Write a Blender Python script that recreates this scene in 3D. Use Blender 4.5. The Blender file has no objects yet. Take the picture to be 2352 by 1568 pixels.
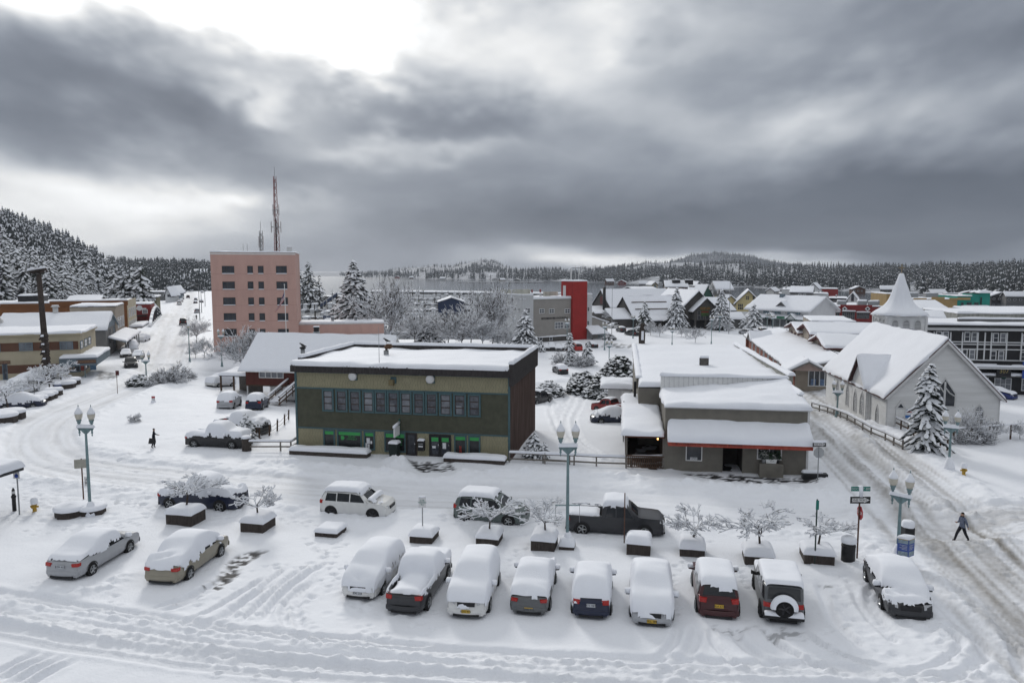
import bpy,math,random,time
import numpy as np
from mathutils import Vector,Matrix
T0=time.time()
random.seed(7);RNG=np.random.default_rng(11)
scene=bpy.context.scene
COL=scene.collection
rad=math.radians
# camera
F=1680.0;HOR=620.0;CAMZ=15.8
PITCH=math.atan((784-HOR)/F)
cam=bpy.data.objects.new('camera',bpy.data.cameras.new('camera'))
COL.objects.link(cam)
cam.location=(0,0,CAMZ);cam.rotation_euler=(math.pi/2-PITCH,0,0)
cam.data.sensor_width=36.0;cam.data.lens=36.0*F/2352.0
cam.data.clip_start=0.5;cam.data.clip_end=30000
scene.camera=cam
# pixel -> world helpers
SC=2352.0/3300.0
CROP=dict(A1=(0,600,2.376),A2=(600,500,2.376),A3=(1200,800,3.136),A4=(1850,800,3.136),A5=(2500,800,2.614),A6=(0,1150,2.851),A7=(560,1050,3.136),A8=(1150,1050,3.136),B1=(1750,1050,2.851),B2=(2050,1050,2.851),B3=(2600,1050,2.851),B4=(0,1450,2.851),B5=(400,1450,2.851),B6=(1000,1450,2.613),B7=(1600,1500,2.8),B8=(2150,1550,2.851),D1=(2600,1500,2.24),D2=(0,1900,1.96),D3=(0,600,3.92),D4=(300,780,3.335),D5=(950,820,5.6),D6=(1550,850,5.227),D7=(1900,850,4.704),D8=(2350,880,4.704),E1=(0,950,3.483),E2=(2800,900,3.484),E3=(900,1250,5.2275))
def C(k,x,y):
 a,b,s=CROP[k];return((a+x/s)*SC,(b+y/s)*SC)
_cp,_sp=math.cos(PITCH),math.sin(PITCH)
def ray(px,py):
 u=(px-1176)/F;v=-(py-784)/F
 return(u,_cp+v*_sp,-_sp+v*_cp)
def at_y(px,py,y):
 d=ray(px,py);k=y/d[1];return Vector((d[0]*k,y,CAMZ+d[2]*k))
def at_z(px,py,z):
 d=ray(px,py);k=(z-CAMZ)/d[2];return Vector((d[0]*k,d[1]*k,z))
 # sky, sun, exposure
SUN_AZ=rad(-16);SUN_EL=rad(24);SKY_BASE=.36;SKY_TOP=.38;HAZE=.00009
w=bpy.data.worlds.new('World');scene.world=w;w.use_nodes=True
nt=w.node_tree;N=nt.nodes;Lk=nt.links;N.clear()
def _h(ix,iy,seed):
 n=(ix.astype(np.int64)*374761393+iy.astype(np.int64)*668265263+seed*974634541)&0xffffffff
 n=((n^(n>>13))*1274126177)&0xffffffff
 return((n^(n>>16))&0xffff)/65535.0
def vnoise(x,y,seed=0):
 x=np.asarray(x,float);y=np.asarray(y,float)
 ix=np.floor(x);iy=np.floor(y);fx=x-ix;fy=y-iy
 fx=fx*fx*(3-2*fx);fy=fy*fy*(3-2*fy)
 a=_h(ix,iy,seed);b=_h(ix+1,iy,seed);c=_h(ix,iy+1,seed);d=_h(ix+1,iy+1,seed)
 return(a*(1-fx)+b*fx)*(1-fy)+(c*(1-fx)+d*fx)*fy-.5
def fbm(x,y,seed=0,oct=4,g=.5):
 s=0;a=1
 for i in range(oct):
  s=s+a*vnoise(x*2**i+17.3*i,y*2**i+9.1*i,seed+i);a*=g
 return s
def sstep(a,b,x):
 t=np.clip((x-a)/(b-a),0,1);return t*t*(3-2*t)
def dirpx(px,py):
 d=Vector(ray(px,py)).normalized();return math.atan2(d.x,d.y),math.asin(d.z)
BLOBS=[(690,15,190,95,1.25),(830,130,70,34,.55),(420,5,230,45,.50),(330,60,160,26,.30),(90,40,200,42,.34),(1060,30,110,70,.12),(1190,100,90,70,.22),(1330,180,130,130,.20),(1480,30,90,40,.28),(1600,60,200,80,.12),(20,400,160,40,.22),(160,450,240,46,.34),(300,520,260,40,.22),(60,560,200,40,.18),(430,455,160,26,.24),(580,452,70,13,.24),(560,228,60,22,.40),(950,328,110,26,.26),(760,300,90,40,.08),(1250,572,90,9,.30),(1380,596,150,10,.62),(1540,584,220,8,.40),(1760,602,150,7,.40),(1880,240,150,55,.22),(1740,280,140,40,.10),(2050,330,170,50,.05),(230,190,330,62,-.13),(420,300,300,50,-.11),(60,230,180,60,-.08),(1010,215,170,60,-.24),(1220,310,150,70,-.16),(1700,150,230,45,-.16),(2230,60,170,80,-.20),(960,110,60,30,-.25),(2240,500,260,120,-.34),(1900,520,260,60,-.22),(1480,440,300,50,-.16),(1250,500,260,34,-.14),(930,560,300,50,-.18),(1600,530,300,30,-.18),(2330,330,160,90,-.10),(600,400,200,40,-.06)]
WS,HS=3072,1536
uu=(np.arange(WS)+.5)/WS;vv=(np.arange(HS)+.5)/HS
phi=(0.5-uu)*2*np.pi;lat=(vv-.5)*np.pi
AZ=np.broadcast_to((np.pi/2-phi+np.pi)%(2*np.pi)-np.pi,(HS//2+40,WS));EL=np.broadcast_to(lat[HS//2-40:,None],AZ.shape)
ce=np.cos(EL);dx_=np.sin(AZ)*ce;dy_=np.cos(AZ)*ce;dz_=np.maximum(np.sin(EL),0)
qx,qy=dx_/(dz_+.22),dy_/(dz_+.22)
wx=fbm(qx*1.3+4,qy*1.3,900,4);wy=fbm(qx*1.3+8,qy*1.3+3,910,4)
Az_=AZ+fbm(dx_*7+3,dz_*13+dy_*4,920,5,.55)*.11;El_=EL+fbm(dx_*7+13,dz_*13+dy_*4,930,5,.55)*(.012+.06*sstep(.02,.22,EL))
tex=fbm(qx*1.1+wx*1.4,qy*1.1+wy*1.4,940,6,.55);tex2=fbm(dx_*9+wx,dz_*20+wy*.6,950,5,.55)
dens=SKY_BASE+SKY_TOP*sstep(rad(10),rad(60),EL+.0*AZ)
for px,py,sxp,syp,wt in BLOBS:
 a,e=dirpx(px,py)
 dens=dens+(wt if wt>0 else wt*.62)*np.exp(-.6*(((Az_-a)*F/sxp*.9)**2+((El_-e)*F/syp)**2))
tot=np.maximum(dens,.13)*(1+.17*tex+.20*tex2)
tot=np.clip(tot,.09,1.9)
cr=np.interp(tot,[.05,.2,.45,.8],[.70,.82,.91,.985]);cg=np.interp(tot,[.05,.2,.45,.8],[.86,.93,.975,1.0]);cb=np.interp(tot,[.05,.2,.45,.8],[1.17,1.13,1.07,1.01])
PIX=np.ones((HS,WS,4),np.float32);PIX[:,:,:3]=.25
PIX[HS//2-40:,:,0]=tot*cr;PIX[HS//2-40:,:,1]=tot*cg;PIX[HS//2-40:,:,2]=tot*cb
img=bpy.data.images.new('cloud_deck',WS,HS,alpha=False,float_buffer=True);img.colorspace_settings.name='Linear Rec.709'
img.pixels.foreach_set(PIX.ravel());img.update();img.pack()
del PIX,AZ,EL,dx_,dy_,dz_,qx,qy,wx,wy,tex,tex2,tot,dens,Az_,El_
en=N.new('ShaderNodeTexEnvironment');en.image=img;en.interpolation='Cubic'
bg=N.new('ShaderNodeBackground');Lk.new(en.outputs[0],bg.inputs[0]);bg.inputs[1].default_value=1.0
sky=N.new('ShaderNodeTexSky');sky.sky_type='NISHITA';sky.sun_disc=False
sky.sun_elevation=SUN_EL;sky.sun_rotation=SUN_AZ;sky.altitude=20
bg2=N.new('ShaderNodeBackground');Lk.new(sky.outputs[0],bg2.inputs[0]);bg2.inputs[1].default_value=0.06
mx=N.new('ShaderNodeMixShader');mx.inputs[0].default_value=0.985;Lk.new(bg2.outputs[0],mx.inputs[1]);Lk.new(bg.outputs[0],mx.inputs[2])
wo=N.new('ShaderNodeOutputWorld');Lk.new(mx.outputs[0],wo.inputs[0])
w.cycles.sampling_method='MANUAL';w.cycles.sample_map_resolution=1024
sun=bpy.data.objects.new('sun',bpy.data.lights.new('sun','SUN'));COL.objects.link(sun)
sun.data.energy=1.45;sun.data.angle=rad(11);sun.data.color=(1.0,.97,.92)
sdir=Vector((math.sin(SUN_AZ)*math.cos(SUN_EL),math.cos(SUN_AZ)*math.cos(SUN_EL),math.sin(SUN_EL)))
sun.rotation_euler=sdir.to_track_quat('Z','Y').to_euler();sun.location=sdir*100
vs=scene.view_settings;vs.view_transform='Standard';vs.look='None';vs.exposure=0.12;vs.gamma=1.0;vs.use_curve_mapping=False
scene.cycles.use_denoising=True
scene.cycles.max_bounces=6;scene.cycles.diffuse_bounces=3;scene.cycles.glossy_bounces=3;scene.cycles.transparent_max_bounces=8;scene.cycles.volume_bounces=0
# materials
MATS={}
def mat(name,col,rough=.7,var=.12,scale=6.0,bump=0.0,bscale=30.0,bdist=.02,metal=0.0,spec=.3,stretch=None,emit=None,col2=None):
 if name in MATS:return MATS[name]
 m=bpy.data.materials.new(name);m.use_nodes=True;MATS[name]=m
 t=m.node_tree;b=t.nodes['Principled BSDF']
 b.inputs['Roughness'].default_value=rough;b.inputs['Metallic'].default_value=metal
 b.inputs['Specular IOR Level'].default_value=spec
 b.inputs['Base Color'].default_value=(*col,1)
 co=t.nodes.new('ShaderNodeTexCoord');vec=co.outputs['Object']
 if stretch:
  mp=t.nodes.new('ShaderNodeMapping');mp.inputs['Scale'].default_value=stretch;t.links.new(vec,mp.inputs[0]);vec=mp.outputs[0]
 if var>0:
  n=t.nodes.new('ShaderNodeTexNoise');n.inputs['Scale'].default_value=scale;n.inputs['Detail'].default_value=5;n.inputs['Roughness'].default_value=.65
  t.links.new(vec,n.inputs['Vector'])
  r=t.nodes.new('ShaderNodeValToRGB');t.links.new(n.outputs[0],r.inputs[0])
  c2=col2 or tuple(min(1,c*(1+var))for c in col)
  r.color_ramp.elements[0].position=.3;r.color_ramp.elements[0].color=(*[c*(1-var)for c in col],1)
  r.color_ramp.elements[1].position=.7;r.color_ramp.elements[1].color=(*c2,1)
  t.links.new(r.outputs[0],b.inputs['Base Color'])
 if bump>0:
  n=t.nodes.new('ShaderNodeTexNoise');n.inputs['Scale'].default_value=bscale;n.inputs['Detail'].default_value=4
  t.links.new(vec,n.inputs['Vector'])
  bp=t.nodes.new('ShaderNodeBump');bp.inputs['Strength'].default_value=bump;bp.inputs['Distance'].default_value=bdist
  t.links.new(n.outputs[0],bp.inputs['Height']);t.links.new(bp.outputs[0],b.inputs['Normal'])
 if emit:
  b.inputs['Emission Color'].default_value=(*emit[0],1);b.inputs['Emission Strength'].default_value=emit[1]
 return m
SNOW=mat('snow',(.79,.81,.86),.75,.02,1.5,.35,14,.03,spec=.2)
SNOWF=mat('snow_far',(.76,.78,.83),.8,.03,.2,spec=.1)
SNOWT=mat('snow_on_branches',(.78,.80,.84),.85,.03,3,spec=.1)
GLASS=mat('window_glass',(.035,.04,.05),.06,.5,.9,spec=.5)
GLASS_L=mat('curtain_and_reflection_glass',(.16,.17,.19),.12,.45,.8,spec=.5)  # curtained panes; on the office the pale tone stands in for reflected snow
CARGLASS=mat('car_glass',(.012,.014,.017),.05,0,spec=.5)
TYRE=mat('tyre_rubber',(.014,.014,.015),.85,.2,20)
RIM=mat('wheel_alloy',(.33,.34,.35),.35,.15,20,metal=.8)
DARKRIM=mat('wheel_dark',(.05,.05,.055),.4,.15,20,metal=.6)
BLACKP=mat('black_plastic',(.02,.02,.022),.6,.2,10)
TEAL_METAL=mat('verdigris_paint',(.16,.235,.25),.55,.18,5,.1,30)
GALV=mat('galvanised_steel',(.28,.29,.30),.5,.15,8,metal=.5)
WOODD=mat('weathered_planks',(.055,.045,.04),.85,.35,3,.3,20,stretch=(4,4,.6))
WOODG=mat('grey_timber',(.16,.145,.13),.85,.3,4,.3,20)
WOODB=mat('brown_timber',(.075,.045,.03),.8,.3,4,.2,20)
TRUNK=mat('bark',(.045,.036,.03),.95,.35,6,.4,25)
TWIG=mat('twigs',(.06,.047,.04),.95,.3,6)
NEEDLE=mat('needles',(.034,.043,.036),.9,.4,3)
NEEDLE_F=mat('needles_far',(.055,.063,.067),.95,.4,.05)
WHITEP=mat('white_paint',(.70,.70,.69),.6,.08,3)
GREYW=mat('grey_white_paint',(.56,.56,.56),.65,.10,2)
TAIL=mat('tail_light_red',(.36,.012,.008),.25,.1,10,spec=.5)
AMBER=mat('amber_lens',(.6,.16,.02),.3,.1,10)
HEADL=mat('headlight_glass',(.45,.46,.48),.12,.1,10,spec=.6)
GLOBE=mat('lamp_globe_glass',(.50,.47,.40),.35,.08,6,spec=.4)
BLACKPAINT=mat('black_paint',(.018,.018,.02),.5,.2,6)
DARKMETAL=mat('dark_metal',(.035,.036,.04),.5,.25,5)
CHROME=mat('chrome',(.55,.55,.56),.2,0,metal=1.0)
# scene-graph helpers
def thing(name,label,cat,loc=(0,0,0),rz=0.0,group=None,sc=None):
 o=bpy.data.objects.new(name,None);COL.objects.link(o);o.empty_display_size=.3
 o.location=loc;o.rotation_euler=(0,0,rz)
 if sc:o.scale=(sc,sc,sc)
 o['label']=label;o['category']=cat
 if group:o['group']=group
 return o
def tag(o,label,cat,group=None,kind=None):
 o['label']=label;o['category']=cat
 if group:o['group']=group
 if kind:o['kind']=kind
 return o
def mesh_np(name,V,Fs,m,parent=None,smooth=False,kind=None):
 V=np.asarray(V,dtype=np.float32);Fs=np.asarray(Fs,dtype=np.int32)
 me=bpy.data.meshes.new(name);n,k=Fs.shape
 me.vertices.add(len(V));me.vertices.foreach_set('co',V.ravel())
 me.loops.add(n*k);me.loops.foreach_set('vertex_index',Fs.ravel())
 me.polygons.add(n);me.polygons.foreach_set('loop_start',np.arange(0,n*k,k,dtype=np.int32))
 me.polygons.foreach_set('loop_total',np.full(n,k,dtype=np.int32))
 if smooth:me.polygons.foreach_set('use_smooth',np.ones(n,dtype=bool))
 me.update(calc_edges=True);me.validate()
 if m:me.materials.append(m)
 o=bpy.data.objects.new(name,me);COL.objects.link(o);o.parent=parent
 if kind:o['kind']=kind
 return o
class MB:
 def __init__(s):s.v=[];s.f=[]
 def add(s,vs_,fs):
  b=len(s.v);s.v+=[tuple(q)for q in vs_];s.f+=[tuple(i+b for i in q)for q in fs];return s
 def hexa(s,p):
  return s.add(p,[(0,3,2,1),(4,5,6,7),(0,1,5,4),(1,2,6,5),(2,3,7,6),(3,0,4,7)])
 def box(s,x0,x1,y0,y1,z0,z1,T=None):
  p=[(x0,y0,z0),(x1,y0,z0),(x1,y1,z0),(x0,y1,z0),(x0,y0,z1),(x1,y0,z1),(x1,y1,z1),(x0,y1,z1)]
  return s.hexa([T(*q)for q in p]if T else p)
 def quad(s,a,b,c,d):return s.add([a,b,c,d],[(0,1,2,3)])
 def prism(s,poly,lo,hi,T):
  n=len(poly);vs_=[T(a,lo,b)for a,b in poly]+[T(a,hi,b)for a,b in poly]
  fs=[tuple(range(n)),tuple(range(2*n-1,n-1,-1))]+[(i,(i+1)%n+0,(i+1)%n+n,i+n)for i in range(n)]
  return s.add(vs_,fs)
 def tube(s,pts,rs,n=6,cap=True):
  pts=[Vector(p)for p in pts];vs_=[]
  if isinstance(rs,(int,float)):rs=[rs]*len(pts)
  for i,p in enumerate(pts):
   d=(pts[min(i+1,len(pts)-1)]-pts[max(i-1,0)])
   if d.length<1e-9:d=Vector((0,0,1))
   d.normalize();a=d.cross(Vector((0,0,1))if abs(d.z)<.95 else Vector((1,0,0))).normalized();b=d.cross(a)
   for k in range(n):
    t=2*math.pi*k/n;vs_.append(p+(a*math.cos(t)+b*math.sin(t))*rs[i])
  fs=[(i*n+k,i*n+(k+1)%n,(i+1)*n+(k+1)%n,(i+1)*n+k)for i in range(len(pts)-1)for k in range(n)]
  if cap:fs+=[tuple(range(n-1,-1,-1)),tuple((len(pts)-1)*n+k for k in range(n))]
  return s.add(vs_,fs)
 def lathe(s,prof,n=12,c=(0,0,0),ax='z'):
  vs_=[]
  for r,h in prof:
   for k in range(n):
    t=2*math.pi*k/n;x,y=r*math.cos(t),r*math.sin(t)
    q=(x,y,h)if ax=='z' else((x,h,y)if ax=='y' else(h,x,y))
    vs_.append((q[0]+c[0],q[1]+c[1],q[2]+c[2]))
  m_=len(prof)
  fs=[(i*n+k,i*n+(k+1)%n,(i+1)*n+(k+1)%n,(i+1)*n+k)for i in range(m_-1)for k in range(n)]
  fs+=[tuple(range(n-1,-1,-1)),tuple((m_-1)*n+k for k in range(n))]
  return s.add(vs_,fs)
 def out(s,name,m,parent=None,smooth=False,kind=None):
  me=bpy.data.meshes.new(name);me.from_pydata([tuple(q)for q in s.v],[],s.f);me.update()
  if smooth:me.polygons.foreach_set('use_smooth',np.ones(len(me.polygons),dtype=bool))
  if m:me.materials.append(m)
  o=bpy.data.objects.new(name,me);COL.objects.link(o);o.parent=parent
  if kind:o['kind']=kind
  return o
def clone(root,loc=None,rz=None,label=None,group=None,sc=None):
 def cp(o,par):
  c=o.copy();COL.objects.link(c);c.parent=par
  for ch in list(o.children):cp(ch,c)
  return c
 r=cp(root,None)
 if loc is not None:r.location=loc
 if rz is not None:r.rotation_euler=(0,0,rz)
 if sc is not None:r.scale=(sc,sc,sc)if isinstance(sc,(int,float))else sc
 if label:r['label']=label
 if group:r['group']=group
 return r
def text_mesh(txt,size,m,parent,loc,rot,name='lettering',align='CENTER',depth=.004,sx_=1.0):
 cu=bpy.data.curves.new(name,'FONT');cu.body=txt;cu.size=size;cu.align_x=align;cu.align_y='CENTER';cu.extrude=depth
 cu.resolution_u=2
 o=bpy.data.objects.new(name,cu);COL.objects.link(o)
 me=bpy.data.meshes.new_from_object(o.evaluated_get(bpy.context.evaluated_depsgraph_get()))
 bpy.data.objects.remove(o);bpy.data.curves.remove(cu)
 me.materials.clear();me.materials.append(m)
 o=bpy.data.objects.new(name,me);COL.objects.link(o);o.parent=parent;o.location=loc;o.rotation_euler=rot;o.scale=(sx_,1,1)
 return o
 # terrain
SEA=-7.0
def gz(x,y):
 x=np.asarray(x,float);y=np.asarray(y,float)
 y2=112+40*sstep(20,40,x)
 z=-3.8*sstep(66,1,0*y)if False else-3.8*np.clip((y-66)/(y2-66),0,1)**2*(3-2*np.clip((y-66)/(y2-66),0,1))*sstep(0,1,(x+.48*y)/(.28*y))
 d=-x-(95+.43*(y-106))
 hill=.60*np.where(d>0,d*d/(d+8),0)
 hill=115*(1-np.exp(-hill/115))
 hill=hill+sstep(2,40,d)*(fbm(x/40,y/40,5)*9)
 land=np.maximum(np.maximum(213-y,-.305*y-x),np.minimum(x+.012*y,400-y))
 k=sstep(5,-5,-(-land))if False else sstep(-5,5,land)
 return(z+hill*(y>60))*k+-11.0*(1-k)
def gzf(x,y):return float(gz(np.array([x]),np.array([y]))[0])
def G(px,py,dz=0.0):
 d=ray(px,py);z=0.0
 for _ in range(40):
  k=(z+dz-CAMZ)/d[2];x,y=d[0]*k,d[1]*k
  zn=gzf(x,y)
  if abs(zn-z)<1e-3:break
  z=z*.5+zn*.5
 return Vector((x,y,z+dz))
NC=500
Y1=np.exp(np.linspace(math.log(21),math.log(128),590));Y2=np.exp(np.linspace(math.log(128),math.log(900),160))[1:]
YS=np.concatenate([[9,13,17],Y1,Y2]);UU=np.linspace(-1,1,NC)
GX=UU[None,:]*(YS[:,None]*.76+9);GY=np.repeat(YS[:,None],NC,1)
GZ=gz(GX,GY);DIRT=np.zeros_like(GZ);BARE=np.zeros_like(GZ);LUMP=np.zeros_like(GZ)
near=(GY<135)
flat=sstep(160,130,GY)
GZ+=flat*(fbm(GX/3.2,GY/3.2,21,4)*.10+fbm(GX/.8,GY/.8,31,2)*.018)
FLATN=np.ones_like(GZ)
def polydist(pts):
 xs=[p[0]for p in pts];ys=[p[1]for p in pts]
 return pts,(min(xs),max(xs),min(ys),max(ys))
def smooth_poly(pts,n=8):
 P=[Vector((p[0],p[1]))for p in pts];P=[P[0]*2-P[1]]+P+[P[-1]*2-P[-2]];out=[]
 for i in range(1,len(P)-2):
  a,b,c,d=P[i-1],P[i],P[i+1],P[i+2]
  for k in range(n):
   t=k/n
   out.append(.5*((2*b)+(c-a)*t+(2*a-5*b+4*c-d)*t*t+(3*b-a-3*c+d)*t**3))
 out.append(P[-2]);return out
def near_poly(pts,R):
 """indices, distance, arc length, side for grid points within R of the polyline"""
 xs=[p[0]for p in pts];ys=[p[1]for p in pts]
 m=np.nonzero((GX>min(xs)-R)&(GX<max(xs)+R)&(GY>min(ys)-R)&(GY<max(ys)+R))
 if len(m[0])==0:return None
 x,y=GX[m],GY[m];D=np.full(len(x),1e9);S=np.zeros(len(x));SD=np.zeros(len(x));acc=0
 for a,b in zip(pts[:-1],pts[1:]):
  ex,ey=b[0]-a[0],b[1]-a[1];L2=ex*ex+ey*ey
  if L2<1e-9:continue
  t=np.clip(((x-a[0])*ex+(y-a[1])*ey)/L2,0,1);dx=x-a[0]-t*ex;dy=y-a[1]-t*ey
  d=np.hypot(dx,dy);q=d<D;L=math.sqrt(L2)
  D[q]=d[q];S[q]=acc+t[q]*L;SD[q]=(ex*dy-ey*dx)[q]/L;acc+=L
 q=D<R
 return(m[0][q],m[1][q]),D[q],S[q],SD[q],acc
def PX(pts):return smooth_poly([G(*p)for p in pts])
def road(pts,hw,depth,dirt,seed,ruts=(),bank=.18,bankw=1.1,streak=1.0,tint=1.0):
 r=near_poly(PX(pts),hw+3)
 if r is None:return
 ix,D,S,SD,L=r
 D=D+fbm(S/2.5,SD/2.5,seed+3,3)*.5
 k=sstep(hw,hw-.7,D)
 GZ[ix]-=depth*k;FLATN[ix]*=1-.8*k
 st=fbm(S/14,SD/.28,seed,4)+.7*fbm(S/5,SD/.9,seed+9,3)
 dd=dirt*k*np.clip(.55+streak*st,0,1.6)
 GZ[ix]+=k*fbm(S/3,SD/.22,seed+5,3)*.03
 for o,wd,dp,dk in ruts:
  q=np.exp(-((SD-o+fbm(S/9,S*0,seed+7,2)*.5)/wd)**2)*k
  GZ[ix]-=dp*q;dd=dd+dk*q*(.6+fbm(S/3,SD/.3,seed+11,3))
 DIRT[ix]=np.maximum(DIRT[ix],np.clip(dd,0,1))
 b=np.exp(-((D-hw-bankw*.5)/bankw)**2)
 GZ[ix]+=bank*b*(.7+.9*fbm(S/1.2,SD/.8,seed+13,4));LUMP[ix]=np.maximum(LUMP[ix],b)
def rut(pts,hw=.16,depth=.09,rim=.05,dirt=.05,seed=0,px=True,lumpy=.5):
 r=near_poly(PX(pts)if px else smooth_poly(pts),hw*4+.3)
 if r is None:return
 ix,D,S,SD,L=r
 e=sstep(0,1.2,S)*sstep(0,1.2,L-S)*flat[ix]
 j=D+fbm(S/1.3,SD/.4,seed,2)*.07*lumpy
 GZ[ix]+=1.45*e*(-depth*sstep(hw*1.25,hw*.75,j)+rim*np.exp(-((j-hw*1.8)/(hw*.75))**2)*(.8+lumpy*1.6*fbm(S/.35,SD/.3,seed+2,3)))
 DIRT[ix]=np.maximum(DIRT[ix],e*dirt*sstep(hw*1.3,hw*.6,D))
def berm(pts,hw,h,seed,lump=1.0,dirt=0.0,flat_top=False):
 r=near_poly(PX(pts),hw*2.2)
 if r is None:return
 ix,D,S,SD,L=r
 e=sstep(0,2.0,S)*sstep(0,2.0,L-S)
 b=np.exp(-(D/hw)**2*1.2)*e
 bl=np.abs(fbm(S/1.1,SD/1.0,seed,4,.6))*1.6+.5
 GZ[ix]+=h*b*(1-lump+lump*bl);LUMP[ix]=np.maximum(LUMP[ix],b)
 if dirt:DIRT[ix]=np.maximum(DIRT[ix],dirt*b*np.clip(.5+fbm(S/1,SD/.5,seed+5),0,1))
def pit(x,y,r,d):
 j=int(np.searchsorted(YS,y));
 j0,j1=int(np.searchsorted(YS,y-r*2.2)),int(np.searchsorted(YS,y+r*2.2))+1
 wd=YS[min(j,len(YS)-1)]*.76+9;c=(x/wd+1)/2*(NC-1);dc=r*2.2/(2*wd/(NC-1))
 i0,i1=max(0,int(c-dc)),min(NC,int(c+dc)+2)
 if i1<=i0 or j1<=j0:return
 q=np.hypot(GX[j0:j1,i0:i1]-x,GY[j0:j1,i0:i1]-y)/r;d=d*1.4
 GZ[j0:j1,i0:i1]+=-d*np.exp(-q**4)+d*.35*np.exp(-((q-1.35)/.35)**2)
def prints(pts,seed,step=.72,r=.15,d=.08,jit=.12):
 P=PX(pts);rr=random.Random(seed);acc=0;side=1
 for a,b in zip(P[:-1],P[1:]):
  L=(b-a).length
  while acc<L:
   q=a+(b-a)*(acc/L);nrm=Vector((-(b-a).y,(b-a).x)).normalized()
   q=q+nrm*side*.14+Vector((rr.uniform(-jit,jit),rr.uniform(-jit,jit)));side=-side
   pit(q.x,q.y,r*rr.uniform(.8,1.25),d*rr.uniform(.6,1.2));acc+=step*rr.uniform(.8,1.2)
  acc-=L
def bare(pts,seed,amt=1.0,thr=.35,drop=.08):
 """cleared patch: polygon in picture units"""
 P=[G(*p)for p in pts];xs=[p.x for p in P];ys=[p.y for p in P]
 m=np.nonzero((GX>min(xs)-1)&(GX<max(xs)+1)&(GY>min(ys)-1)&(GY<max(ys)+1));x,y=GX[m],GY[m]
 sd=np.full(len(x),1e9);area=sum(P[i].x*P[(i+1)%len(P)].y-P[(i+1)%len(P)].x*P[i].y for i in range(len(P)));sg=1 if area>0 else-1
 for i in range(len(P)):
  a,b=P[i],P[(i+1)%len(P)];L=math.hypot(b.x-a.x,b.y-a.y)
  sd=np.minimum(sd,sg*((b.x-a.x)*(y-a.y)-(b.y-a.y)*(x-a.x))/L)
 k=sstep(-.1,.35,sd+fbm(x/.8,y/.8,seed,3)*.5)
 v=k*amt*sstep(thr-.1,thr+.1,.62+1.5*fbm(x/.5,y/.3,seed+3,5,.65))
 BARE[m]=np.maximum(BARE[m],v);GZ[m]-=drop*k;FLATN[m]*=1-.5*k
BEND=[(430,655),(428,690),(404,740),(385,790),(372,838),(325,876),(235,912),(140,950),(95,988),(92,1025),(135,1056),(230,1078),(360,1092),(520,1110),(720,1128),(960,1138),(1220,1146)]
road(BEND,3.4,.14,.22,101,[(-1.5,.35,.05,.16),(1.4,.4,.05,.16),(-.4,.3,.02,.07)],.16)
road([(960,1138),(1220,1146),(1520,1160),(1800,1178),(1990,1190),(2150,1205)],3.2,.12,.08,151,[(-1.3,.3,.05,.05),(1.2,.3,.05,.05)],.10)
road([(1742,838),(1800,880),(1880,945),(1960,1016),(2060,1108),(2160,1200),(2270,1300),(2400,1420),(2560,1560)],4.5,.16,.58,201,[(-1.9,.5,.05,.30),(.2,.6,.04,.24),(2.1,.6,.05,.30)],.20,1.2,1.1)
road([(2150,1195),(2260,1195),(2380,1190),(2560,1180)],3.2,.12,.42,231,[(-.8,.5,.04,.15),(1,.5,.04,.15)],.14)
road([(372,842),(388,790),(405,740),(428,690),(436,655),(440,640)],5.5,.06,.26,251,[(-2.4,.5,.04,.25),(-.9,.5,.04,.25),(1.6,.6,.04,.25),(3.2,.5,.04,.22)],.12)
road([(372,838),(420,855),(480,862),(560,862),(640,858)],2.4,.05,.16,261,[(-.8,.3,.04,.18),(.8,.3,.04,.18)],.1)
road([(300,880),(340,858),(372,838)],3,.04,.20,271,[(-.8,.4,.05,.2),(.8,.4,.05,.2)],.06)
road([(1260,885),(1330,880),(1420,878),(1520,876)],3.0,.10,.08,281,[(-1,.3,.05,.05),(1,.3,.05,.05)],.18)
for k,(a,b)in enumerate([((1330,890),0),((1345,893),0),((1305,890),0),((1290,893),0)]):
 x0=a[0];rut([(x0,a[1]),(x0-14+k*6,925),(x0-30+k*5,960),(x0-22+k*7,1000),(x0+25+k*6,1040),(x0+70,1062)],.2,.10,.06,.04,300+k)
rut([(1262,900),(1266,950),(1290,1000),(1360,1045),(1430,1062)],.22,.1,.07,.03,310)
RA=[(-120,1345),(0,1363),(182,1390),(342,1414),(509,1438),(691,1456),(855,1474),(1100,1500),(1400,1520),(1750,1530),(2050,1545),(2300,1580),(2500,1620)]
RB=[(-120,1412),(0,1434),(200,1470),(327,1492),(473,1512),(727,1536),(900,1550),(1200,1572),(1600,1600),(2100,1640)]
for k,(P_,off,sd)in enumerate([(RA,0,1),(RB,0,2),(RA,15,3),(RB,-17,4),(RA,40,5),(RB,26,6)]):
 P2_=[(p[0],p[1]+off+5*math.sin(p[0]/330+k*1.7))for p in P_]
 rut(P2_,.34 if k<2 else.2,.10 if k<2 else.045,.04,.06,320+k,lumpy=.3)
for P_,o in((RA,-2),(RB,-34)):
 berm([(p[0],p[1]+o+18)for p in P_],.9,.06,340+o,1.0)
for k in range(4):
 rut([(-40+k*26,1560+k*10),(30+k*28,1525+k*6),(95+k*30,1487+k*7)],.2,.16,.06,.02,350+k,lumpy=.3)
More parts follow.
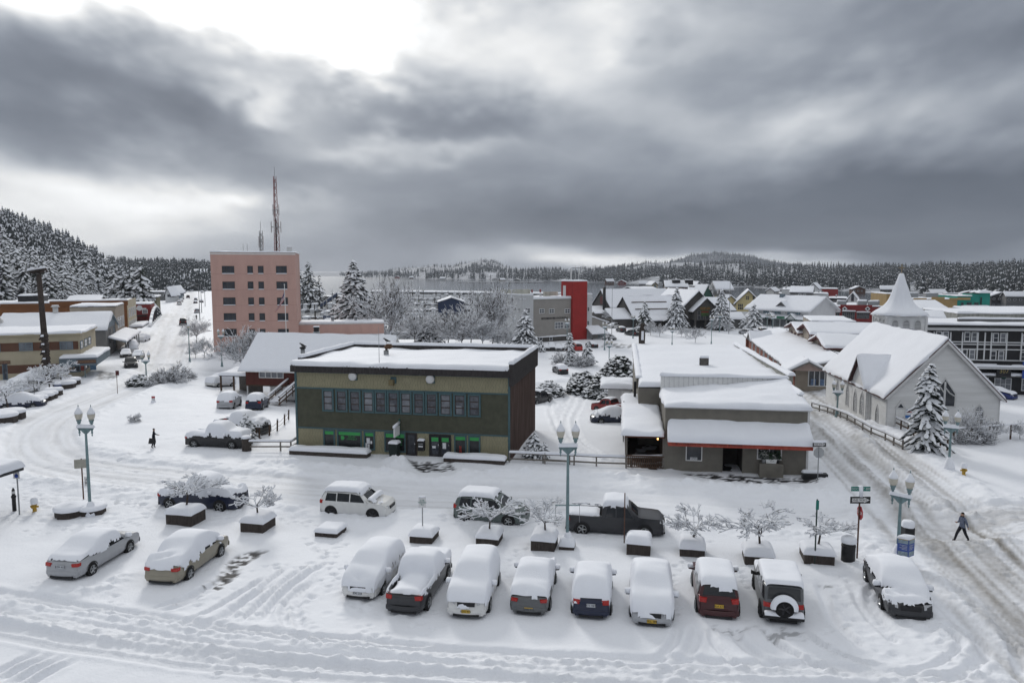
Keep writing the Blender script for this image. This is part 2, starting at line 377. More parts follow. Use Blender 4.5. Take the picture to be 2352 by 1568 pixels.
ARCS=[[(715,1330),(668,1372),(652,1410),(668,1450)],[(735,1322),(690,1366),(680,1410),(700,1456)],[(640,1330),(560,1380),(500,1420),(430,1446)],[(620,1318),(540,1366),(470,1408),(400,1436)],[(700,1300),(640,1345),(580,1400),(540,1440)],[(668,1296),(600,1348),(545,1395),(500,1432)],[(760,1290),(700,1320),(640,1370),(600,1430)],[(655,1446),(760,1478),(900,1490),(1060,1492)],[(510,1330),(420,1376),(330,1402)],[(490,1352),(410,1392),(350,1412)],[(1606,1425),(1596,1470),(1570,1520),(1490,1580)],[(1686,1428),(1700,1470),(1760,1515),(1850,1550)],[(1632,1428),(1640,1475),(1690,1520),(1790,1560)],[(1750,1435),(1790,1480),(1860,1520),(1960,1552)],[(1832,1438),(1880,1478),(1960,1515),(2060,1535)],[(1880,1330),(1900,1390),(1930,1440),(2000,1500)],[(1950,1335),(1985,1400),(2030,1450),(2080,1490)],[(2110,1440),(2180,1460),(2206,1492),(2150,1528),(2050,1545)],[(2140,1430),(2230,1462),(2262,1505),(2210,1552),(2100,1580)],[(2020,1330),(1990,1370),(2020,1420),(2060,1460)],[(1560,1430),(1545,1480),(1500,1530)],[(2290,1440),(2330,1490),(2352,1560)]]
for k,a in enumerate(ARCS):rut(a,random.uniform(.14,.24),random.uniform(.07,.13),.055,.03,400+k,lumpy=.45)
berm([(575,1060),(760,1074),(900,1092),(985,1098)],.95,.42,501)
berm([(1010,1098),(1080,1092),(1200,1090),(1380,1094),(1520,1112)],.95,.38,502)
berm([(1500,1096),(1560,1112),(1700,1124),(1860,1136),(1960,1140)],1.0,.42,503)
berm([(880,1052),(915,1062),(940,1076)],.7,.7,504);berm([(1525,1068),(1548,1085)],.6,.7,505)
berm([(1860,965),(1950,1050),(2050,1140),(2120,1215)],.8,.30,506,1.0,.12)
berm([(1905,940),(1990,1010),(2090,1100),(2200,1180),(2290,1165)],.8,.34,507,1.0,.16)
berm([(560,1150),(720,1180),(900,1205)],.8,.10,508);berm([(60,1100),(220,1120),(400,1135)],1.4,.12,509)
berm([(2110,1290),(2200,1370),(2290,1450),(2350,1530)],.8,.22,510,1.0,.1)
berm([(330,1290),(250,1345),(150,1360),(60,1330)],.8,.16,511)
berm([(1255,875),(1340,868),(1440,866)],1.2,.3,512)
for k,p in enumerate([[(70,1090),(200,1110),(380,1128),(560,1150)],[(40,1140),(180,1150),(330,1150)],[(250,1150),(420,1170),(640,1190),(800,1215)],[(60,1220),(160,1205),(330,1200)],[(700,1240),(760,1290),(740,1340)],[(780,1240),(700,1300),(620,1290)],[(1560,1290),(1540,1350),(1560,1420)],[(1700,1300),(1715,1360)],[(250,1340),(262,1400),(240,1420)],[(340,1020),(300,1045),(250,1062)],[(360,1010),(430,1000)],[(2170,1232),(2080,1210)],[(1960,1290),(1930,1370),(1960,1440)],[(1020,1200),(1200,1225),(1400,1235),(1640,1245)],[(1000,1186),(1200,1212),(1300,1222)],[(560,960),(470,955),(380,975)],[(500,880),(420,905),(330,935)],[(1340,905),(1365,912),(1390,915)],[(480,1535),(620,1550),(760,1556)],[(1240,1240),(1180,1275),(1165,1330)]]):
 prints(p,600+k);
 if k<6:prints([(q[0]+14,q[1]+8)for q in p],640+k)
rr=random.Random(3)
for k in range(650):
 px,py=rr.uniform(0,620),rr.uniform(1040,1200)
 p=G(px,py);pit(p.x,p.y,rr.uniform(.12,.3),rr.uniform(.02,.06))
for k in range(260):
 px=rr.uniform(1850,2352);py=rr.uniform(1150,1560);p=G(px,py);pit(p.x,p.y,rr.uniform(.1,.35),rr.uniform(.015,.05))
for k in range(200):
 px=rr.uniform(400,1000);py=rr.uniform(1290,1480);p=G(px,py);pit(p.x,p.y,rr.uniform(.1,.28),rr.uniform(.02,.05))
bare([(556,1263),(618,1263),(560,1310),(500,1352),(462,1350)],701,1.0,.52)
bare([(930,1058),(1040,1060),(1045,1080),(960,1085)],702,1.0,.62,.05)
bare([(960,1066),(1000,1066),(1000,1076),(970,1077)],703,1.0,.1,.05)
bare([(1545,1084),(1880,1098),(1900,1112),(1680,1108)],704,1.0,.42,.05)
bare([(1640,1440),(1720,1440),(1700,1465),(1650,1462)],705,.5,.6);bare([(1740,1440),(1850,1442),(1840,1470),(1770,1468)],706,.5,.6)
bare([(1885,1340),(1912,1340),(1910,1346),(1888,1345)],707,1,.3);bare([(1925,1400),(1945,1410),(1945,1440),(1930,1430)],708,.8,.7)
bare([(225,850),(282,856),(262,872),(218,872)],709,.8,.45);bare([(1388,786),(1460,792),(1440,800),(1380,796)],710,.7,.4)
lump=np.abs(fbm(GX/.55,GY/.55,801,4,.62))
GZ+=flat*(LUMP*lump*.24+(FLATN*.5)*fbm(GX/.35,GY/.35,811,2)*.016)
DIRT=np.clip(DIRT,0,1)
ROWI=np.arange(len(YS))
def gs(x,y):
 """height of the finished snow surface"""
 j=float(np.interp(y,YS,ROWI));j0=min(int(j),len(YS)-2);fj=j-j0;r=0
 for jj,wj in((j0,1-fj),(j0+1,fj)):
  wd=YS[jj]*.76+9;c=min(max((x/wd+1)/2*(NC-1),0),NC-1.001);i0=int(c);fi=c-i0
  r+=wj*(GZ[jj,i0]*(1-fi)+GZ[jj,i0+1]*fi)
 return float(r)
def GS(px,py,sink=.03):
 p=G(px,py);return Vector((p.x,p.y,gs(p.x,p.y)-sink))
def snow_ground_mat():
 m=bpy.data.materials.new('ground_snow');m.use_nodes=True;t=m.node_tree;b=t.nodes['Principled BSDF']
 nn=t.nodes.new;ln=t.links.new
 at=nn('ShaderNodeAttribute');at.attribute_name='dirt';ab=nn('ShaderNodeAttribute');ab.attribute_name='bare'
 co=nn('ShaderNodeTexCoord');n1_=nn('ShaderNodeTexNoise');n1_.inputs['Scale'].default_value=.35;n1_.inputs['Detail'].default_value=8;n1_.inputs['Roughness'].default_value=.7
 ln(co.outputs['Object'],n1_.inputs['Vector'])
 r1=nn('ShaderNodeValToRGB');ln(n1_.outputs[0],r1.inputs[0])
 r1.color_ramp.elements[0].position=.3;r1.color_ramp.elements[0].color=(.755,.775,.82,1);r1.color_ramp.elements[1].position=.7;r1.color_ramp.elements[1].color=(.80,.82,.865,1)
 n2_=nn('ShaderNodeTexNoise');n2_.inputs['Scale'].default_value=2.2;n2_.inputs['Detail'].default_value=6;n2_.inputs['Roughness'].default_value=.7;ln(co.outputs['Object'],n2_.inputs['Vector'])
 mm=nn('ShaderNodeMath');mm.operation='MULTIPLY_ADD';ln(n2_.outputs[0],mm.inputs[0]);mm.inputs[1].default_value=.9;mm.inputs[2].default_value=.55
 mu=nn('ShaderNodeMath');mu.operation='MULTIPLY';mu.use_clamp=True;ln(at.outputs['Fac'],mu.inputs[0]);ln(mm.outputs[0],mu.inputs[1])
 r2=nn('ShaderNodeMix');r2.data_type='RGBA';ln(mu.outputs[0],r2.inputs[0]);ln(r1.outputs[0],r2.inputs[6]);r2.inputs[7].default_value=(.235,.22,.20,1)
 r3=nn('ShaderNodeMix');r3.data_type='RGBA';ln(ab.outputs['Fac'],r3.inputs[0]);ln(r2.outputs[2],r3.inputs[6]);r3.inputs[7].default_value=(.035,.034,.036,1)
 ln(r3.outputs[2],b.inputs['Base Color'])
 b.inputs['Roughness'].default_value=.7;b.inputs['Specular IOR Level'].default_value=.2
 n3_=nn('ShaderNodeTexNoise');n3_.inputs['Scale'].default_value=7;n3_.inputs['Detail'].default_value=5;n3_.inputs['Roughness'].default_value=.6;ln(co.outputs['Object'],n3_.inputs['Vector'])
 bp=nn('ShaderNodeBump');bp.inputs['Strength'].default_value=.5;bp.inputs['Distance'].default_value=.06;ln(n3_.outputs[0],bp.inputs['Height']);ln(bp.outputs[0],b.inputs['Normal'])
 return m
def build_ground():
 nr,nc=GX.shape
 V=np.stack([GX.ravel(),GY.ravel(),GZ.ravel()],1)
 i=(np.arange(nr-1)[:,None]*nc+np.arange(nc-1)[None,:]).ravel()
 Fq=np.stack([i,i+1,i+nc+1,i+nc],1)
 zm=np.maximum.reduce([GZ.ravel()[Fq[:,k]]for k in range(4)])
 Fq=Fq[zm>-10.8]
 o=mesh_np('ground',V,Fq,snow_ground_mat(),None,True,'structure')
 for nm,A in(('dirt',DIRT),('bare',BARE)):
  a=o.data.attributes.new(nm,'FLOAT','POINT');a.data.foreach_set('value',np.clip(A,0,1).ravel().astype(np.float32))
 return o
build_ground()
wm=mat('sea_water',(.045,.053,.064),.13,.15,.02,.06,.12,.3,spec=.35,stretch=(.4,3,1))
sea=MB().quad((-3000,190,SEA),(6000,190,SEA),(9000,9000,SEA),(-6000,9000,SEA)).out('sea',wm,None,kind='structure')
# building kit
def edge_params(L,r,step):
 e=[0,r*.04,r*.14,r*.32,r*.62,r]
 n=max(1,int((L-2*r)/step));mid=[r+(L-2*r)*i/n for i in range(1,n)]
 return np.array(e+mid+[L-q for q in e[::-1]])/L
SEED=[50]
def snow_slab(parent,p00,p10,p11,p01,t=.35,step=.6,r=None,name='roof_snow',noise=.05,mat_=None,edges=(1,1,1,1),droop=.04):
 """settled snow lying on a four-cornered surface, rounded at its edges (edges: x0,x1,y0,y1)"""
 p=[np.array(q,float)for q in(p00,p10,p11,p01)]
 Lx=max(.3,np.linalg.norm(p[1]-p[0]));Ly=max(.3,np.linalg.norm(p[3]-p[0]))
 r=min(r or t*1.1,Lx*.45,Ly*.45)
 a=edge_params(Lx,r,step);b=edge_params(Ly,r,step);A,B=np.meshgrid(a,b)
 P=((1-A)*(1-B))[...,None]*p[0]+(A*(1-B))[...,None]*p[1]+(A*B)[...,None]*p[2]+((1-A)*B)[...,None]*p[3]
 ds=[]
 for f,d in zip(edges,(A*Lx,(1-A)*Lx,B*Ly,(1-B)*Ly)):ds.append(d if f else d*0+9)
 e=np.ones_like(A)
 for d in ds:
  q=np.clip(d/r,0,1);e=e*np.sqrt(np.clip(1-(1-q)**2.2,0,1))
 SEED[0]+=3;sd=SEED[0]
 nz=fbm(P[...,0]/1.4+sd,P[...,1]/1.4+P[...,2],sd,3)
 big=fbm(P[...,0]/4.5+sd*1.7,P[...,1]/4.5,sd+5,2)
 P[...,2]+=t*e*(1+nz*noise/.1+big*(.5 if noise>.03 else 0))-droop*(e<.02)
 c=P.reshape(-1,3).mean(0);j=(e<.35)[...,None]*np.stack([fbm(P[...,0]/.5,P[...,1]/.5,sd+7,2),fbm(P[...,0]/.5,P[...,1]/.5,sd+9,2),nz*0],-1)*(.05 if min(Lx,Ly)<2.5 else.18 if t>.2 else.08)
 P+=j
 ny,nx=A.shape;i=(np.arange(ny-1)[:,None]*nx+np.arange(nx-1)[None,:]).ravel()
 return mesh_np(name,P.reshape(-1,3),np.stack([i,i+1,i+nx+1,i+nx],1),mat_ or SNOW,parent,True)
def snow_cap_poly(parent,poly,z,t,name='snow_cap',rings=5):
 """rounded cap of snow on a small convex top"""
 c=np.mean(np.array(poly),0);mb=MB();n=len(poly);vs_=[];
 for k in range(rings+1):
  q=k/rings;s=1.03*(1-q)**.5 if k<rings else 0;h=t*math.sin(q*math.pi/2)**.75
  s=[1.03,1.05,.98,.86,.6,.0][k]if rings==5 else s;h=t*[0,.35,.72,.9,.99,1.0][k]if rings==5 else h
  for p in poly:vs_.append((c[0]+(p[0]-c[0])*s,c[1]+(p[1]-c[1])*s,z+h+random.uniform(-.012,.012)))
 fs=[(k*n+i,k*n+(i+1)%n,(k+1)*n+(i+1)%n,(k+1)*n+i)for k in range(rings)for i in range(n)]
 mb.add(vs_,fs);return mb.out(name,SNOW,parent,True)
class Bd:
 def __init__(s,name,label,cat,O,t,W,D,group=None):
  s.O=Vector(O);s.t=t;s.W=W;s.D=D
  s.e=thing(name,label,cat,s.O,t,group)
  s.R=Vector((math.cos(t),math.sin(t),0));s.Dv=Vector((-math.sin(t),math.cos(t),0))
 def T(s,f='F',off=0.0):
  W,D=s.W,s.D
  return{'F':lambda u,o,z:(u,off-o,z),'L':lambda u,o,z:(off-o,u,z),'R':lambda u,o,z:(W-off+o,u,z),'K':lambda u,o,z:(u,D+o,z)}[f]
 def loc(s,p):
  q=Vector(p)-s.O;return Vector((q.dot(s.R),q.dot(s.Dv),q.z))
 def px(s,k,x,y,f='F',off=0.0):
  V_=C(k,x,y)if k else(x,y)
  d=Vector(ray(*V_));o=Vector((0,0,CAMZ));n,p0=(s.Dv,s.O+s.Dv*off)if f=='F' else((s.R,s.O+s.R*(off if f=='L' else s.W-off)))
  if f=='K':p0=s.O+s.Dv*s.D;n=s.Dv
  kk=(p0-o).dot(n)/d.dot(n);q=s.loc(o+d*kk)
  return(q.x if f in 'FK' else q.y),q.z
 def topz(s,k,x,y,dep=0.0):
  V_=C(k,x,y)if k else(x,y)
  return at_y(V_[0],V_[1],s.O.y+dep).z-s.O.z
 def box(s,name,m,x0,x1,y0,y1,z0,z1,kind=None):
  return MB().box(x0,x1,y0,y1,z0,z1).out(name,m,s.e,kind=kind)
 def win(s,f,u0,u1,z0,z1,nx=1,ny=1,fm=None,pm=None,fw=.08,mw=.05,off=0.0,d=.085,name='window',sill=None):
  T=s.T(f,off);fm=fm or WHITEP;mb=MB()
  if u1<u0:u0,u1=u1,u0
  mb.box(u0,u0+fw,0,d,z0,z1,T);mb.box(u1-fw,u1,0,d,z0,z1,T);mb.box(u0+fw,u1-fw,0,d-.004,z1-fw,z1,T);mb.box(u0+fw,u1-fw,0,d-.004,z0,z0+fw,T)
  for i in range(1,nx):
   c=u0+fw+(u1-u0-2*fw)*i/nx;mb.box(c-mw/2,c+mw/2,0,d-.012,z0+fw,z1-fw,T)
  for j in range(1,ny):
   c=z0+fw+(z1-z0-2*fw)*j/ny;mb.box(u0+fw,u1-fw,0,d-.02,c-mw/2,c+mw/2,T)
  o=mb.out(name,fm,s.e)
  MB().box(u0+fw*.5,u1-fw*.5,-.03,.042,z0+fw*.5,z1-fw*.5,T).out('pane',pm or GLASS,o)
  if sill:
   snow_slab(o,T(u0-.03,d+.02,z0-.02),T(u1+.03,d+.02,z0-.02),T(u1+.03,0,z0-.02),T(u0-.03,0,z0-.02),.09,.4,.06,'sill_snow',.01)
  return o
 def winpx(s,f,k,x0,y0,x1,y1,nx=1,ny=1,fm=None,pm=None,off=0.0,**kw):
  u0,z1=s.px(k,x0,y0,f,off);u1,z0=s.px(k,x1,y1,f,off)
  return s.win(f,u0,u1,min(z0,z1),max(z0,z1),nx,ny,fm,pm,off=off,**kw)
 def lap(s,f,u0,u1,z0,z1,m,step=.2,d=.03,off=0.0,name='siding'):
  T=s.T(f,off);mb=MB();n=max(1,round((z1-z0)/step));st=(z1-z0)/n
  for i in range(n):
   a=z0+i*st;b=a+st
   mb.add([T(u0,0,a),T(u1,0,a),T(u1,d,a),T(u0,d,a),T(u1,.004,b),T(u0,.004,b)],[(0,1,2,3),(3,2,4,5)])
  mb.add([T(u0,0,z0),T(u0,d,z0),T(u0,d*.6,z1),T(u0,0,z1)],[(0,1,2,3)]);mb.add([T(u1,0,z0),T(u1,d,z0),T(u1,d*.6,z1),T(u1,0,z1)],[(0,3,2,1)])
  return mb.out(name,m,s.e,kind='stuff')
 def ribs(s,f,u0,u1,z0,z1,m,step=.3,wd=.06,d=.04,off=0.0,name='ribbing'):
  T=s.T(f,off);mb=MB();u=u0+step*.3
  while u<u1-wd:
   mb.box(u,u+wd,0,d,z0,z1,T);u+=step
  return mb.out(name,m,s.e,kind='stuff')
 def shingles(s,f,u0,u1,z0,z1,m,sw=.30,sh=.22,off=0.0,seed=1):
  T=s.T(f,off);mb=MB();r_=random.Random(seed);z=z0;row=0
  while z<z1-.03:
   u=u0-r_.uniform(0,sw);top=min(z+sh*1.02,z1)
   while u<u1:
    w_=sw*r_.uniform(.7,1.25);a,b=max(u,u0),min(u+w_-.014,u1)
    if b-a>.03:
     q=r_.uniform(.014,.034);zb=z+r_.uniform(-.012,.012)
     mb.add([T(a,q,zb),T(b,q,zb),T(b,.006,top),T(a,.006,top),T(a,0,zb),T(b,0,zb)],[(0,1,2,3),(4,5,1,0),(4,0,3),(1,5,2)])
    u+=w_
   z+=sh;row+=1
  return mb.out('shingles',m,s.e,kind='stuff')
 def gable(s,x0,x1,y0,y1,ze,zr,ax='x',ov=.4,m=None,wallm=None,t=.3,zb=0,gables='LR',wall=True,step=.9,name='roof',rth=.14):
  """pitched roof with ridge along x or y, its snow and the gable walls"""
  m=m or DARKMETAL
  if ax=='x':Q=lambda a,c,z:(a,c,z)
  else:
   Q=lambda a,c,z:(c,a,z);x0,x1,y0,y1=y0,y1,x0,x1
  yc=(y0+y1)/2;sl=(zr-ze)/(yc-y0);mb=MB()
  a0,a1=x0-ov,x1+ov;lo=ze-sl*ov
  for c_,e_ in((y0-ov,yc),(y1+ov,yc)):
   mb.hexa([Q(a0,c_,lo-rth),Q(a1,c_,lo-rth),Q(a1,e_,zr-rth),Q(a0,e_,zr-rth),Q(a0,c_,lo),Q(a1,c_,lo),Q(a1,e_,zr),Q(a0,e_,zr)])
  ro=mb.out(name,m,s.e)
  for k,c_ in((0,y0-ov),(1,y1+ov)):
   e4=(1,1,1,0)
   snow_slab(ro,Q(a0+.03,c_,lo),Q(a1-.03,c_,lo),Q(a1-.03,yc,zr),Q(a0+.03,yc,zr),t,step,min(.3,t),edges=e4)
  if wall and wallm:
   for a,tag_ in((x0,'L'),(x1,'R')):
    mb=MB()
    if tag_ in gables:
     w_=.12 if a==x0 else-.12
     p=[(y0,ze-.02),(y1,ze-.02),(yc,zr-rth-.02)]
     vs_=[Q(a,c,z)for c,z in p]+[Q(a+w_,c,z)for c,z in p]
     mb.add(vs_,[(0,1,2),(5,4,3),(0,3,4,1),(1,4,5,2),(2,5,3,0)])
     mb.out('gable_wall',wallm,s.e)
  return ro
 def flat(s,x0,x1,y0,y1,z,t=.35,name='roof',m=None,step=1.0,th=.2,ov=.0,snow=True,z2=None):
  ro=MB().box(x0-ov,x1+ov,y0-ov,y1+ov,z-th,z).out(name,m or DARKMETAL,s.e)
  if snow:snow_slab(ro,(x0-ov,y0-ov,z),(x1+ov,y0-ov,z),(x1+ov,y1+ov,z),(x0-ov,y1+ov,z),t,step)
  return ro
 def walls(s,m,x0=0,x1=None,y0=0,y1=None,z0=-1.0,z1=3.0,name='wall'):
  x1=s.W if x1 is None else x1;y1=s.D if y1 is None else y1
  return MB().box(x0,x1,y0,y1,z0,z1).out(name,m,s.e)
 def door(s,f,u0,u1,z0,z1,m,fm=None,glass=False,off=0.0):
  T=s.T(f,off);mb=MB();fm=fm or WHITEP
  o=MB().box(u0,u1,0,.05,z0,z1,T).out('door',m,s.e)
  mb.box(u0-.08,u0,0,.08,z0,z1+.08,T).box(u1,u1+.08,0,.08,z0,z1+.08,T).box(u0,u1,0,.078,z1,z1+.08,T).out('door_frame',fm,o)
  if glass:MB().box(u0+.12,u1-.12,.05,.06,z0+.25,z1-.15,T).out('pane',GLASS,o)
  MB().box(u1-.14,u1-.08,.05,.11,z0+1.0,z0+1.12,T).out('handle',CHROME,o)
  return o
def bpx(name,label,cat,fl,fr,D,W=None,t=None,group=None,z=None):
 """building frame from the picture positions of its two front corners on the ground"""
 P=G(*fl)if z is None else at_z(*fl,z);Q=G(*fr)if z is None else at_z(*fr,z)
 d=Q-P
 if t is None:t=math.atan2(d.y,d.x)
 W=W or math.hypot(d.x,d.y)
 return Bd(name,label,cat,(P.x,P.y,min(P.z,Q.z)),t,W,D,group)
def chimney(b,x,y,z0,z1,w_=.5,m=None,name='chimney'):
 o=MB().box(x-w_/2,x+w_/2,y-w_/2,y+w_/2,z0,z1).out(name,m or GALV,b.e)
 snow_cap_poly(o,[(x-w_/2,y-w_/2),(x+w_/2,y-w_/2),(x+w_/2,y+w_/2),(x-w_/2,y+w_/2)],z1,.18)
 return o
def vent_pipe(b,x,y,z0,h,r=.2,m=None,name='vent_pipe',hood=True):
 mb=MB();mb.lathe([(r,z0),(r,z0+h)],10,(x,y,0))
 if hood:mb.lathe([(r*1.7,z0+h+.02),(r*1.7,z0+h+.08),(r*.4,z0+h+.3)],10,(x,y,0))
 o=mb.out(name,m or GALV,b.e,True)
 snow_cap_poly(o,[(x+r*1.3*math.cos(k*.785),y+r*1.3*math.sin(k*.785))for k in range(8)],z0+h+(.22 if hood else 0),.16)
 return o
def ac_unit(b,x,y,z,w_=1.6,d=1.2,h=1.0):
 mb=MB().box(x,x+w_,y,y+d,z,z+h)
 for k in range(5):mb.box(x+.1,x+w_-.1,y-.03,y,z+.12+k*.17,z+.2+k*.17)
 o=mb.out('roof_unit',GALV,b.e)
 snow_slab(o,(x,y,z+h),(x+w_,y,z+h),(x+w_,y+d,z+h),(x,y+d,z+h),.25,.5)
 # near buildings
KHAKI=mat('khaki_shingle',(.27,.25,.165),.85,.10,1.2,.2,25)
OLIVE=mat('dark_olive_boards',(.072,.074,.052),.8,.2,1.5,.1,25)
TEALT=mat('teal_trim',(.06,.11,.122),.6,.15,4)
RUST=mat('rusty_brown_cladding',(.11,.070,.055),.75,.55,1.0,.1,20,stretch=(3,3,.25),col2=(.16,.105,.09))
FASCIA=mat('dark_shake_fascia',(.045,.04,.04),.85,.35,2.5,.3,20,stretch=(3,3,.6))
GREENV=mat('green_vinyl',(.05,.33,.09),.5,.05,5)
BROWNF=mat('brown_sash',(.05,.035,.03),.7,.2,5)
CAFE=mat('taupe_boards',(.17,.158,.135),.8,.15,1.2,.1,25)
AWN=mat('red_awning_canvas',(.36,.05,.03),.75,.25,2.0,.1,20,stretch=(1,1,.2),col2=(.42,.09,.06))
CHW=mat('church_white_boards',(.66,.66,.65),.75,.10,.8,.15,14,stretch=(.25,1,3),col2=(.74,.74,.74))
PAPER=mat('paper_notice',(.65,.66,.68),.8,.15,8)
CONC=mat('mossy_concrete',(.25,.25,.23),.9,.35,1.5,.2,14,stretch=(1,1,.4))
def fence(name,label,pts,h=1.0,rails=(.45,.95),post=2.2,m=None,snow=.13,pw=.11,rail_h=.12,group=None,z=None):
 """post and rail fence along world points"""
 P=[Vector(p)for p in pts];t=thing(name,label,'fence',P[0],0,group);O=P[0];
 tot=[]
 for a,b in zip(P[:-1],P[1:]):
  n=max(1,round((b-a).length/post));tot+=[a+(b-a)*(i/n)for i in range(n)]
 tot.append(P[-1]);m=m or WOODG
 for p in tot:
  q=p-O;MB().box(q.x-pw/2,q.x+pw/2,q.y-pw/2,q.y+pw/2,q.z-.3,q.z+h).out('post',m,t)
 for a,b in zip(tot[:-1],tot[1:]):
  d=(b-a).normalized();n=Vector((-d.y,d.x,0))*.045;a_,b_=a-O,b-O
  for rz_ in rails:
   z0,z1=Vector((0,0,rz_-rail_h)),Vector((0,0,rz_))
   r_=MB().hexa([a_-n+z0,b_-n+z0,b_+n+z0,a_+n+z0,a_-n+z1,b_-n+z1,b_+n+z1,a_+n+z1]).out('rail',m,t)
   if snow and rz_==rails[-1]:
    nn=n*1.9;zz=Vector((0,0,rz_));snow_slab(r_,a_-nn+zz,b_-nn+zz,b_+nn+zz,a_+nn+zz,snow,.5,.09,'rail_snow',.02)
 return t
def green_building():
 b=bpx('office_building','two-storey office with khaki shingles, dark olive band and teal-trimmed windows','building',(682,1033),(1172,1057),13.0)
 W,D=b.W,b.D;zf=7.62;zr=7.42
 b.walls(OLIVE,z0=-1.5,z1=7.0)
 z_mid=b.px('A7',1240,612)[1];z_low=b.px('A7',1260,1012)[1]
 z_mid=(z_mid+b.px('A8',1540,695)[1])/2;z_low=(z_low+b.px('A8',1540,1120)[1])/2
 b.shingles('F',.18,W-.18,z_mid,7.0,KHAKI,.27,.20,0,1);b.shingles('F',.18,W-.18,-.6,z_low-.06,KHAKI,.27,.20,0,2)
 b.lap('F',.18,W-.18,z_low+.06,z_mid-.08,OLIVE,.2,.03)
 T=b.T('F')
 for z in(z_mid,z_low):MB().box(.1,W-.1,.0,.06,z-.07,z+.05,T).out('trim_band',TEALT,b.e)
 for u in(0,W-.18):MB().box(u,u+.18,-.1,.065,-.8,7.0,T).out('corner_trim',TEALT,b.e)
 MB().box(.08,W-.08,0,.05,6.93,7.03,T).out('trim_band',TEALT,b.e)
 MB().box(-.25,W+.25,-.05,.35,7.0,zf,T).out('fascia',FASCIA,b.e);b.ribs('F',-.25,W+.25,7.02,zf,FASCIA,.3,.16,.03,-.35,'fascia_shakes')
 for nm,x0,x1,y0,y1,z1 in(('parapet',W-.05,W+.28,-.3,D+.3,8.15),('parapet',-.28,.05,1.2,D+.3,8.1),('parapet',.05,W-.05,D,D+.3,8.12)):
  o=MB().box(x0,x1,y0,y1,6.3 if x0>5 and x1-x0<1 else 7.0,z1).out(nm,FASCIA,b.e)
  snow_slab(o,(x0-.06,y0-.06,z1),(x1+.06,y0-.06,z1),(x1+.06,y1+.06,z1),(x0-.06,y1+.06,z1),.26,.6,.2,'parapet_snow')
 b.ribs('R',-.3,D+.3,6.32,8.12,FASCIA,.35,.2,.03,-.28,'fascia_shakes')
 o=b.box('roof',DARKMETAL,0,W,0,D,6.9,7.3)
 snow_slab(o,(-.2,-.42,zf-.02),(W-.02,-.42,zf-.02),(W-.02,D-.02,zr),(.0,D-.02,zr),.34,.8,.5,edges=(0,0,1,0))
 MB().box(0,.02,0,.02,-1,-.9).out('footing',CONC,b.e)
 o=MB().box(W,W+.04,.05,D,-1.5,6.3).out('side_cladding',RUST,b.e);b.ribs('R',.1,D,-1.5,6.3,RUST,.28,.09,.05,-.04,'cladding_ribs')
 WX=[(1040,1076),(1083,1120),(1126,1163),(1169,1206),(1209,1246),(1249,1286),(1290,1327),(1332,1368),(1372,1410),(1416,1456),(1462,1502),(1509,1549)]
 rr_=random.Random(4);OFG=mat('snow_reflection_glass',(.075,.08,.095),.08,.6,1.6,spec=.5)  # lighter mottled base colour stands in for snow reflected in the panes
 for i,(a,c)in enumerate(WX):
  u0=b.px(None,a*SC,920)[0];u1=b.px(None,c*SC,920)[0];zt=z_mid-.08;zb=zt-1.95
  o=b.win('F',u0-.02,u1+.02,zb,zt,1,1,TEALT,OFG if i%3 else GLASS_L,.15,d=.1)
  T2=b.T('F');mb=MB();a0,a1=u0+.13,u1-.13
  for z in(zb+.13,zb+.70,zb+1.26,zt-.17):mb.box(a0,a1,.02,.075,z-.03,z+.05,T2)
  for u in(a0,a1-.05):mb.box(u,u+.05,.02,.073,zb+.14,zt-.14,T2)
  mb.out('sash',BROWNF,o)
  if i in(3,5,6,10):MB().box(a0+.1,a1-.25,.043,.046,zb+.2,zb+rr_.uniform(.8,1.4),T2).out('blind',GLASS_L,o)
 DK=mat('dark_shop_glass',(.018,.02,.022),.08,.3,2,spec=.5)
 def shop(x0,y0,x1,y1,name='shop_window',k='E3',g=True):
  u0,z1=b.px(k,x0,y0);u1,z0=b.px(k,x1,y1);z1=z_low-.1;z0=max(z0,.05)
  o=b.win('F',u0,u1,z0,z1,1,1,TEALT,DK,.13,d=.1,name=name)
  if g:MB().box(u0+.14,u1-.14,.043,.049,z1-.42,z1-.13,T).out('green_film',GREENV,o)
  return o,u0,u1,z0,z1
 shop(745,685,950,1000)
 o,u0,u1,z0,z1=shop(975,695,1400,1030)
 text_mesh('KELLEY\nCONNECT',.2,GREENV,o,T((u0+u1)/2+.22,.048,z1-.66),(math.pi/2,0,0))
 mb=MB();c=(u0+u1)/2-.62
 mb.box(c-.17,c+.02,.043,.052,z1-.85,z1-.5,T)
 pl=[(c+.02+.13*math.cos(q),z1-.675+.175*math.sin(q))for q in np.linspace(-1.57,1.57,9)]
 mb.prism(pl,.043,.052,lambda a,t_,z:T(a,t_,z));mb.out('company_emblem',GREENV,o)
 o,u0,u1,z0,z1=shop(1425,715,1620,1045)
 for(x0,x1,a0,a1)in((.25,.55,.55,1.05),(.14,.3,.2,.6),(.34,.52,.15,.5),(.6,.75,.55,.8)):MB().box(u0+x0,u0+x1,.043,.05,z0+a0,z0+a1,T).out('notice',PAPER,o)
 u0=b.px('A8',280,1100)[0];u1=b.px('A8',612,1100)[0]
 um=b.px('A8',495,1100)[0];z1=z_low-.1
 o=b.win('F',u0,um,.25,z1,2,1,TEALT,DK,.12,d=.1,name='shop_window')
 for a,c in((u0+.12,u0+(um-u0)/2-.05),(u0+(um-u0)/2+.05,um-.12)):MB().box(a,c,.043,.049,z1-.45,z1-.12,T).out('green_film',GREENV,o)
 text_mesh('Please use\nour other\nentrance\nfor all\ndeliveries',.1,GREENV,o,T(um-.5,.047,z1-.85),(math.pi/2,0,0))
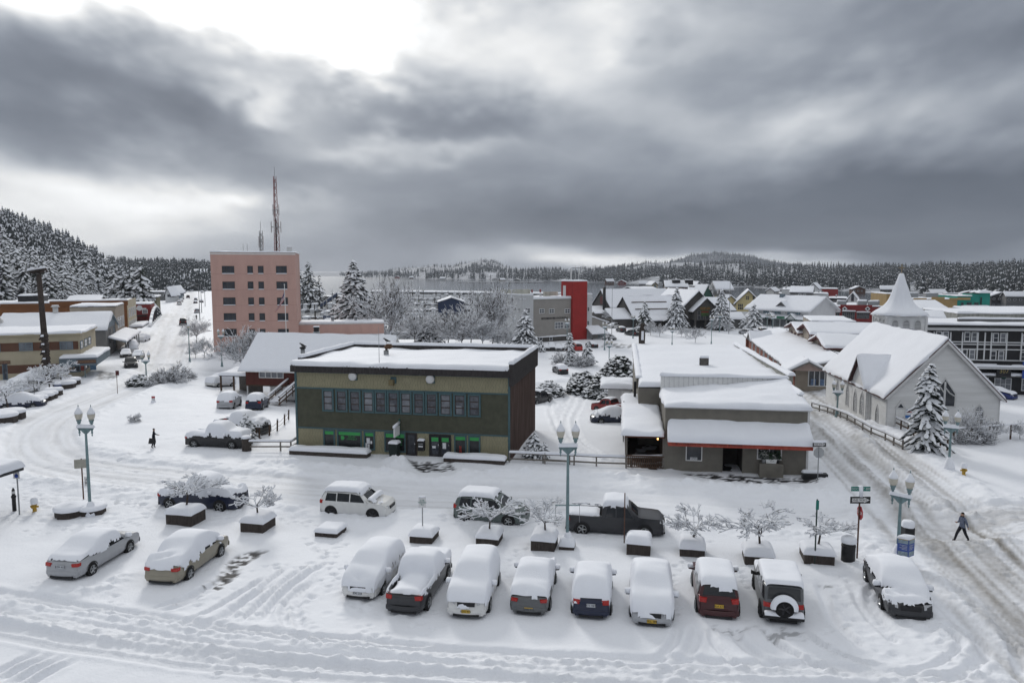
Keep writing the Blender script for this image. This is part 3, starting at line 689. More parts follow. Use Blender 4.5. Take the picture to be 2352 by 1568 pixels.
 b.door('F',um+.08,u1-.1,0,z1-.05,BLACKPAINT,BROWNF,True)
 u0=b.px('A8',735,1100)[0];u1=b.px('A8',950,1100)[0];um=(u0+u1)/2
 for a,c in((u0+.05,um-.02),(um+.02,u1-.05)):
  o=b.door('F',a,c,0,z1-.1,BLACKPAINT,BLACKPAINT,True)
  MB().box(a+.13,c-.13,.061,.066,z1-.62,z1-.28,T).out('green_film',GREENV,o)
  MB().box(a+.2,a+.5,.061,.066,.75,.95 if a<um-.5 else 1.25,T).out('notice',PAPER,o)
 for(x0,x1,red)in((985,1110,1),(1128,1250,0)):
  a=b.px('A8',x0,1110)[0];c=b.px('A8',x1,1110)[0]
  o=b.win('F',a,c,.2,z1,1,1,TEALT,DK,.12,d=.1,name='shop_window');MB().box(a+.12,c-.12,.043,.049,z1-.42,z1-.12,T).out('green_film',GREENV,o)
  if red:text_mesh('QUIZ',.26,mat('red_lettering',(.62,.05,.03),.5,0),o,T((a+c)/2,.052,.75),(math.pi/2,-math.pi/2,0))
 for k,x,y in(('A7',1817,505),('A8',748,535)):
  u,z=b.px(k,x,y);mb=MB().box(u-.35,u+.35,0,.1,z-.36,z+.36,T);o=mb.out('vent_mount',TEALT,b.e)
  mb=MB();vs_=[];pr=[(.34,.1),(.36,.14),(.36,.3),(.26,.36),(.05,.38)]
  n=16
  for r_,d_ in pr:
   for i in range(n):vs_.append(T(u+r_*math.cos(i*2*math.pi/n),d_,z+r_*math.sin(i*2*math.pi/n)))
  mb.add(vs_,[(i*n+k_,i*n+(k_+1)%n,(i+1)*n+(k_+1)%n,(i+1)*n+k_)for i in range(4)for k_ in range(n)]+[tuple(4*n+k_ for k_ in range(n))])
  mb.out('round_vent',GREYW,b.e,True)
 u,z=b.px('A8',350,560);MB().box(u-.05,u+.45,0,.08,z-.15,z+.4,T).out('vent_mount',TEALT,b.e);MB().box(u-.1,u+.3,.08,.5,z-.3,z+.18,T).out('extractor_hood',mat('mossy_metal',(.16,.13,.07),.8,.4,8),b.e)
 def onroof(k,x,y):
  p=at_z(*C(k,x,y),b.O.z+zr+.3);q=b.loc(p);return q.x,q.y
 x,y=onroof('A8',297,300);mb=MB().tube([(x,y,7),(x,y,8.25)],.24,12);o=mb.out('flue_pipe',GALV,b.e,True)
 MB().tube([(x,y,8.2),(x,y,8.45),(x+.15,y,8.62),(x+.4,y,8.62),(x+.5,y,8.45)],[.25,.25,.25,.25,.25],10).out('rusty_cowl',mat('rust',(.09,.05,.03),.9,.4,8),o,True)
 x,y=onroof('A7',1305,300);o=MB().tube([(x,y,7),(x,y,8.4)],.2,10).out('flue_pipe',GALV,b.e,True);MB().lathe([(.3,8.4),(.3,8.5),(.08,8.62)],10,(x,y,0)).out('flue_cap',BLACKPAINT,o,True)
 x,y=onroof('A8',446,213);o=MB().tube([(x,y,7),(x,y,7.75)],.2,10).out('vent_pipe',WHITEP,b.e,True);snow_cap_poly(o,[(x+.24*math.cos(k),y+.24*math.sin(k))for k in np.arange(8)*.785],7.75,.2)
 x,y=b.px('A8',222,380)[0],.1;o=MB().tube([(x,y,7.3),(x,y,11.0)],[.03,.015],5).out('whip_antenna',GALV,b.e);mb=MB()
 for a in range(4):mb.tube([(x,y,7.75),(x+.75*math.cos(a*1.57+.4),y+.75*math.sin(a*1.57+.4),7.45)],.02,4)
 mb.out('antenna_legs',GALV,o)
 return b
GREEN=green_building()
def hanging_sign():
 b=GREEN;T=b.T('F');u,z=b.px('A8',433,1000)
 t=thing('projecting_sign','small white business centre sign on a green bracket over the office door','sign',b.e.matrix_basis@Vector(T(u,0,z)),b.t)
 GB=mat('green_bracket',(.02,.08,.06),.6,.2,4)
 MB().box(-.06,.06,-.1,0,-1.0,.55).out('wall_bracket',GB,t);MB().box(-.03,.03,-1.5,-.08,.05,.14).out('arm',GB,t)
 o=MB().box(-.05,.05,-1.42,-.16,-.78,.02).out('sign_board',WHITEP,t)
 MB().hexa([(-.09,-1.52,.02),(.09,-1.52,.02),(.09,-.1,.14),(-.09,-.1,.14),(-.09,-1.5,.22),(.09,-1.5,.22),(.09,-.1,.34),(-.09,-.1,.34)]).out('sign_snow',SNOW,t,True)
 DG=mat('dark_lettering',(.02,.03,.025),.6,0);YL=mat('gold_lettering',(.45,.28,.03),.6,0)
 text_mesh('TONGASS\nBUSINESS\nCENTER',.17,DG,o,(-.052,-.55,-.36),(math.pi/2,0,-math.pi/2));text_mesh('TBC',.26,YL,o,(-.052,-1.1,-.42),(math.pi/2,0,-math.pi/2))
hanging_sign()
def long_planter(label,u0,u1,o0,o1,h=.5):
 b=GREEN;T=b.T('F');W_=u1-u0;p=b.e.matrix_basis@Vector(T(u0,o1,0));p.z=gs(p.x,p.y)-.12
 t=thing('long_planter',label,'planter',p,b.t,'long low planters along the office front')
 MB().box(0,W_,0,o1-o0,0,h).out('box',WOODD,t);snow_slab(t,(-.05,-.05,h),(W_+.05,-.05,h),(W_+.05,o1-o0,h),(-.05,o1-o0,h),.34,.5,.28,'snow_layer')
u0=GREEN.px('E3',60,1090)[0];u1=GREEN.px('E3',1580,1150)[0]
long_planter('long low planter under the shop windows left of the office entrance',u0+1.4,u1,.5,1.5)
u0=GREEN.px('A8',925,1340)[0];u1=GREEN.px('A8',1525,1380)[0]
long_planter('long low planter right of the glazed office doors',u0,u1,.5,1.5)
def bin_and_box():
 b=GREEN;T=b.T('F');u=b.px('A8',410,1250)[0];p=b.e.matrix_basis@Vector(T(u,.75,0));p.z=gs(p.x,p.y)-.03
 t=thing('wheelie_bin','dark green wheelie bin with a snow-covered lid beside the office door','bin',p,b.t)
 DG=mat('bin_green',(.016,.026,.024),.6,.2,4)
 MB().hexa([(-.32,-.3,0),(.32,-.3,0),(.32,.3,0),(-.32,.3,0),(-.42,-.4,1.15),(.42,-.4,1.15),(.42,.4,1.15),(-.42,.4,1.15)]).out('bin_body',DG,t)
 o=MB().box(-.45,.45,-.45,.43,1.15,1.24).out('lid',DG,t);snow_slab(o,(-.44,-.44,1.24),(.44,-.44,1.24),(.44,.42,1.24),(-.44,.42,1.24),.26,.3,.2)
 for s in(-.33,.33):MB().lathe([(.13,s-.04),(.13,s+.04)],10,(0,.33,.13),'x').out('wheel',TYRE,t)
 u,z=b.px('A8',660,1220);z=max(z,1.0)
 t=thing('mailbox','black drop box with white label on the wall between the office doors','mailbox',b.e.matrix_basis@Vector(T(u,0,z)),b.t)
 MB().box(-.27,.27,-.42,-.02,-.45,.45).out('box',BLACKPAINT,t);MB().box(-.2,.2,-.428,-.42,-.12,.0).out('label_plate',PAPER,t);MB().box(-.2,.2,-.428,-.42,.12,.2).out('slot',GALV,t)
 snow_slab(t,(-.29,-.44,.45),(.29,-.44,.45),(.29,0,.45),(-.29,0,.45),.2,.3,.15,'snow_cap')
bin_and_box()
# cafe
def cafe():
 b=bpx('cafe_building','low taupe cafe with a snow-loaded red awning and white corner trim','building',(1526,1079),(1854,1092),8.0)
 W,D=b.W,b.D;T=b.T('F');H=5.1
 mb=MB();ud0=b.px('B2',795,1200)[0];ud1=b.px('B2',978,1200)[0];zd=b.px('B2',880,1070)[1]+.25
 mb.box(0,ud0,0,.3,-1,zd).box(ud1,W,0,.3,-1,zd).box(0,W,0,.3,zd,H).box(0,.3,.3,D,-3,H).box(W-.3,W,.3,D,-3,H).box(.3,W-.3,D-.3,D,-3,H)
 mb.out('wall',CAFE,b.e)
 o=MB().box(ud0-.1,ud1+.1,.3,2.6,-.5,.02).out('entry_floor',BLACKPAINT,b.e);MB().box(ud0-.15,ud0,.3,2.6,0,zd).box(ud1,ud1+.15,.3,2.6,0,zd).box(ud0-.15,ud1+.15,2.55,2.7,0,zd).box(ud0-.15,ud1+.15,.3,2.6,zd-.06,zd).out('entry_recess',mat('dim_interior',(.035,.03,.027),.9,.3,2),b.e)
 b.lap('F',.12,ud0,-.5,zd,CAFE,.165,.028);b.lap('F',ud1,W-.14,-.5,zd,CAFE,.165,.028);b.lap('F',.12,W-.14,zd,H-.08,CAFE,.165,.028)
 b.lap('R',0,D,-2,H,CAFE,.165,.028)
 for u in(-.02,W-.14):MB().box(u,u+.14,-.2,.045,-.5,H,T).out('corner_trim',GREYW if u>1 else CAFE,b.e)
 for u in(ud0-.08,ud1):MB().box(u,u+.08,0,.06,0,zd,T).out('door_trim',CAFE,b.e)
 MB().box(-.1,W+.1,-.3,.12,H-.08,H+.08,T).out('cornice',GREYW,b.e)
 z_br=6.1
 ro=MB().hexa([(0,0,H-.2),(W,0,H-.2),(W,D,z_br-.3),(0,D,H-.6),(0,0,H),(W,0,H),(W,D,z_br),(0,D,H-.35)]).out('roof',DARKMETAL,b.e)
 snow_slab(ro,(-.15,-.25,H+.06),(W+.2,-.25,H+.06),(W+.1,D,z_br),(-.1,D,H-.3),.36,.6,.4,edges=(1,1,1,0))
 o=MB().hexa([(0,D-.12,H-.6),(W,D-.12,z_br-.1),(W,D+.1,z_br-.1),(0,D+.1,H-.6),(0,D-.12,6.45),(W,D-.12,6.45),(W,D+.1,6.45),(0,D+.1,6.45)]).out('parapet',WHITEP,b.e)
 mb=MB();u=.3
 while u<W-.2:mb.box(u,u+.05,D-.16,D-.12,H-.3+(z_br-H+.3)*u/W,6.42);u+=.42
 mb.out('parapet_battens',GREYW,b.e,kind='stuff');snow_slab(o,(-.1,D-.25,6.45),(W+.1,D-.25,6.45),(W+.1,D+.25,6.45),(-.1,D+.25,6.45),.22,.6,.2,'parapet_snow')
 o=MB().box(W-.14,W+.02,2.4,D,H-.2,H+.85).out('parapet',WHITEP,b.e);mb=MB();u=2.6
 while u<D-.3:mb.box(W-.17,W-.14,u,u+.16,H+.05,H+.8);u+=.4
 mb.out('parapet_battens',GREYW,b.e,kind='stuff');snow_slab(o,(W-.3,2.3,H+.85),(W+.15,2.3,H+.85),(W+.15,D,H+.85),(W-.3,D,H+.85),.22,.6,.2,'parapet_snow')
 za=b.px('B2',285,885)[1]-.1;ua0=b.px('B2',288,950)[0];ua1=b.px('B2',1592,990)[0];zfv=za-1.05;pr=1.25
 mb=MB().hexa([T(ua0,0,za-.12),T(ua1,0,za-.12),T(ua1,pr,zfv-.1),T(ua0,pr,zfv-.1),T(ua0,0,za),T(ua1,0,za),T(ua1,pr,zfv),T(ua0,pr,zfv)])
 aw=mb.out('awning',AWN,b.e);MB().box(ua0,ua1,pr-.02,pr+.03,zfv-.42,zfv+.02,T).out('valance',AWN,aw)
 for u in(ua0,ua1):MB().add([T(u,0,za),T(u,pr,zfv),T(u,pr,zfv-.4),T(u,0,zfv-.4)],[(0,1,2,3)]).out('awning_side',AWN,aw)
 snow_slab(aw,T(ua0-.06,pr+.16,zfv-.06),T(ua1+.06,pr+.16,zfv-.06),T(ua1+.02,-.0,za),T(ua0-.02,-.0,za),.38,.5,.34,'awning_snow',edges=(1,1,1,0))
 RL=mat('faded_lettering',(.10,.03,.025),.8,0)
 text_mesh("C & D Maggie's MOCHAS, MUGS & MORE",.30,RL,aw,T(ua0+2.9,pr+.035,zfv-.22),(math.pi/2,0,0))
 b.winpx('F','B2',458,1066,605,1240,1,1,WHITEP,GLASS,fw=.07,off=-.03);u,z=b.px('B2',528,1215)
 o=MB().box(u-.27,u+.27,.075,.085,z-.1,z+.1,T).out('open_sign',PAPER,b.e);text_mesh('OPEN',.18,BLACKPAINT,o,T(u,.089,z),(math.pi/2,0,0))
 b.winpx('F','B2',1112,1092,1335,1230,2,1,WHITEP,GLASS,fw=.08,mw=.08,off=-.03)
 for k,(du,dz)in enumerate(((.5,-.2),(1.2,-.2),(1.9,.0))):MB().box(ud1-1.5+k*.0+du*.2,ud1-1.42+du*.2,-2.54,-2.5,.9+k*.1,1.6+k*.1,T)
 u0,z1=b.px('B2',1120,1258);u1,_=b.px('B2',1335,1258);z1=1.0
 o=MB().box(u0,u1,.03,.75,-.3,z1,T).out('flower_box',CAFE,b.e);mb=MB()
 for i in range(7):mb.box(u0-.01,u1+.01,.02,.775,-.25+i*.18,-.12+i*.18,T)
 mb.out('box_boards',CAFE,o)
 x0=b.px('B1',770,1100)[0]-.1;x1=-.03;ze=b.px('B1',760,1000)[1];ze=max(ze,2.6);dp=12.5
 po=MB().box(x0,x1,0,dp,-.2,0).out('porch_floor',WOODB,b.e)
 for x in(x0,x1-.14):MB().box(x,x+.14,0,.14,-1,ze).out('porch_post',WOODG,po)
 for k in range(1,4):MB().box(x0,x0+.14,dp*k/3-.14,dp*k/3,-3.5,ze+.3).out('porch_post',WOODG,po)
 rl=MB().box(x0,x1,-.02,.1,1.0,1.1).box(x0,x1,0,.08,.12,.2)
 x=x0+.2
 while x<x1-.15:rl.box(x,x+.07,.02,.06,.2,1.0);x+=.16
 rl.out('porch_railing',WOODB,po)
 MB().box(x0+.05,x1,dp-.2,dp,-3,ze).box(x0+.02,x0+.1,4,dp,-3,ze).out('porch_wall',mat('dim_boards',(.05,.035,.028),.9,.3,3),po)
 MB().box(x1-.03,x1+.02,.3,dp,0,ze).out('porch_inner_wall',WOODB,po)
 MB().box(x0-.05,x1,-.12,.06,ze-.16,ze,).out('porch_beam',mat('brown_fascia',(.13,.05,.03),.8,.2,3),po)
 rf=MB().hexa([(x0-.3,-.35,ze),(x1,-.35,ze),(x1,dp,ze+.75),(x0-.3,dp,ze+.75),(x0-.3,-.35,ze+.1),(x1,-.35,ze+.1),(x1,dp,ze+.85),(x0-.3,dp,ze+.85)]).out('porch_roof',DARKMETAL,b.e)
 snow_slab(rf,(x0-.38,-.45,ze+.08),(x1,-.45,ze+.08),(x1,dp,ze+.85),(x0-.38,dp,ze+.85),.42,.6,.4)
 mb=MB().lathe([(.5,.72),(.5,.76)],12,(x0+1.3,2.2,0)).tube([(x0+1.3,2.2,0),(x0+1.3,2.2,.72)],.04,6);mb.out('porch_table',BLACKPAINT,po)
 LB=mat('warm_bulb',(1,.6,.2),.5,0,emit=((1,.5,.15),6));MB().lathe([(.01,0),(.06,.05),(.06,.12),(.01,.17)],8,(x1-.5,.6,ze-.45)).out('porch_bulb',LB,po,True)
 return b
CAFE_B=cafe()
def cafe_rear():
 b0=CAFE_B;o=b0.e.matrix_basis@Vector((-1.9,b0.D+.35,0))
 b=Bd('rear_hall','long flat-roofed hall with grey boards and mossy concrete parapet behind the cafe','building',(o.x,o.y,-3.4),b0.t,13.5,34.0)
 W,D=b.W,b.D;H=8.9
 b.walls(CAFE,z0=-1,z1=H-.3);b.lap('L',0,D,0,H-.3,CAFE,.2,.03);b.lap('F',0,2.2,4,H-.3,CAFE,.2,.03)
 ro=b.box('roof',DARKMETAL,0,W,0,D,H-.3,H-.15)
 snow_slab(ro,(.0,-.1,H-.15),(W-.3,-.1,H+.1),(W-.3,D,H+.1),(0,D,H-.15),.36,1.2,.4,edges=(1,0,1,1))
 o=MB().box(-.15,.25,3.5,D,H-.9,H+.15).out('parapet',CAFE,b.e);snow_slab(o,(-.25,3.4,H+.15),(.4,3.4,H+.15),(.4,D,H+.15),(-.25,D,H+.15),.3,.8,.25,'parapet_snow')
 o=MB().hexa([(W-.3,1,H-1.5),(W,1,H-1.5),(W+.0,D,H-1.5),(W-.3,D,H-1.5),(W-.3,1,H+1.0),(W,1,H+1.0),(W,D,H+.5),(W-.3,D,H+.5)]).out('parapet',CONC,b.e)
 snow_slab(o,(W-.42,.9,H+1.0),(W+.2,.9,H+1.0),(W+.2,D+.1,H+.5),(W-.42,D+.1,H+.5),.26,.8,.2,'parapet_snow')
 MB().box(W,W+.05,0,D,-1,H-1.4).out('side_wall_render',CONC,b.e)
 q=b.loc(at_z(*C('B1',1478,365),b.O.z+H+.2));o=MB().box(q.x-.45,q.x+.45,q.y-.35,q.y+.35,H-.1,H+1.1).out('roof_vent',DARKMETAL,b.e)
 mb=MB();
 for k in range(5):mb.box(q.x-.38,q.x+.38,q.y-.38,q.y-.35,H+.35+k*.14,H+.42+k*.14)
 mb.out('vent_slats',WOODG,o);snow_slab(o,(q.x-.48,q.y-.38,H+1.1),(q.x+.48,q.y-.38,H+1.1),(q.x+.48,q.y+.38,H+1.1),(q.x-.48,q.y+.38,H+1.1),.14,.3,.1)
 mb=MB()
 for k in range(12):mb.box(-1.3,-.2,1.0+k*.28,1.28+k*.28,6.2-k*.42-.08,6.2-k*.42)
 mb.hexa([(-1.36,.9,6.1),(-1.3,.9,6.1),(-1.3,4.4,.9),(-1.36,4.4,.9),(-1.36,.9,6.4),(-1.3,.9,6.4),(-1.3,4.4,1.2),(-1.36,4.4,1.2)])
 for k in range(4):mb.box(-1.36,-1.28,.9+k*1.1,.98+k*1.1,0,7.2-k*1.4)
 mb.out('outside_stair',WOODD,b.e)
 o=MB().tube([(-.3,2.6,6.9),(-.3,2.6,8.8)],.12,8).out('downpipe',BLACKPAINT,b.e)
 return b
cafe_rear()
def shed():
 p=G(*C('B1',595,735));b=Bd('garden_shed','small pale shed with a snow-piled roof and panelled door','shed',p,rad(-8),3.3,3.2)
 b.walls(GREYW,z0=-.5,z1=2.5);b.lap('F',0,3.3,0,2.5,GREYW,.2,.02);b.door('F',1.9,2.9,.1,2.2,WHITEP,GREYW)
 o=MB().box(-1.0,3.5,-.5,3.7,2.5,2.62).out('roof',DARKMETAL,b.e);snow_slab(o,(-1.1,-.6,2.62),(3.6,-.6,2.62),(3.6,3.8,3.3),(-1.1,3.8,3.3),.55,.4,.4)
 return b
shed()
def flowers():
 b=CAFE_B;T=b.T('F');u0=b.px('B2',1120,1258)[0];u1=b.px('B2',1335,1258)[0]
 GRN=mat('evergreen_sprigs',(.03,.06,.03),.8,.4,8);WF=mat('white_blossom',(.6,.6,.58),.8,.1,6);r_=random.Random(5)
 def clump(mb,c,r,n,s):
  for _ in range(n):
   d=Vector((r_.gauss(0,1),r_.gauss(0,1),r_.gauss(0,1))).normalized()*r*r_.uniform(.3,1);a=Vector(c)+d;e=Vector((r_.uniform(-s,s),r_.uniform(-s,s),r_.uniform(-s,s)));f=Vector((r_.uniform(-s,s),r_.uniform(-s,s),r_.uniform(-s,s)))
   mb.add([a,a+e,a+f],[(0,1,2)])
 pos=b.e.matrix_basis@Vector(T((u0+u1)/2,.4,1.0))
 t=thing('flower_pot','white rectangular pot of evergreen sprigs on the cafe flower box','plant pot',pos,b.t)
 MB().hexa([(-.35,-.16,-.02),(.35,-.16,-.02),(.35,.16,-.02),(-.35,.16,-.02),(-.42,-.2,.32),(.42,-.2,.32),(.42,.2,.32),(-.42,.2,.32)]).out('pot',WHITEP,t)
 mb=MB();clump(mb,(0,0,.5),.42,260,.1);mb.out('foliage',GRN,t);mb=MB();clump(mb,(.2,-.1,.5),.25,60,.07);mb.out('blossom',WF,t)
 t=thing('potted_plant','bushy white-flowered plant in a small pot beside the cafe window','plant pot',b.e.matrix_basis@Vector(T(u0+.35,.4,1.0)),b.t)
 MB().lathe([(.13,-.02),(.18,.3)],10).out('pot',GALV,t);mb=MB();clump(mb,(0,0,.65),.42,220,.1);mb.out('foliage',GRN,t);mb=MB();clump(mb,(0,-.05,.7),.42,160,.08);mb.out('blossom',WF,t)
 t=thing('wreath','round evergreen wreath standing before the cafe window','wreath',b.e.matrix_basis@Vector(T((u0+u1)/2,.2,1.3)),b.t)
 mb=MB()
 for i in range(300):
  a=r_.uniform(0,6.283);c=Vector((math.cos(a)*.42,r_.uniform(-.08,.08),.45+math.sin(a)*.42));clump(mb,c,.1,1,.12)
 mb.out('wreath_ring',GRN,t)
 t=thing('potted_spruce','thin little potted spruce on the cafe flower box','plant pot',b.e.matrix_basis@Vector(T(u1-.35,.4,1.0)),b.t)
 MB().lathe([(.11,-.02),(.14,.22)],8).out('pot',BLACKPAINT,t);mb=MB().tube([(0,0,.2),(0,0,1.5)],[.02,.008],4)
 for i in range(120):
  h=r_.uniform(.35,1.5);a=r_.uniform(0,6.283);L=.36*(1.6-h)/1.3;mb.add([(0,0,h),(L*math.cos(a),L*math.sin(a),h-.05),(L*.7*math.cos(a+.3),L*.7*math.sin(a+.3),h+.03)],[(0,1,2)])
 mb.out('foliage',GRN,t)
flowers()
# church
def pointed(u,w_,z0,zs,z1):
 return[(u-w_,z0),(u+w_,z0),(u+w_,zs),(u+w_*.62,zs+(z1-zs)*.55),(u,z1),(u-w_*.62,zs+(z1-zs)*.55),(u-w_,zs)]
def lancet(b,f,u,w_,z0,zs,z1,off=0.0,pm=None,fm=None):
 T=b.T(f,off);mb=MB();fm=fm or GREYW
 out=pointed(u,w_+.1,z0-.1,zs,z1+.16);inn=pointed(u,w_,z0,zs,z1);n=len(out)
 vs_=[T(a,.07,z)for a,z in out]+[T(a,.07,z)for a,z in inn]+[T(a,-.02,z)for a,z in out]
 mb.add(vs_,[(i,(i+1)%n,(i+1)%n+n,i+n)for i in range(n)]+[(i,i+2*n,(i+1)%n+2*n,(i+1)%n)for i in range(n)])
 mb.box(u-.02,u+.02,.0,.05,z0,z1-.05,T).box(u-w_,u+w_,.0,.045,zs-.02,zs+.03,T)
 o=mb.out('lancet_window',fm,b.e);p=MB();p.add([T(a,.02,z)for a,z in inn],[tuple(range(n))]);p.out('pane',pm or GLASS_L,o);return o
def church():
 P=G(2033.5,982);t=rad(-7.5);W,D=10.6,20.5
 b=Bd('church','white clapboard church with steep snowy roof, lancet windows and a belfry spire','church',(P.x,P.y,P.z-.2),t,W,D)
 ze,zr=3.7,9.25
 b.walls(CHW,z0=-2.5,z1=ze);T=b.T('F');TL=b.T('L')
 b.lap('F',0,W,-.6,ze,CHW,.17,.025);b.lap('L',0,D,-2.4,ze,CHW,.17,.025)
 mb=MB();n=30;hw=W/2
 for i in range(n):
  z0=ze+(zr-.2-ze)*i/n;z1=ze+(zr-.2-ze)*(i+1)/n;a0=(zr-.15-z0)/(zr-ze)*hw;a1=(zr-.15-z1)/(zr-ze)*hw
  mb.add([T(hw-a0,0,z0),T(hw+a0,0,z0),T(hw+a0,.025,z0),T(hw-a0,.025,z0),T(hw+a1,.004,z1),T(hw-a1,.004,z1)],[(0,1,2,3),(3,2,4,5)])
 mb.out('gable_boards',CHW,b.e,kind='stuff')
 DKT=mat('dark_red_eave',(.07,.03,.028),.7,.2,4)
 b.gable(0,W,0,D,ze,zr,'y',.42,DKT,CHW,.30,gables='LR',step=.7)
 for u in(0,W-.12):MB().box(u,u+.12,-.05,.05,-.8,ze,T).out('corner_board',GREYW,b.e)
 mb=MB()
 for s in(-1,1):
  c=hw+s*(hw+.35);mb.hexa([T(c,.38,ze-.5),T(c-s*.3,.38,ze-.5),T(hw-s*.0,.38,zr-.42),T(hw,.38,zr-.12),T(c,.44,ze-.5),T(c-s*.3,.44,ze-.5),T(hw,.44,zr-.42),T(hw,.44,zr-.12)])
 mb.out('bargeboard',GREYW,b.e)
 u0,u1=4.6,9.6;o=MB().box(-.35,0,u0+.3,u1-.3,-2.4,ze+.3).out('bay_wall',CHW,b.e);b.lap('L',u0+.3,u1-.3,-2.4,ze+.3,CHW,.17,.025,-.35)
 uc=(u0+u1)/2;zbay=6.6;x_in=(zbay-ze)/(zr-ze)*hw
 mb=MB()
 for s,c in((-1,u0-.25),(1,u1+.25)):
  lo=ze-.25;mb.hexa([(-.75,c,lo-.12),(x_in,uc,zbay-.12),(x_in+.02,uc,zbay),(-.75,c,lo),(-.75,uc,zbay-.12),(x_in,uc+.01,zbay-.12),(x_in,uc+.01,zbay),(-.75,uc,zbay)])
 mb2=MB()
 for c in(u0-.25,u1+.25):
  mb2.add([(-.75,c,ze-.28),(-.75,uc,zbay),(-.75,uc,zbay-.14),(-.75,c,ze-.42)],[(0,1,2,3)])
 mb2.out('bay_bargeboard',GREYW,b.e)
 rr_=MB()
 for c in(u0-.25,u1+.25):rr_.quad((-.75,c,ze-.28),(.5,c,ze-.28+.0),(x_in,uc,zbay),(-.75,uc,zbay))
 ro=rr_.out('bay_roof',DKT,b.e)
 for c in(u0-.25,u1+.25):snow_slab(ro,(-.8,c,ze-.28),(.55,c,ze-.2),(x_in+.1,uc,zbay),(-.8,uc,zbay),.3,.6,.2,edges=(1,0,1,0))
 MB().add([(-.36,u0+.3,ze+.28),(-.36,u1-.3,ze+.28),(-.36,uc,zbay-.25)],[(0,1,2)]).out('bay_gable',CHW,b.e)
 for u,z0,w_,of in((15.8,.2,.42,0),(12.0,.3,.42,0),(8.2,.3,.45,-.35),(6.0,.4,.52,-.35),(2.4,.2,.36,0)):
  lancet(b,'L',u,w_,z0,z0+(1.5 if u!=2.4 else 1.0),z0+(2.4 if u!=2.4 else 1.8),of)
 for u in(17.5,9.9,4.0):b.win('L',u,u+.8,-1.6,-.9,2,1,GREYW,GLASS)
 MB().tube([TL(4.35,.1,3.4),TL(4.35,.1,-1.5)],.05,6).out('downpipe',GREYW,b.e);MB().tube([TL(10.1,.1,3.4),TL(10.1,.1,-2)],.05,6).out('downpipe',GREYW,b.e)
 u,z=b.px('B3',1265,620);w_=.95;z0,z1=z-1.25,z+1.4
 out=[(u-w_-.14,z0-.14),(u+w_+.14,z0-.14),(u+w_+.14,z0+1.3),(u,z1+.2),(u-w_-.14,z0+1.3)];inn=[(u-w_,z0),(u+w_,z0),(u+w_,z0+1.25),(u,z1),(u-w_,z0+1.25)];n=5
 mb=MB();mb.add([T(a,.09,q)for a,q in out]+[T(a,.09,q)for a,q in inn]+[T(a,-.02,q)for a,q in out],[(i,(i+1)%n,(i+1)%n+n,i+n)for i in range(n)]+[(i,i+2*n,(i+1)%n+2*n,(i+1)%n)for i in range(n)])
 mb.box(u-.09,u+.09,.02,.085,z0,z1-.2,T);mb.tube([T(u,.06,z0+1.25),T(u-w_*.5,.06,z0+1.95)],.06,4).tube([T(u,.06,z0+1.9),T(u+w_*.5,.06,z0+1.3)],.06,4).tube([T(u+w_*.5,.06,z0+1.3),T(u+w_,.06,z0+1.0)],.06,4)
 o=mb.out('great_window',GREYW,b.e);p=MB();p.add([T(a,.03,q)for a,q in inn],[(0,1,2,3,4)]);p.out('pane',GLASS,o)
 u,z=b.px('B3',1580,810);lancet(b,'F',u,.38,z-.7,z+.3,z+.9)
 u0,_=b.px('B3',812,850);u1,_=b.px('B3',898,850);b.door('F',u0+.05,u1-.05,.25,2.15,WHITEP,GREYW)
 um=(u0+u1)/2;mb=MB();mb.add([T(u0-.1,.08,2.25),T(u1+.1,.08,2.25),T(um,.08,3.1),T(u0-.1,0,2.25),T(u1+.1,0,2.25),T(um,0,3.1)],[(0,1,2),(0,3,4,1),(1,4,5,2),(2,5,3,0)]);o=mb.out('door_pediment',GREYW,b.e)
 MB().add([T(um-.28,.09,2.32),T(um+.28,.09,2.32),T(um,.09,2.72)],[(0,1,2)]).out('pane',GLASS,o)
 u,z=b.px('B3',940,800);o=MB().box(u-.4,u+.4,.03,.07,z-.5,z+.5,T).out('notice_board',PAPER,b.e);MB().box(u-.4,u+.4,.071,.076,z-.5,z-.2,T).out('blue_panel',mat('blue_panel',(.05,.16,.42),.6,0),o)
 MB().box(u-.3,u+.3,.071,.076,z+.25,z+.35,T).out('printed_line',mat('blue_grey_print',(.2,.25,.35),.7,0),o);MB().box(u-.22,u+.22,.071,.076,z+.08,z+.16,T).out('printed_line',mat('red_print',(.4,.08,.08),.7,0),o)
 c=b.loc(at_y(*C('A5',1040,600),P.y+D+1.5));cx_,cy_=c.x,c.y;zt=at_y(*C('A5',1040,555),P.y+D+1.5).z-b.O.z;zs=at_y(*C('A5',1040,222),P.y+D+1.5).z-b.O.z;hw_=2.35;n=8
 k_=b.O.y+cy_;sp=MB().box(cx_-hw_,cx_+hw_,cy_-hw_,cy_+hw_,-2,zt).out('tower',CHW,b.e)
 SP=[(3.25,zt-.1),(2.9,zt+.25),(1.85,zt+1.0),(1.25,zt+1.9),(.8,zt+3.2),(.3,zs-.5),(.12,zs)]
 mb=MB();vs_=[]
 for r_,h in SP:
  for k in range(8):
   a=math.pi/8+k*math.pi/4;vs_.append((cx_+r_*1.06*math.cos(a),cy_+r_*1.06*math.sin(a),h))
 nl=len(SP);mb.add(vs_,[(i*8+k,i*8+(k+1)%8,(i+1)*8+(k+1)%8,(i+1)*8+k)for i in range(nl-1)for k in range(8)]+[tuple(range(7,-1,-1))])
 spire=mb.out('spire',GREYW,b.e)
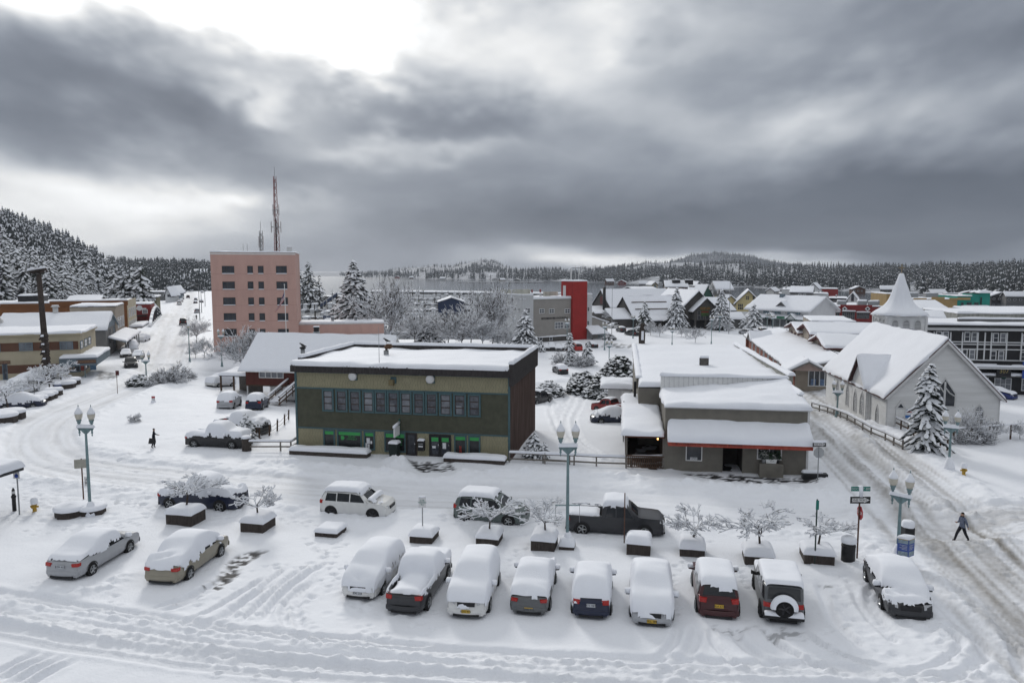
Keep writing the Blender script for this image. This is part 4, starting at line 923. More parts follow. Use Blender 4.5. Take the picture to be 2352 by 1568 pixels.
 vs_=[];NP=32;SP2=[(3.3,zt-.06),(3.32,zt+.1),(2.9,zt+.42),(2.3,zt+.8),(1.85,zt+1.18),(1.52,zt+1.6),(1.28,zt+2.05),(1.06,zt+2.65),(.88,zt+3.3),(.6,zs-1.1),(.36,zs-.35),(.24,zs+.05),(.08,zs+.18)]
 for i,(r_,h)in enumerate(SP2):
  for k in range(NP):
   a=k*2*math.pi/NP;oc=1/max(abs(math.cos(((a-0)%(math.pi/4))-math.pi/8)),.9)*.97
   vs_.append((cx_+(r_+.06)*oc*math.cos(a),cy_+(r_+.06)*oc*math.sin(a),h+random.uniform(-.03,.03)))
 nl=len(SP2);MB().add(vs_,[(i*NP+k,i*NP+(k+1)%NP,(i+1)*NP+(k+1)%NP,(i+1)*NP+k)for i in range(nl-1)for k in range(NP)]+[tuple((nl-1)*NP+k for k in range(NP))]).out('spire_snow',SNOW,spire,True)
 MB().box(cx_-.05,cx_+.05,cy_-.05,cy_+.05,zs,zs+1.35).box(cx_-.38,cx_+.38,cy_-.045,cy_+.045,zs+.82,zs+.95).out('cross',mat('weathered_cross',(.22,.18,.12),.8,.2,5),spire)
 MB().box(cx_-hw_-.15,cx_+hw_+.15,cy_-hw_-.15,cy_+hw_+.15,zt-.35,zt-.12).out('tower_cornice',GREYW,b.e)
 for f in range(2):
  for k in range(3):
   q=(-1.35+k*1.35)
   def TT(a,o,z,f=f,q=q):return(cx_+q+a,cy_-hw_-o,z)if f==0 else(cx_-hw_-o,cy_-q-a,z)
   z0,z1=zt-2.4,zt-1.05;arch=[(-.42,z0),(.42,z0)]+[(.42*math.cos(a),z1+.45*math.sin(a))for a in np.linspace(0,math.pi,9)]
   o=MB().add([TT(a,.03,z)for a,z in arch],[tuple(range(len(arch)))]).out('louvre',mat('louvre_grey',(.30,.30,.30),.8,.1,4),b.e)
   mb=MB()
   for i in range(9):mb.box(-.4,.4,.03,.07,z0+.04+i*.17,z0+.11+i*.17,TT)
   mb.out('louvre_slats',GREYW,o)
   ar=MB()
   for i in range(len(arch)):
    a0,a1=arch[i],arch[(i+1)%len(arch)];ar.tube([TT(a0[0],.05,a0[1]),TT(a1[0],.05,a1[1])],.05,4,False)
   ar.out('louvre_frame',CHW,o)
 for sx_ in(-1,1):
  for sy_ in(-1,1):MB().box(cx_+sx_*hw_-.14,cx_+sx_*hw_+.14,cy_+sy_*hw_-.14,cy_+sy_*hw_+.14,0,zt-.3).out('tower_corner_post',GREYW,b.e)
 for z in(zt-2.75,):MB().box(cx_-hw_-.08,cx_+hw_+.08,cy_-hw_-.08,cy_+hw_+.08,z,z+.22).out('tower_band',GREYW,b.e)
 return b
CHURCH=church()
def ramp_rails():
 PT=[('B3',795,925),('B3',860,960),('B3',935,1000)]
 T_=[GS(*C(*p))for p in(('B3',800,930),('B3',930,985),('B3',1090,1090),('B3',1165,1150))]
 fence('handrail','dark wooden handrail descending from the white church side door',T_,1.0,(.5,1.0),1.5,WOODB,.1)
 T_=[GS(*C(*p))for p in(('B3',1110,1030),('B3',1290,1145))]
 fence('handrail','dark wooden handrail on the far side of the church ramp behind the small spruce',T_,1.0,(.5,1.0),1.5,WOODB,.1)
 T_=[GS(*C(*p),.1)for p in(('B3',45,748),('B3',190,800),('B3',370,885),('B3',590,985),('B3',720,1040),('B3',880,1125))]
 fence('street_railing','long grey timber railing with a snow ridge beside the church street',T_,.95,(.4,.9),2.2,WOODG,.18,rail_h=.14)
 T_=[GS(*C(*p),.1)for p in(('B1',0,1262),('B1',490,1285),('B1',810,1298),('B1',1130,1310))]
 fence('sidewalk_railing','grey two-rail timber fence with snow between office and cafe porch',T_,1.0,(.45,.95),2.4,WOODG,.15)
 T_=[GS(*C(*p),.1)for p in(('A8',1540,1375),('A8',1900,1395),('A8',2195,1405))]
 fence('sidewalk_railing','grey timber fence beside the rusty brown side of the office',T_,1.0,(.45,.95),2.4,WOODG,.15)
 T_=[GS(*C(*p),.05)for p in(('A7',760,1260),('A7',1080,1262),('A7',1185,1262),('A7',1262,1215))]
 fence('sidewalk_railing','short weathered fence with a stump post left of the office',T_,1.0,(.5,.95),2.0,WOODG,.12)
 A=GS(*C('B3',1345,1085));B_=GS(*C('B3',1996,1030));
 t=fence('chain_link_fence','low wire fence with snowy top rail in front of bare bushes by the church',[A,A+(B_-A)*.5,B_+(B_-A)*.4],1.5,(1.45,),2.6,WOODB,.08,rail_h=.06)
 p=GS(*C('A7',738,1255));st=thing('tree_stump','dark mossy log post topped with snow beside the parked pickup','stump',p)
 MB().lathe([(.42,-.2),(.42,.5),(.40,1.15)],10).out('stump_log',WOODD,st,True);snow_cap_poly(st,[(.42*math.cos(k*.6283),.42*math.sin(k*.6283))for k in range(10)],1.15,.22)
 PP=[GS(*C('A7',x,y))for x,y in((835,1140),(862,1140),(965,1110),(1045,1060),(1118,1000),(1160,950))]
 t=thing('rope_fence','row of short brown posts linked by rope in the snow left of the office','fence',PP[0])
 for i,p in enumerate(PP):
  q=p-PP[0];o=MB().tube([(q.x,q.y,q.z-.2),(q.x+.06,q.y,q.z+1.15)],.08,7).out('post',WOODB,t);snow_cap_poly(o,[(q.x+.06+.1*math.cos(k*1.05),q.y+.1*math.sin(k*1.05))for k in range(6)],q.z+1.13,.15)
 for h in(.45,.85):
  for a,c in zip(PP[1:-1],PP[2:]):
   a_,c_=a-PP[0],c-PP[0];m_=(a_+c_)/2;MB().tube([(a_.x,a_.y,a_.z+h),(m_.x,m_.y,m_.z+h-.12),(c_.x,c_.y,c_.z+h)],.022,4).out('rope',WOODG,t)
 b=GREEN;
ramp_rails()
# red house and pink block
REDW=mat('oxblood_boards',(.095,.028,.022),.8,.2,1.5,.1,20)
PINK=mat('pink_render',(.51,.325,.28),.85,.10,.35,.1,6,stretch=(1,1,.35))
PINKD=mat('pink_band',(.40,.25,.215),.85,.1,.8)
BRONZE=mat('bronze_window_frame',(.035,.033,.032),.5,.2,4)
def red_house():
 P=G(*C('A7',735,705));b=Bd('red_house','dark red boarded house with a big snowy roof behind the office','house',P,rad(-10),19.0,9.0)
 W=19;T=b.T('F');z0=b.px('A7',800,590)[1];ze=b.px('A7',800,400)[1];zr=at_y(*C('A7',1000,112),P.y+4.5).z-P.z+.3
 b.walls(REDW,0,W,0,9,z0,ze);b.lap('F',0,9.0,z0,ze,REDW,.2,.03);b.walls(GREYW,3.5,W,1.6,9,-.6,z0,'lower_wall');b.box('floor_beam',WOODB,0,W,0,1.7,z0-.2,z0)
 for x in(.05,3.4):b.box('post',GREYW,x,x+.15,.05,.2,-.5,z0-.2)
 b.gable(0,W,0,9,ze,zr,'x',.75,WHITEP,REDW,.34,gables='L')
 u0,zt=b.px('A7',860,405);u1,zb=b.px('A7',1112,530);b.win('F',u0,u1,zb,zt,4,1,WHITEP,GLASS_L,.09,.1)
 ud=b.px('A7',918,650)[0];b.door('F',ud,ud+1.0,-.05,2.05,WHITEP,GREYW,off=1.6);b.win('F',ud+2.2,ud+3.2,.7,1.9,1,1,WHITEP,GLASS,off=1.6)
 q=at_y(*C('A7',1445,160),P.y+4.2);l=b.loc(q);o=MB().box(l.x-.35,l.x+.35,l.y-.35,l.y+.35,zr-1.0,zr+.5).out('chimney',GALV,b.e);MB().lathe([(.38,zr+.5),(.38,zr+1.0),(.45,zr+1.02),(.45,zr+1.12)],10,(l.x,l.y,0)).out('chimney_pot',BLACKPAINT,o);snow_cap_poly(o,[(l.x+.45*math.cos(k),l.y+.45*math.sin(k))for k in np.arange(8)*.785],zr+1.12,.14)
 MB().box(-4.2,-.1,.4,5,2.5,2.65).out('carport_roof',DARKMETAL,b.e);snow_slab(b.e,(-4.3,.3,2.65),(-.05,.3,2.65),(-.05,5,2.85),(-4.3,5,2.85),.4,.6,name='carport_snow')
 for x in(-4.1,-2.2):b.box('carport_post',WOODB,x,x+.18,.45,.63,-.5,2.5)
 b.box('carport_wall',WOODG,-3.6,-.1,4.4,4.6,-.5,2.5)
 uS=b.px('A7',1160,560)[0];mb=MB();n=13;run=5.2
 for k in range(n):
  z=z0-.1-(z0-.3)*k/n;mb.box(uS,uS+1.4,-run*k/n-.45,-run*k/n,z-.08,z)
 st=mb.out('stair_treads',WOODB,b.e)
 for k in range(n):
  z=z0-.1-(z0-.3)*k/n;snow_slab(st,(uS,-run*k/n-.45,z),(uS+1.4,-run*k/n-.45,z),(uS+1.4,-run*k/n,z),(uS,-run*k/n,z),.16,.5,.1,'tread_snow')
 for x in(uS-.08,uS+1.4):
  mb=MB()
  for h in(.0,.5,.95):mb.hexa([(x,0,z0+h-.2),(x+.08,0,z0+h-.2),(x+.08,-run-.4,h+.0),(x,-run-.4,h+.0),(x,0,z0+h-.05),(x+.08,0,z0+h-.05),(x+.08,-run-.4,h+.15),(x,-run-.4,h+.15)])
  for k in range(4):mb.box(x,x+.08,-run*k/3-.08,-run*k/3,z0*(1-k/3)-.6,z0*(1-k/3)+1.0)
  o=mb.out('stair_rail',WOODB,b.e);snow_slab(o,(x-.06,0,z0+.9),(x+.14,0,z0+.9),(x+.14,-run-.4,1.1),(x-.06,-run-.4,1.1),.14,.5,.1,'rail_snow')
 return b
RED=red_house()
def pink_block():
 P=at_z(492,822,-1.9);t=rad(13);b=Bd('apartment_block','pink rendered apartment block with dark bronze windows and flat roof','building',(P.x,P.y,-1.9),t,17.2,15.0)
 W,D=b.W,b.D;H=b.px('A2',200,737)[1];H=(H+b.px('A2',830,747)[1])/2;b.W=W=b.px('A2',838,900)[0]
 b.walls(PINK,z0=-2,z1=H-.15);T=b.T('F');o=MB().box(-.08,W+.08,-.3,.06,H-.5,H-.28,T).out('cornice_band',WHITEP,b.e);MB().box(-.1,W+.1,-D,.08,H-.15,H,T).out('roof',GREYW,b.e)
 snow_slab(b.e,(-.1,-.1,H),(W+.1,-.1,H),(W+.1,D,H),(-.1,D,H),.22,1.2,.3)
 XA=[(273,367),(467,510),(549,591),(687,770)];DR=[0,4,8.5,12.5,16.5];YR=[(848,906),(968,1026),(1090,1147),(1210,1267),(1330,1387)];SIL=[1.0,1.0,.98,.88,.9]
 for r_,(y0,y1)in enumerate(YR):
  for c,(x0,x1)in enumerate(XA):
   dr=DR[r_]*(.95 if c else 1.15)
   u0=b.px('A2',x0+dr,y0)[0];u1=b.px('A2',x1+dr,y0)[0];zt=b.px('A2',x0+dr,y0)[1];zb=b.px('A2',x0+dr,y1)[1]
   o=b.win('F',u0,u1,zb,zt,1,1,BRONZE,GLASS,.12,d=.06)
   mb=MB()
   if c in(0,3):mb.box(u0+(u1-u0)*.36,u0+(u1-u0)*.40,0,.05,zb,zt,T).box(u0+(u1-u0)*.68,u0+(u1-u0)*.72,0,.05,zb,zt,T)
   mb.box(u0,u1,0,.045,(zt+zb)/2-.05,(zt+zb)/2+.05,T);mb.out('sash_bar',BRONZE,o)
   snow_slab(o,T(u0,.16,zb-.03),T(u1,.16,zb-.03),T(u1,0,zb-.03),T(u0,0,zb-.03),.10,.5,.08,'sill_snow',.01)
 for r_ in range(6):
  z=b.px('A2',300,908+r_*121)[1];MB().box(0,W,0,.02,z-.06,z,T).out('string_course',PINKD,b.e)
 b.win('F',2.4,4.4,.8,2.2,2,2,BRONZE,GLASS,.1);b.win('F',7,8.2,.8,2.2,1,2,BRONZE,GLASS,.1);MB().box(-.05,W+.05,-.1,.12,-.2,.5,T).out('plinth',PINKD,b.e);b.win('F',1.3,2.8,-1.2,-.3,1,1,BRONZE,GLASS,.1,off=-.12)
 b.walls(PINK,W,W+18,2,13,-2,3.2,'wing_wall');ro=MB().box(W,W+18.1,1.9,13.1,3.2,3.5).out('wing_roof',GREYW,b.e);snow_slab(ro,(W,1.9,3.5),(W+18.1,1.9,3.5),(W+18.1,13,3.5),(W,13,3.5),.3,1.2)
 b.walls(PINK,W,W+18,6,13,3.5,6.0,'wing_wall');ro=MB().box(W,W+18.1,5.9,13.1,6,6.3).out('wing_roof',GREYW,b.e);snow_slab(ro,(W,5.9,6.3),(W+18.1,5.9,6.3),(W+18.1,13,6.3),(W,13,6.3),.3,1.2)
 for x in(W+7,W+12):vent_pipe(b,x,9,6.3,.9,.3)
 chimney(b,W-1.2,2.0,H,H+1.1,1.0,GREYW)
 for x in(5.8,6.6):MB().tube([(x,4,H),(x,4,H+1.8)],.04,4).out('roof_mast',GALV,b.e)
 return b
PINKB=pink_block()
# vehicles
KINDS=dict(sedan=dict(L=4.8,W=1.82,belt=.93,wb=2.8,r=.33,prof=[(0,.55),(.008,.82),(.03,.99),(.15,1.05),(.22,1.12),(.34,1.41),(.43,1.47),(.55,1.46),(.63,1.37),(.765,1.02),(.80,.99),(.93,.88),(.985,.72),(1,.50)],ws=(.635,.765),rw=(.215,.335),sw=[(.245,.36,.455),(.47,.62,.70)]),hatch=dict(L=4.3,W=1.80,belt=.98,wb=2.6,r=.33,prof=[(0,.55),(.008,.85),(.03,1.02),(.10,1.40),(.16,1.50),(.40,1.55),(.52,1.53),(.61,1.42),(.755,1.06),(.80,1.02),(.93,.90),(.985,.74),(1,.50)],ws=(.615,.755),rw=(.032,.10),sw=[(.12,.17,.42),(.435,.59,.69)]),suv=dict(L=4.75,W=1.92,belt=1.10,wb=2.85,r=.38,prof=[(0,.6),(.006,.95),(.02,1.12),(.07,1.58),(.12,1.70),(.40,1.76),(.54,1.74),(.625,1.62),(.74,1.20),(.78,1.15),(.93,1.05),(.985,.88),(1,.55)],ws=(.63,.74),rw=(.025,.075),sw=[(.10,.13,.26),(.275,.28,.45),(.465,.60,.675)]),van=dict(L=5.1,W=1.98,belt=1.12,wb=3.0,r=.36,prof=[(0,.6),(.006,1.0),(.02,1.2),(.05,1.68),(.09,1.78),(.40,1.82),(.60,1.80),(.70,1.62),(.84,1.18),(.88,1.12),(.96,.98),(.99,.8),(1,.55)],ws=(.71,.84),rw=(.022,.052),sw=[(.075,.09,.30),(.315,.32,.5),(.515,.66,.77)]),jeep=dict(L=4.6,W=1.88,belt=1.18,wb=2.95,r=.42,prof=[(0,.62),(.004,1.2),(.012,1.80),(.03,1.86),(.40,1.87),(.58,1.86),(.615,1.80),(.672,1.24),(.69,1.18),(.95,1.12),(.99,1.0),(1,.62)],ws=(.617,.67),rw=(.004,.014),sw=[(.035,.035,.22),(.24,.24,.41),(.43,.58,.62)]),pickup=dict(L=5.75,W=2.0,belt=1.18,wb=3.6,r=.41,bed=(.015,.365,1.20,.80),prof=[(0,.65),(.004,1.18),(.365,1.20),(.372,1.25),(.38,1.74),(.40,1.83),(.47,1.88),(.60,1.86),(.655,1.74),(.735,1.30),(.765,1.25),(.95,1.17),(.985,1.05),(1,.62)],ws=(.66,.735),rw=(.3725,.381),sw=[(.405,.405,.505),(.52,.625,.68)]),)
def paint(name,col,rough=.35):
 return mat('paint_'+name,col,rough,.06,3,spec=.5)
def car_grid(K,ns=64):
 L=K['L'];hw=K['W']/2;xs=[q[0]for q in K['prof']];zs=[q[1]for q in K['prof']]
 fx=np.unique(np.concatenate([np.linspace(0,1,ns),xs,[0.002,.998]]));zt=np.interp(fx,xs,zs)
 Wd=hw*(1-.13*np.abs(2*fx-1)**7)
 belt=np.minimum(K['belt'],zt-.03);zlow=.26+.0*fx
 rows=[];tum=.80 if 'jeep' not in K.get('n','')else.92
 if K is KINDS['jeep']:tum=.93
 if K is KINDS['pickup']:tum=.84
 for f,z,w_,b in zip(fx,zt,Wd,belt):
  up=np.clip((z-b)/.5,0,1);wr=w_*(1-(1-tum)*up)
  if 'bed' in K and K['bed'][0]<f<K['bed'][1]:
   zr,fl=K['bed'][2],K['bed'][3]
   s=[(w_*.90,.30),(w_*.985,.42),(w_,.62),(w_,.85),(w_*.99,1.08),(w_*.985,zr),(w_-.09,zr),(w_-.10,fl+.2),(w_-.10,fl),(w_*.6,fl),(0,fl)]
  else:
   lo=min(.62,b*.75)
   s=[(w_*.90,.26),(w_*.98,.38),(w_,lo),(w_*.995,(lo+b)/2),(w_*.975,b),(w_*.975+(wr-w_*.975)*.5,b+(z-b)*.52),(w_*.975+(wr-w_*.975)*.88,b+(z-b)*.86),(wr*.965,z-.045*min(1,(z-b)*4+.3)),(wr*.88,z-.006),(wr*.5,z+.012),(0,z+.016)]
  rows.append(s)
 return fx,np.array(rows)
def half_w(R,fx,f,z):
 j=int(np.clip(np.searchsorted(fx,f),1,len(fx)-1));k=(f-fx[j-1])/max(1e-6,fx[j]-fx[j-1]);S=R[j-1]*(1-k)+R[j]*k
 S=S[:8];return float(np.interp(z,S[:,1],S[:,0]))
CAR_CACHE={}
def car(kind,col,label,a,b,side=None,snow='full',t=.24,seed=0,mode='wheels',group=None,plate=None,rim=None,name=None,wheels=True,detail=True,zmin=None,patches=(),z_off=0.0,cat=None,sc=1.0,light='rear',trim=None):
 """a, b: picture positions of the rear and front wheels' ground contact on the visible side (mode 'wheels')
       or of the rear and front ends on the ground (mode 'ends')"""
 K=KINDS[kind];L,W_=K['L']*sc,K['W']*sc;pa,pb=(G(*a),G(*b))if not isinstance(a,Vector)else(a,b)
 d=(pb-pa);d.z=0;d.normalize();lft=Vector((-d.y,d.x,0));c=(pa+pb)/2
 if mode=='ends':
  nr=pa if pa.y<pb.y else pb;c=nr+d*(L/2 if nr is pa else-L/2)
 if mode=='wheels':
  s={'R':1,'L':-1}[side];c=c+lft*(s*(W_/2-.1))
 z0=gzf(c.x,c.y)-.13+z_off;zf=gzf(*(c+d*1.5).xy)-gzf(*(c-d*1.5).xy)
 nm=name or{'sedan':'parked_sedan','hatch':'parked_hatchback','suv':'parked_suv','van':'parked_van','jeep':'parked_jeep','pickup':'pickup_truck'}[kind]
 e=thing(nm,label,cat or('pickup' if kind=='pickup' else 'van' if kind=='van' else 'car'),(c.x,c.y,z0),math.atan2(d.y,d.x),group,sc if sc!=1 else None)
 e.rotation_euler=(0,-math.atan2(zf,3.0),math.atan2(d.y,d.x))
 L,W_=K['L'],K['W'];pm=col
 fx,R=car_grid(K);ns,npn=R.shape[:2]
 def full(Rr):return np.concatenate([Rr,Rr[:,-2::-1]*np.array([-1,1])],1)
 S=full(R);X=(fx-.5)*L;n2=S.shape[1]
 V=np.zeros((ns,n2,3));V[...,0]=X[:,None];V[...,1]=-S[...,0];V[...,2]=S[...,1]
 pl=np.abs(V[...,1])/(W_/2);sh=.10*L/4.8*pl**2.2*(np.abs(2*fx-1)**10)[:,None];V[...,0]-=np.sign(fx-.5)[:,None]*sh
 i=(np.arange(ns-1)[:,None]*n2+np.arange(n2-1)[None,:]).ravel();Fq=np.stack([i,i+n2,i+n2+1,i+1],1)
 key=kind
 if key not in CAR_CACHE:
  caps=[tuple(range(n2)),tuple((ns-1)*n2+k for k in range(n2-1,-1,-1))]
  me=bpy.data.meshes.new('body_'+kind);me.from_pydata(V.reshape(-1,3).tolist(),[],Fq.tolist()+caps);me.update();me.polygons.foreach_set('use_smooth',np.array([True]*len(Fq)+[False]*2))
  CAR_CACHE[key]=me
 me=CAR_CACHE[key].copy();me.materials.append(pm);body=bpy.data.objects.new('body',me);COL.objects.link(body);body.parent=e
 xf=lambda f:(f-.5)*L
 def side_glass(s):
  for(f0,f1,f2),k in zip(K['sw'],range(9)):
   zb=K['belt']+.02;ztA=float(np.interp(f0+.03,fx,R[:,10,1]))-.13;ztB=float(np.interp(min(f1,f2),fx,R[:,10,1]))-.13
   last=k==len(K['sw'])-1;top=[(f0+(.02 if k==0 else 0),ztA),(f1 if last else f2,ztB)];bot=[(f0-(.035 if k==0 and kind in('sedan','hatch')else 0),zb),(f2,zb)]
   vs_=[];nu,nv=6,4
   for v in range(nv+1):
    for u in range(nu+1):
     fA=bot[0][0]+(bot[1][0]-bot[0][0])*u/nu;fB=top[0][0]+(top[1][0]-top[0][0])*u/nu;zA=zb;zB=top[0][1]+(top[1][1]-top[0][1])*u/nu
     f=fA+(fB-fA)*v/nv;z=zA+(zB-zA)*v/nv;vs_.append((xf(f),s*(half_w(R,fx,f,z)+.008),z))
   MB().add(vs_,[(v*(nu+1)+u,v*(nu+1)+u+1,(v+1)*(nu+1)+u+1,(v+1)*(nu+1)+u)for v in range(nv)for u in range(nu)]).out('side_window',CARGLASS,e,True)
 def end_glass(f0,f1,nm_):
  vs_=[];nu,nv=8,4
  for v in range(nv+1):
   f=f0+(f1-f0)*(.08+.86*v/nv);zt=float(np.interp(f,fx,R[:,10,1]));wr=float(np.interp(f,fx,R[:,8,0]))*.98;dirx=1 if nm_=='windscreen' else-1
   for u in range(nu+1):
    q=-1+2*u/nu;y=wr*q;zz=zt+.012-(0.02*abs(q)**3)
    if f1-f0<.03:zz+=0;
    vs_.append((xf(f)+dirx*(.012 if f1-f0<.09 else.004),y,zz))
  MB().add(vs_,[(v*(nu+1)+u,v*(nu+1)+u+1,(v+1)*(nu+1)+u+1,(v+1)*(nu+1)+u)for v in range(nv)for u in range(nu)]).out(nm_,CARGLASS,e,True)
 if detail:
  for s in(-1,1):side_glass(s)
  end_glass(*K['ws'],'windscreen');end_glass(*K['rw'],'rear_window')
 r=K['r']
 for fxw in((L-K['wb'])/2*.92,(L-K['wb'])/2*.92+K['wb'])if wheels else():
  x=-L/2+fxw
  for s in(-1,1):
   y=s*(half_w(R,fx,fxw/L,.5))
   ar=[(x+(r+.07)*math.cos(a_),y+s*.006-s*.03*(abs(math.sin(a_))>.9),r+(r+.07)*math.sin(a_))for a_ in np.linspace(-.25,math.pi+.25,15)]
   ar2=[(q[0],s*(half_w(R,fx,q[0]/L+.5,q[2])+.012),q[2])for q in ar]
   MB().add(ar2,[tuple(range(15))]).out('wheel_arch',BLACKP,e)
   wo_=MB().lathe([(r*.62,-.11),(r*.93,-.115),(r,-.07),(r,.07),(r*.93,.115),(r*.62,.11)],18,(x,y-s*.07,r),'y').out('wheel',TYRE,e,True)
   mb=MB().lathe([(r*.64,-.02),(r*.64,.05),(r*.60,.06),(r*.57,.03),(.02,.035)]if s>0 else[(r*.64,.02),(r*.64,-.05),(r*.60,-.06),(r*.57,-.03),(.02,-.035)],16,(x,y-s*.0,r),'y')
   for k in range(5):
    a_=k*1.2566;mb.tube([(x,y+s*.045,r),(x+r*.58*math.cos(a_),y+s*.05,r+r*.58*math.sin(a_))],[.05,.035],4)
   mb.out('rim',rim or RIM,wo_)
 if detail:
  zb=K['belt'];hl={'suv':.86,'van':.88,'jeep':.98,'pickup':1.0,'hatch':.74,'sedan':.72}[kind];tl={'suv':1.02,'van':1.1,'jeep':.98,'pickup':1.0,'hatch':.92,'sedan':.84}[kind]
  for s in(-1,1):
   w_=W_/2*.87
   MB().hexa([(L/2-.16,s*w_*.62,hl-.08),(L/2-.02,s*w_*.62,hl-.09),(L/2-.22,s*(w_+.05),hl-.06),(L/2-.42,s*(w_+.06),hl-.02),(L/2-.18,s*w_*.62,hl+.07),(L/2-.06,s*w_*.62,hl+.05),(L/2-.25,s*(w_+.04),hl+.09),(L/2-.45,s*(w_+.05),hl+.10)]).out('headlight',HEADL,e)
   th=.13 if kind in('sedan',)else.2
   MB().hexa([(-L/2+.02,s*w_*.70,tl-th/2),(-L/2+.14,s*w_*.6,tl-th/2),(-L/2+.30,s*(w_+.06),tl-th/2),(-L/2+.07,s*(w_+.03),tl-th/2),(-L/2+.02,s*w_*.66,tl+th/2),(-L/2+.14,s*w_*.6,tl+th/2),(-L/2+.34,s*(w_+.05),tl+th/2+.03),(-L/2+.08,s*(w_+.02),tl+th/2+.02)]).out('tail_light',TAIL,e)
   fm=K['ws'][1]-.045;ym=half_w(R,fx,fm,zb);o=MB().hexa([(xf(fm)-.07,s*ym,zb),(xf(fm)+.07,s*ym,zb),(xf(fm)+.1,s*(ym+.24),zb+.02),(xf(fm)-.02,s*(ym+.24),zb+.02),(xf(fm)-.07,s*ym,zb+.1),(xf(fm)+.05,s*ym,zb+.12),(xf(fm)+.08,s*(ym+.24),zb+.2),(xf(fm)-.04,s*(ym+.24),zb+.2)]).out('wing_mirror',trim or pm,e)
   if snow in('full','most'):snow_cap_poly(o,[(xf(fm)-.09,s*(ym+.02)),(xf(fm)+.1,s*(ym+.02)),(xf(fm)+.12,s*(ym+.28)),(xf(fm)-.07,s*(ym+.28))],zb+.1,.2,'mirror_snow')
  for nm_,s in(('rear_bumper',-1),('front_bumper',1)):
   vs_=[]
   for q in np.linspace(-1,1,9):
    y=q*W_/2*.93;x=s*(L/2+.035-.16*abs(q)**3.0)
    for zz,dx in((.30,-.05),(.36,0),(.50,.0),(.56,-.05)):vs_.append((x+s*dx,y,zz))
   MB().add(vs_,[(i_*4+k_,i_*4+k_+1,i_*4+k_+5,i_*4+k_+4)for i_ in range(8)for k_ in range(3)]).out(nm_,trim or pm,e,True)
   MB().box(*sorted((s*(L/2-.1),s*(L/2+.02))),-.62*W_/2,.62*W_/2,.24,.33).out('bumper_skirt',BLACKP,e)
  MB().box(L/2-.1,L/2+.004,-.42*W_/2,.42*W_/2,hl-.16,hl+.03).out('grille',BLACKP,e)
  if plate:
   pmx=mat('plate_yellow',(.55,.36,.05),.5,.1,20)if plate[0]=='y' else mat('plate_white',(.5,.52,.55),.5,.1,20);xr=-L/2-.03 if plate[1]=='r' else L/2+.02;zp=plate[3]if len(plate)>3 else(.62 if plate[1]=='r' else.48)
   o=MB().box(min(xr,xr+.02),max(xr,xr+.02),-.2,.2,zp-.075,zp+.075).out('number_plate',pmx,e)
   text_mesh(plate[2],.13,BLACKPAINT,o,(xr-.003 if plate[1]=='r' else xr+.023,0,zp),(math.pi/2,0,-math.pi/2 if plate[1]=='r' else math.pi/2),'plate_number')
   # snow: the body surface lifted and smoothed, trimmed along a ragged line
 if snow!='none':
  B=V.copy()
  if c.y<75:
   q=np.linspace(0,n2-1,(n2-1)*3+1);k0=np.minimum(q.astype(int),n2-2);f=(q-k0)[None,:,None];B=B[:,k0]*(1-f)+B[:,k0+1]*f;n2=B.shape[1]
   i=(np.arange(ns-1)[:,None]*n2+np.arange(n2-1)[None,:]).ravel();Fq=np.stack([i,i+n2,i+n2+1,i+1],1)
  if 'bed' in K:
   for j,f in enumerate(fx):
    if K['bed'][0]<f<K['bed'][1]:
     w2=W_/2-.12;q=np.abs(B[j,:,1])<w2;B[j,q,2]=np.maximum(B[j,q,2],1.0)
  du=np.gradient(B,axis=0);dv=np.gradient(B,axis=1);Nn=np.cross(dv,du);Nn/=np.maximum(np.linalg.norm(Nn,axis=2,keepdims=True),1e-6)
  if Nn[ns//2,n2//2,2]<0:Nn=-Nn
  up=np.clip(Nn[...,2],0,1)
  ends=np.minimum(fx,1-fx)[:,None]
  FX=np.broadcast_to(fx[:,None],up.shape);Z=B[...,2];sd=seed+1000
  nz=fbm(B[...,0]*2.2+sd,B[...,1]*1.5+Z*2.6,sd,4)+.55*fbm(B[...,0]*7+sd,B[...,1]*4+Z*8,sd+9,2)
  if snow=='full':cov=(Z-(zmin if zmin is not None else.60))/.18+nz*2.0
  elif snow=='most':cov=(Z-(zmin if zmin is not None else.85))/.18+nz*1.8+(up-.3)*2
  else:cov=(up-.55)*5+nz*1.3
  for f0,f1,y0,y1,z0_,z1_,val in patches:
   q=sstep(f0-.015,f0+.01,FX)*sstep(f1+.015,f1-.01,FX)*(B[...,1]>=y0)*(B[...,1]<=y1)*(Z>=z0_)*(Z<=z1_);cov=cov+val*q
  m_=np.clip(cov,0,1)
  P=B+Nn*(.02+.05*m_)[...,None];P[...,2]+=t*m_*(.25+.75*up)*(1+.25*nz)
  for _ in range((9 if n2>40 else 5)if snow!='top' else 3):
   Q=P.copy();Q[1:-1]=(P[:-2]+P[2:])*.25+P[1:-1]*.5;Q2=Q.copy();Q2[:,1:-1]=(Q[:,:-2]+Q[:,2:])*.25+Q[:,1:-1]*.5;Q2[...,0]=P[...,0]*.5+Q2[...,0]*.5
   P=P+(Q2-P)*(m_>.4)[...,None]
  P[...,2]=np.where(m_>.3,np.maximum(P[...,2],B[...,2]+.02*(up>.3)),P[...,2])
  P[...,0]+=np.sign(fx-.5)[:,None]*.05*sstep(.02,0,ends)*m_
  fm_=(m_.ravel()[Fq]>.02).sum(1)>=3
  if fm_.sum()>10:
   mesh_np('snow_cover',P.reshape(-1,3),Fq[fm_],SNOW,e,True)
  if snow=='full':
   for x_,s in((-L/2,-1),(L/2,1)):
    pass
 return e
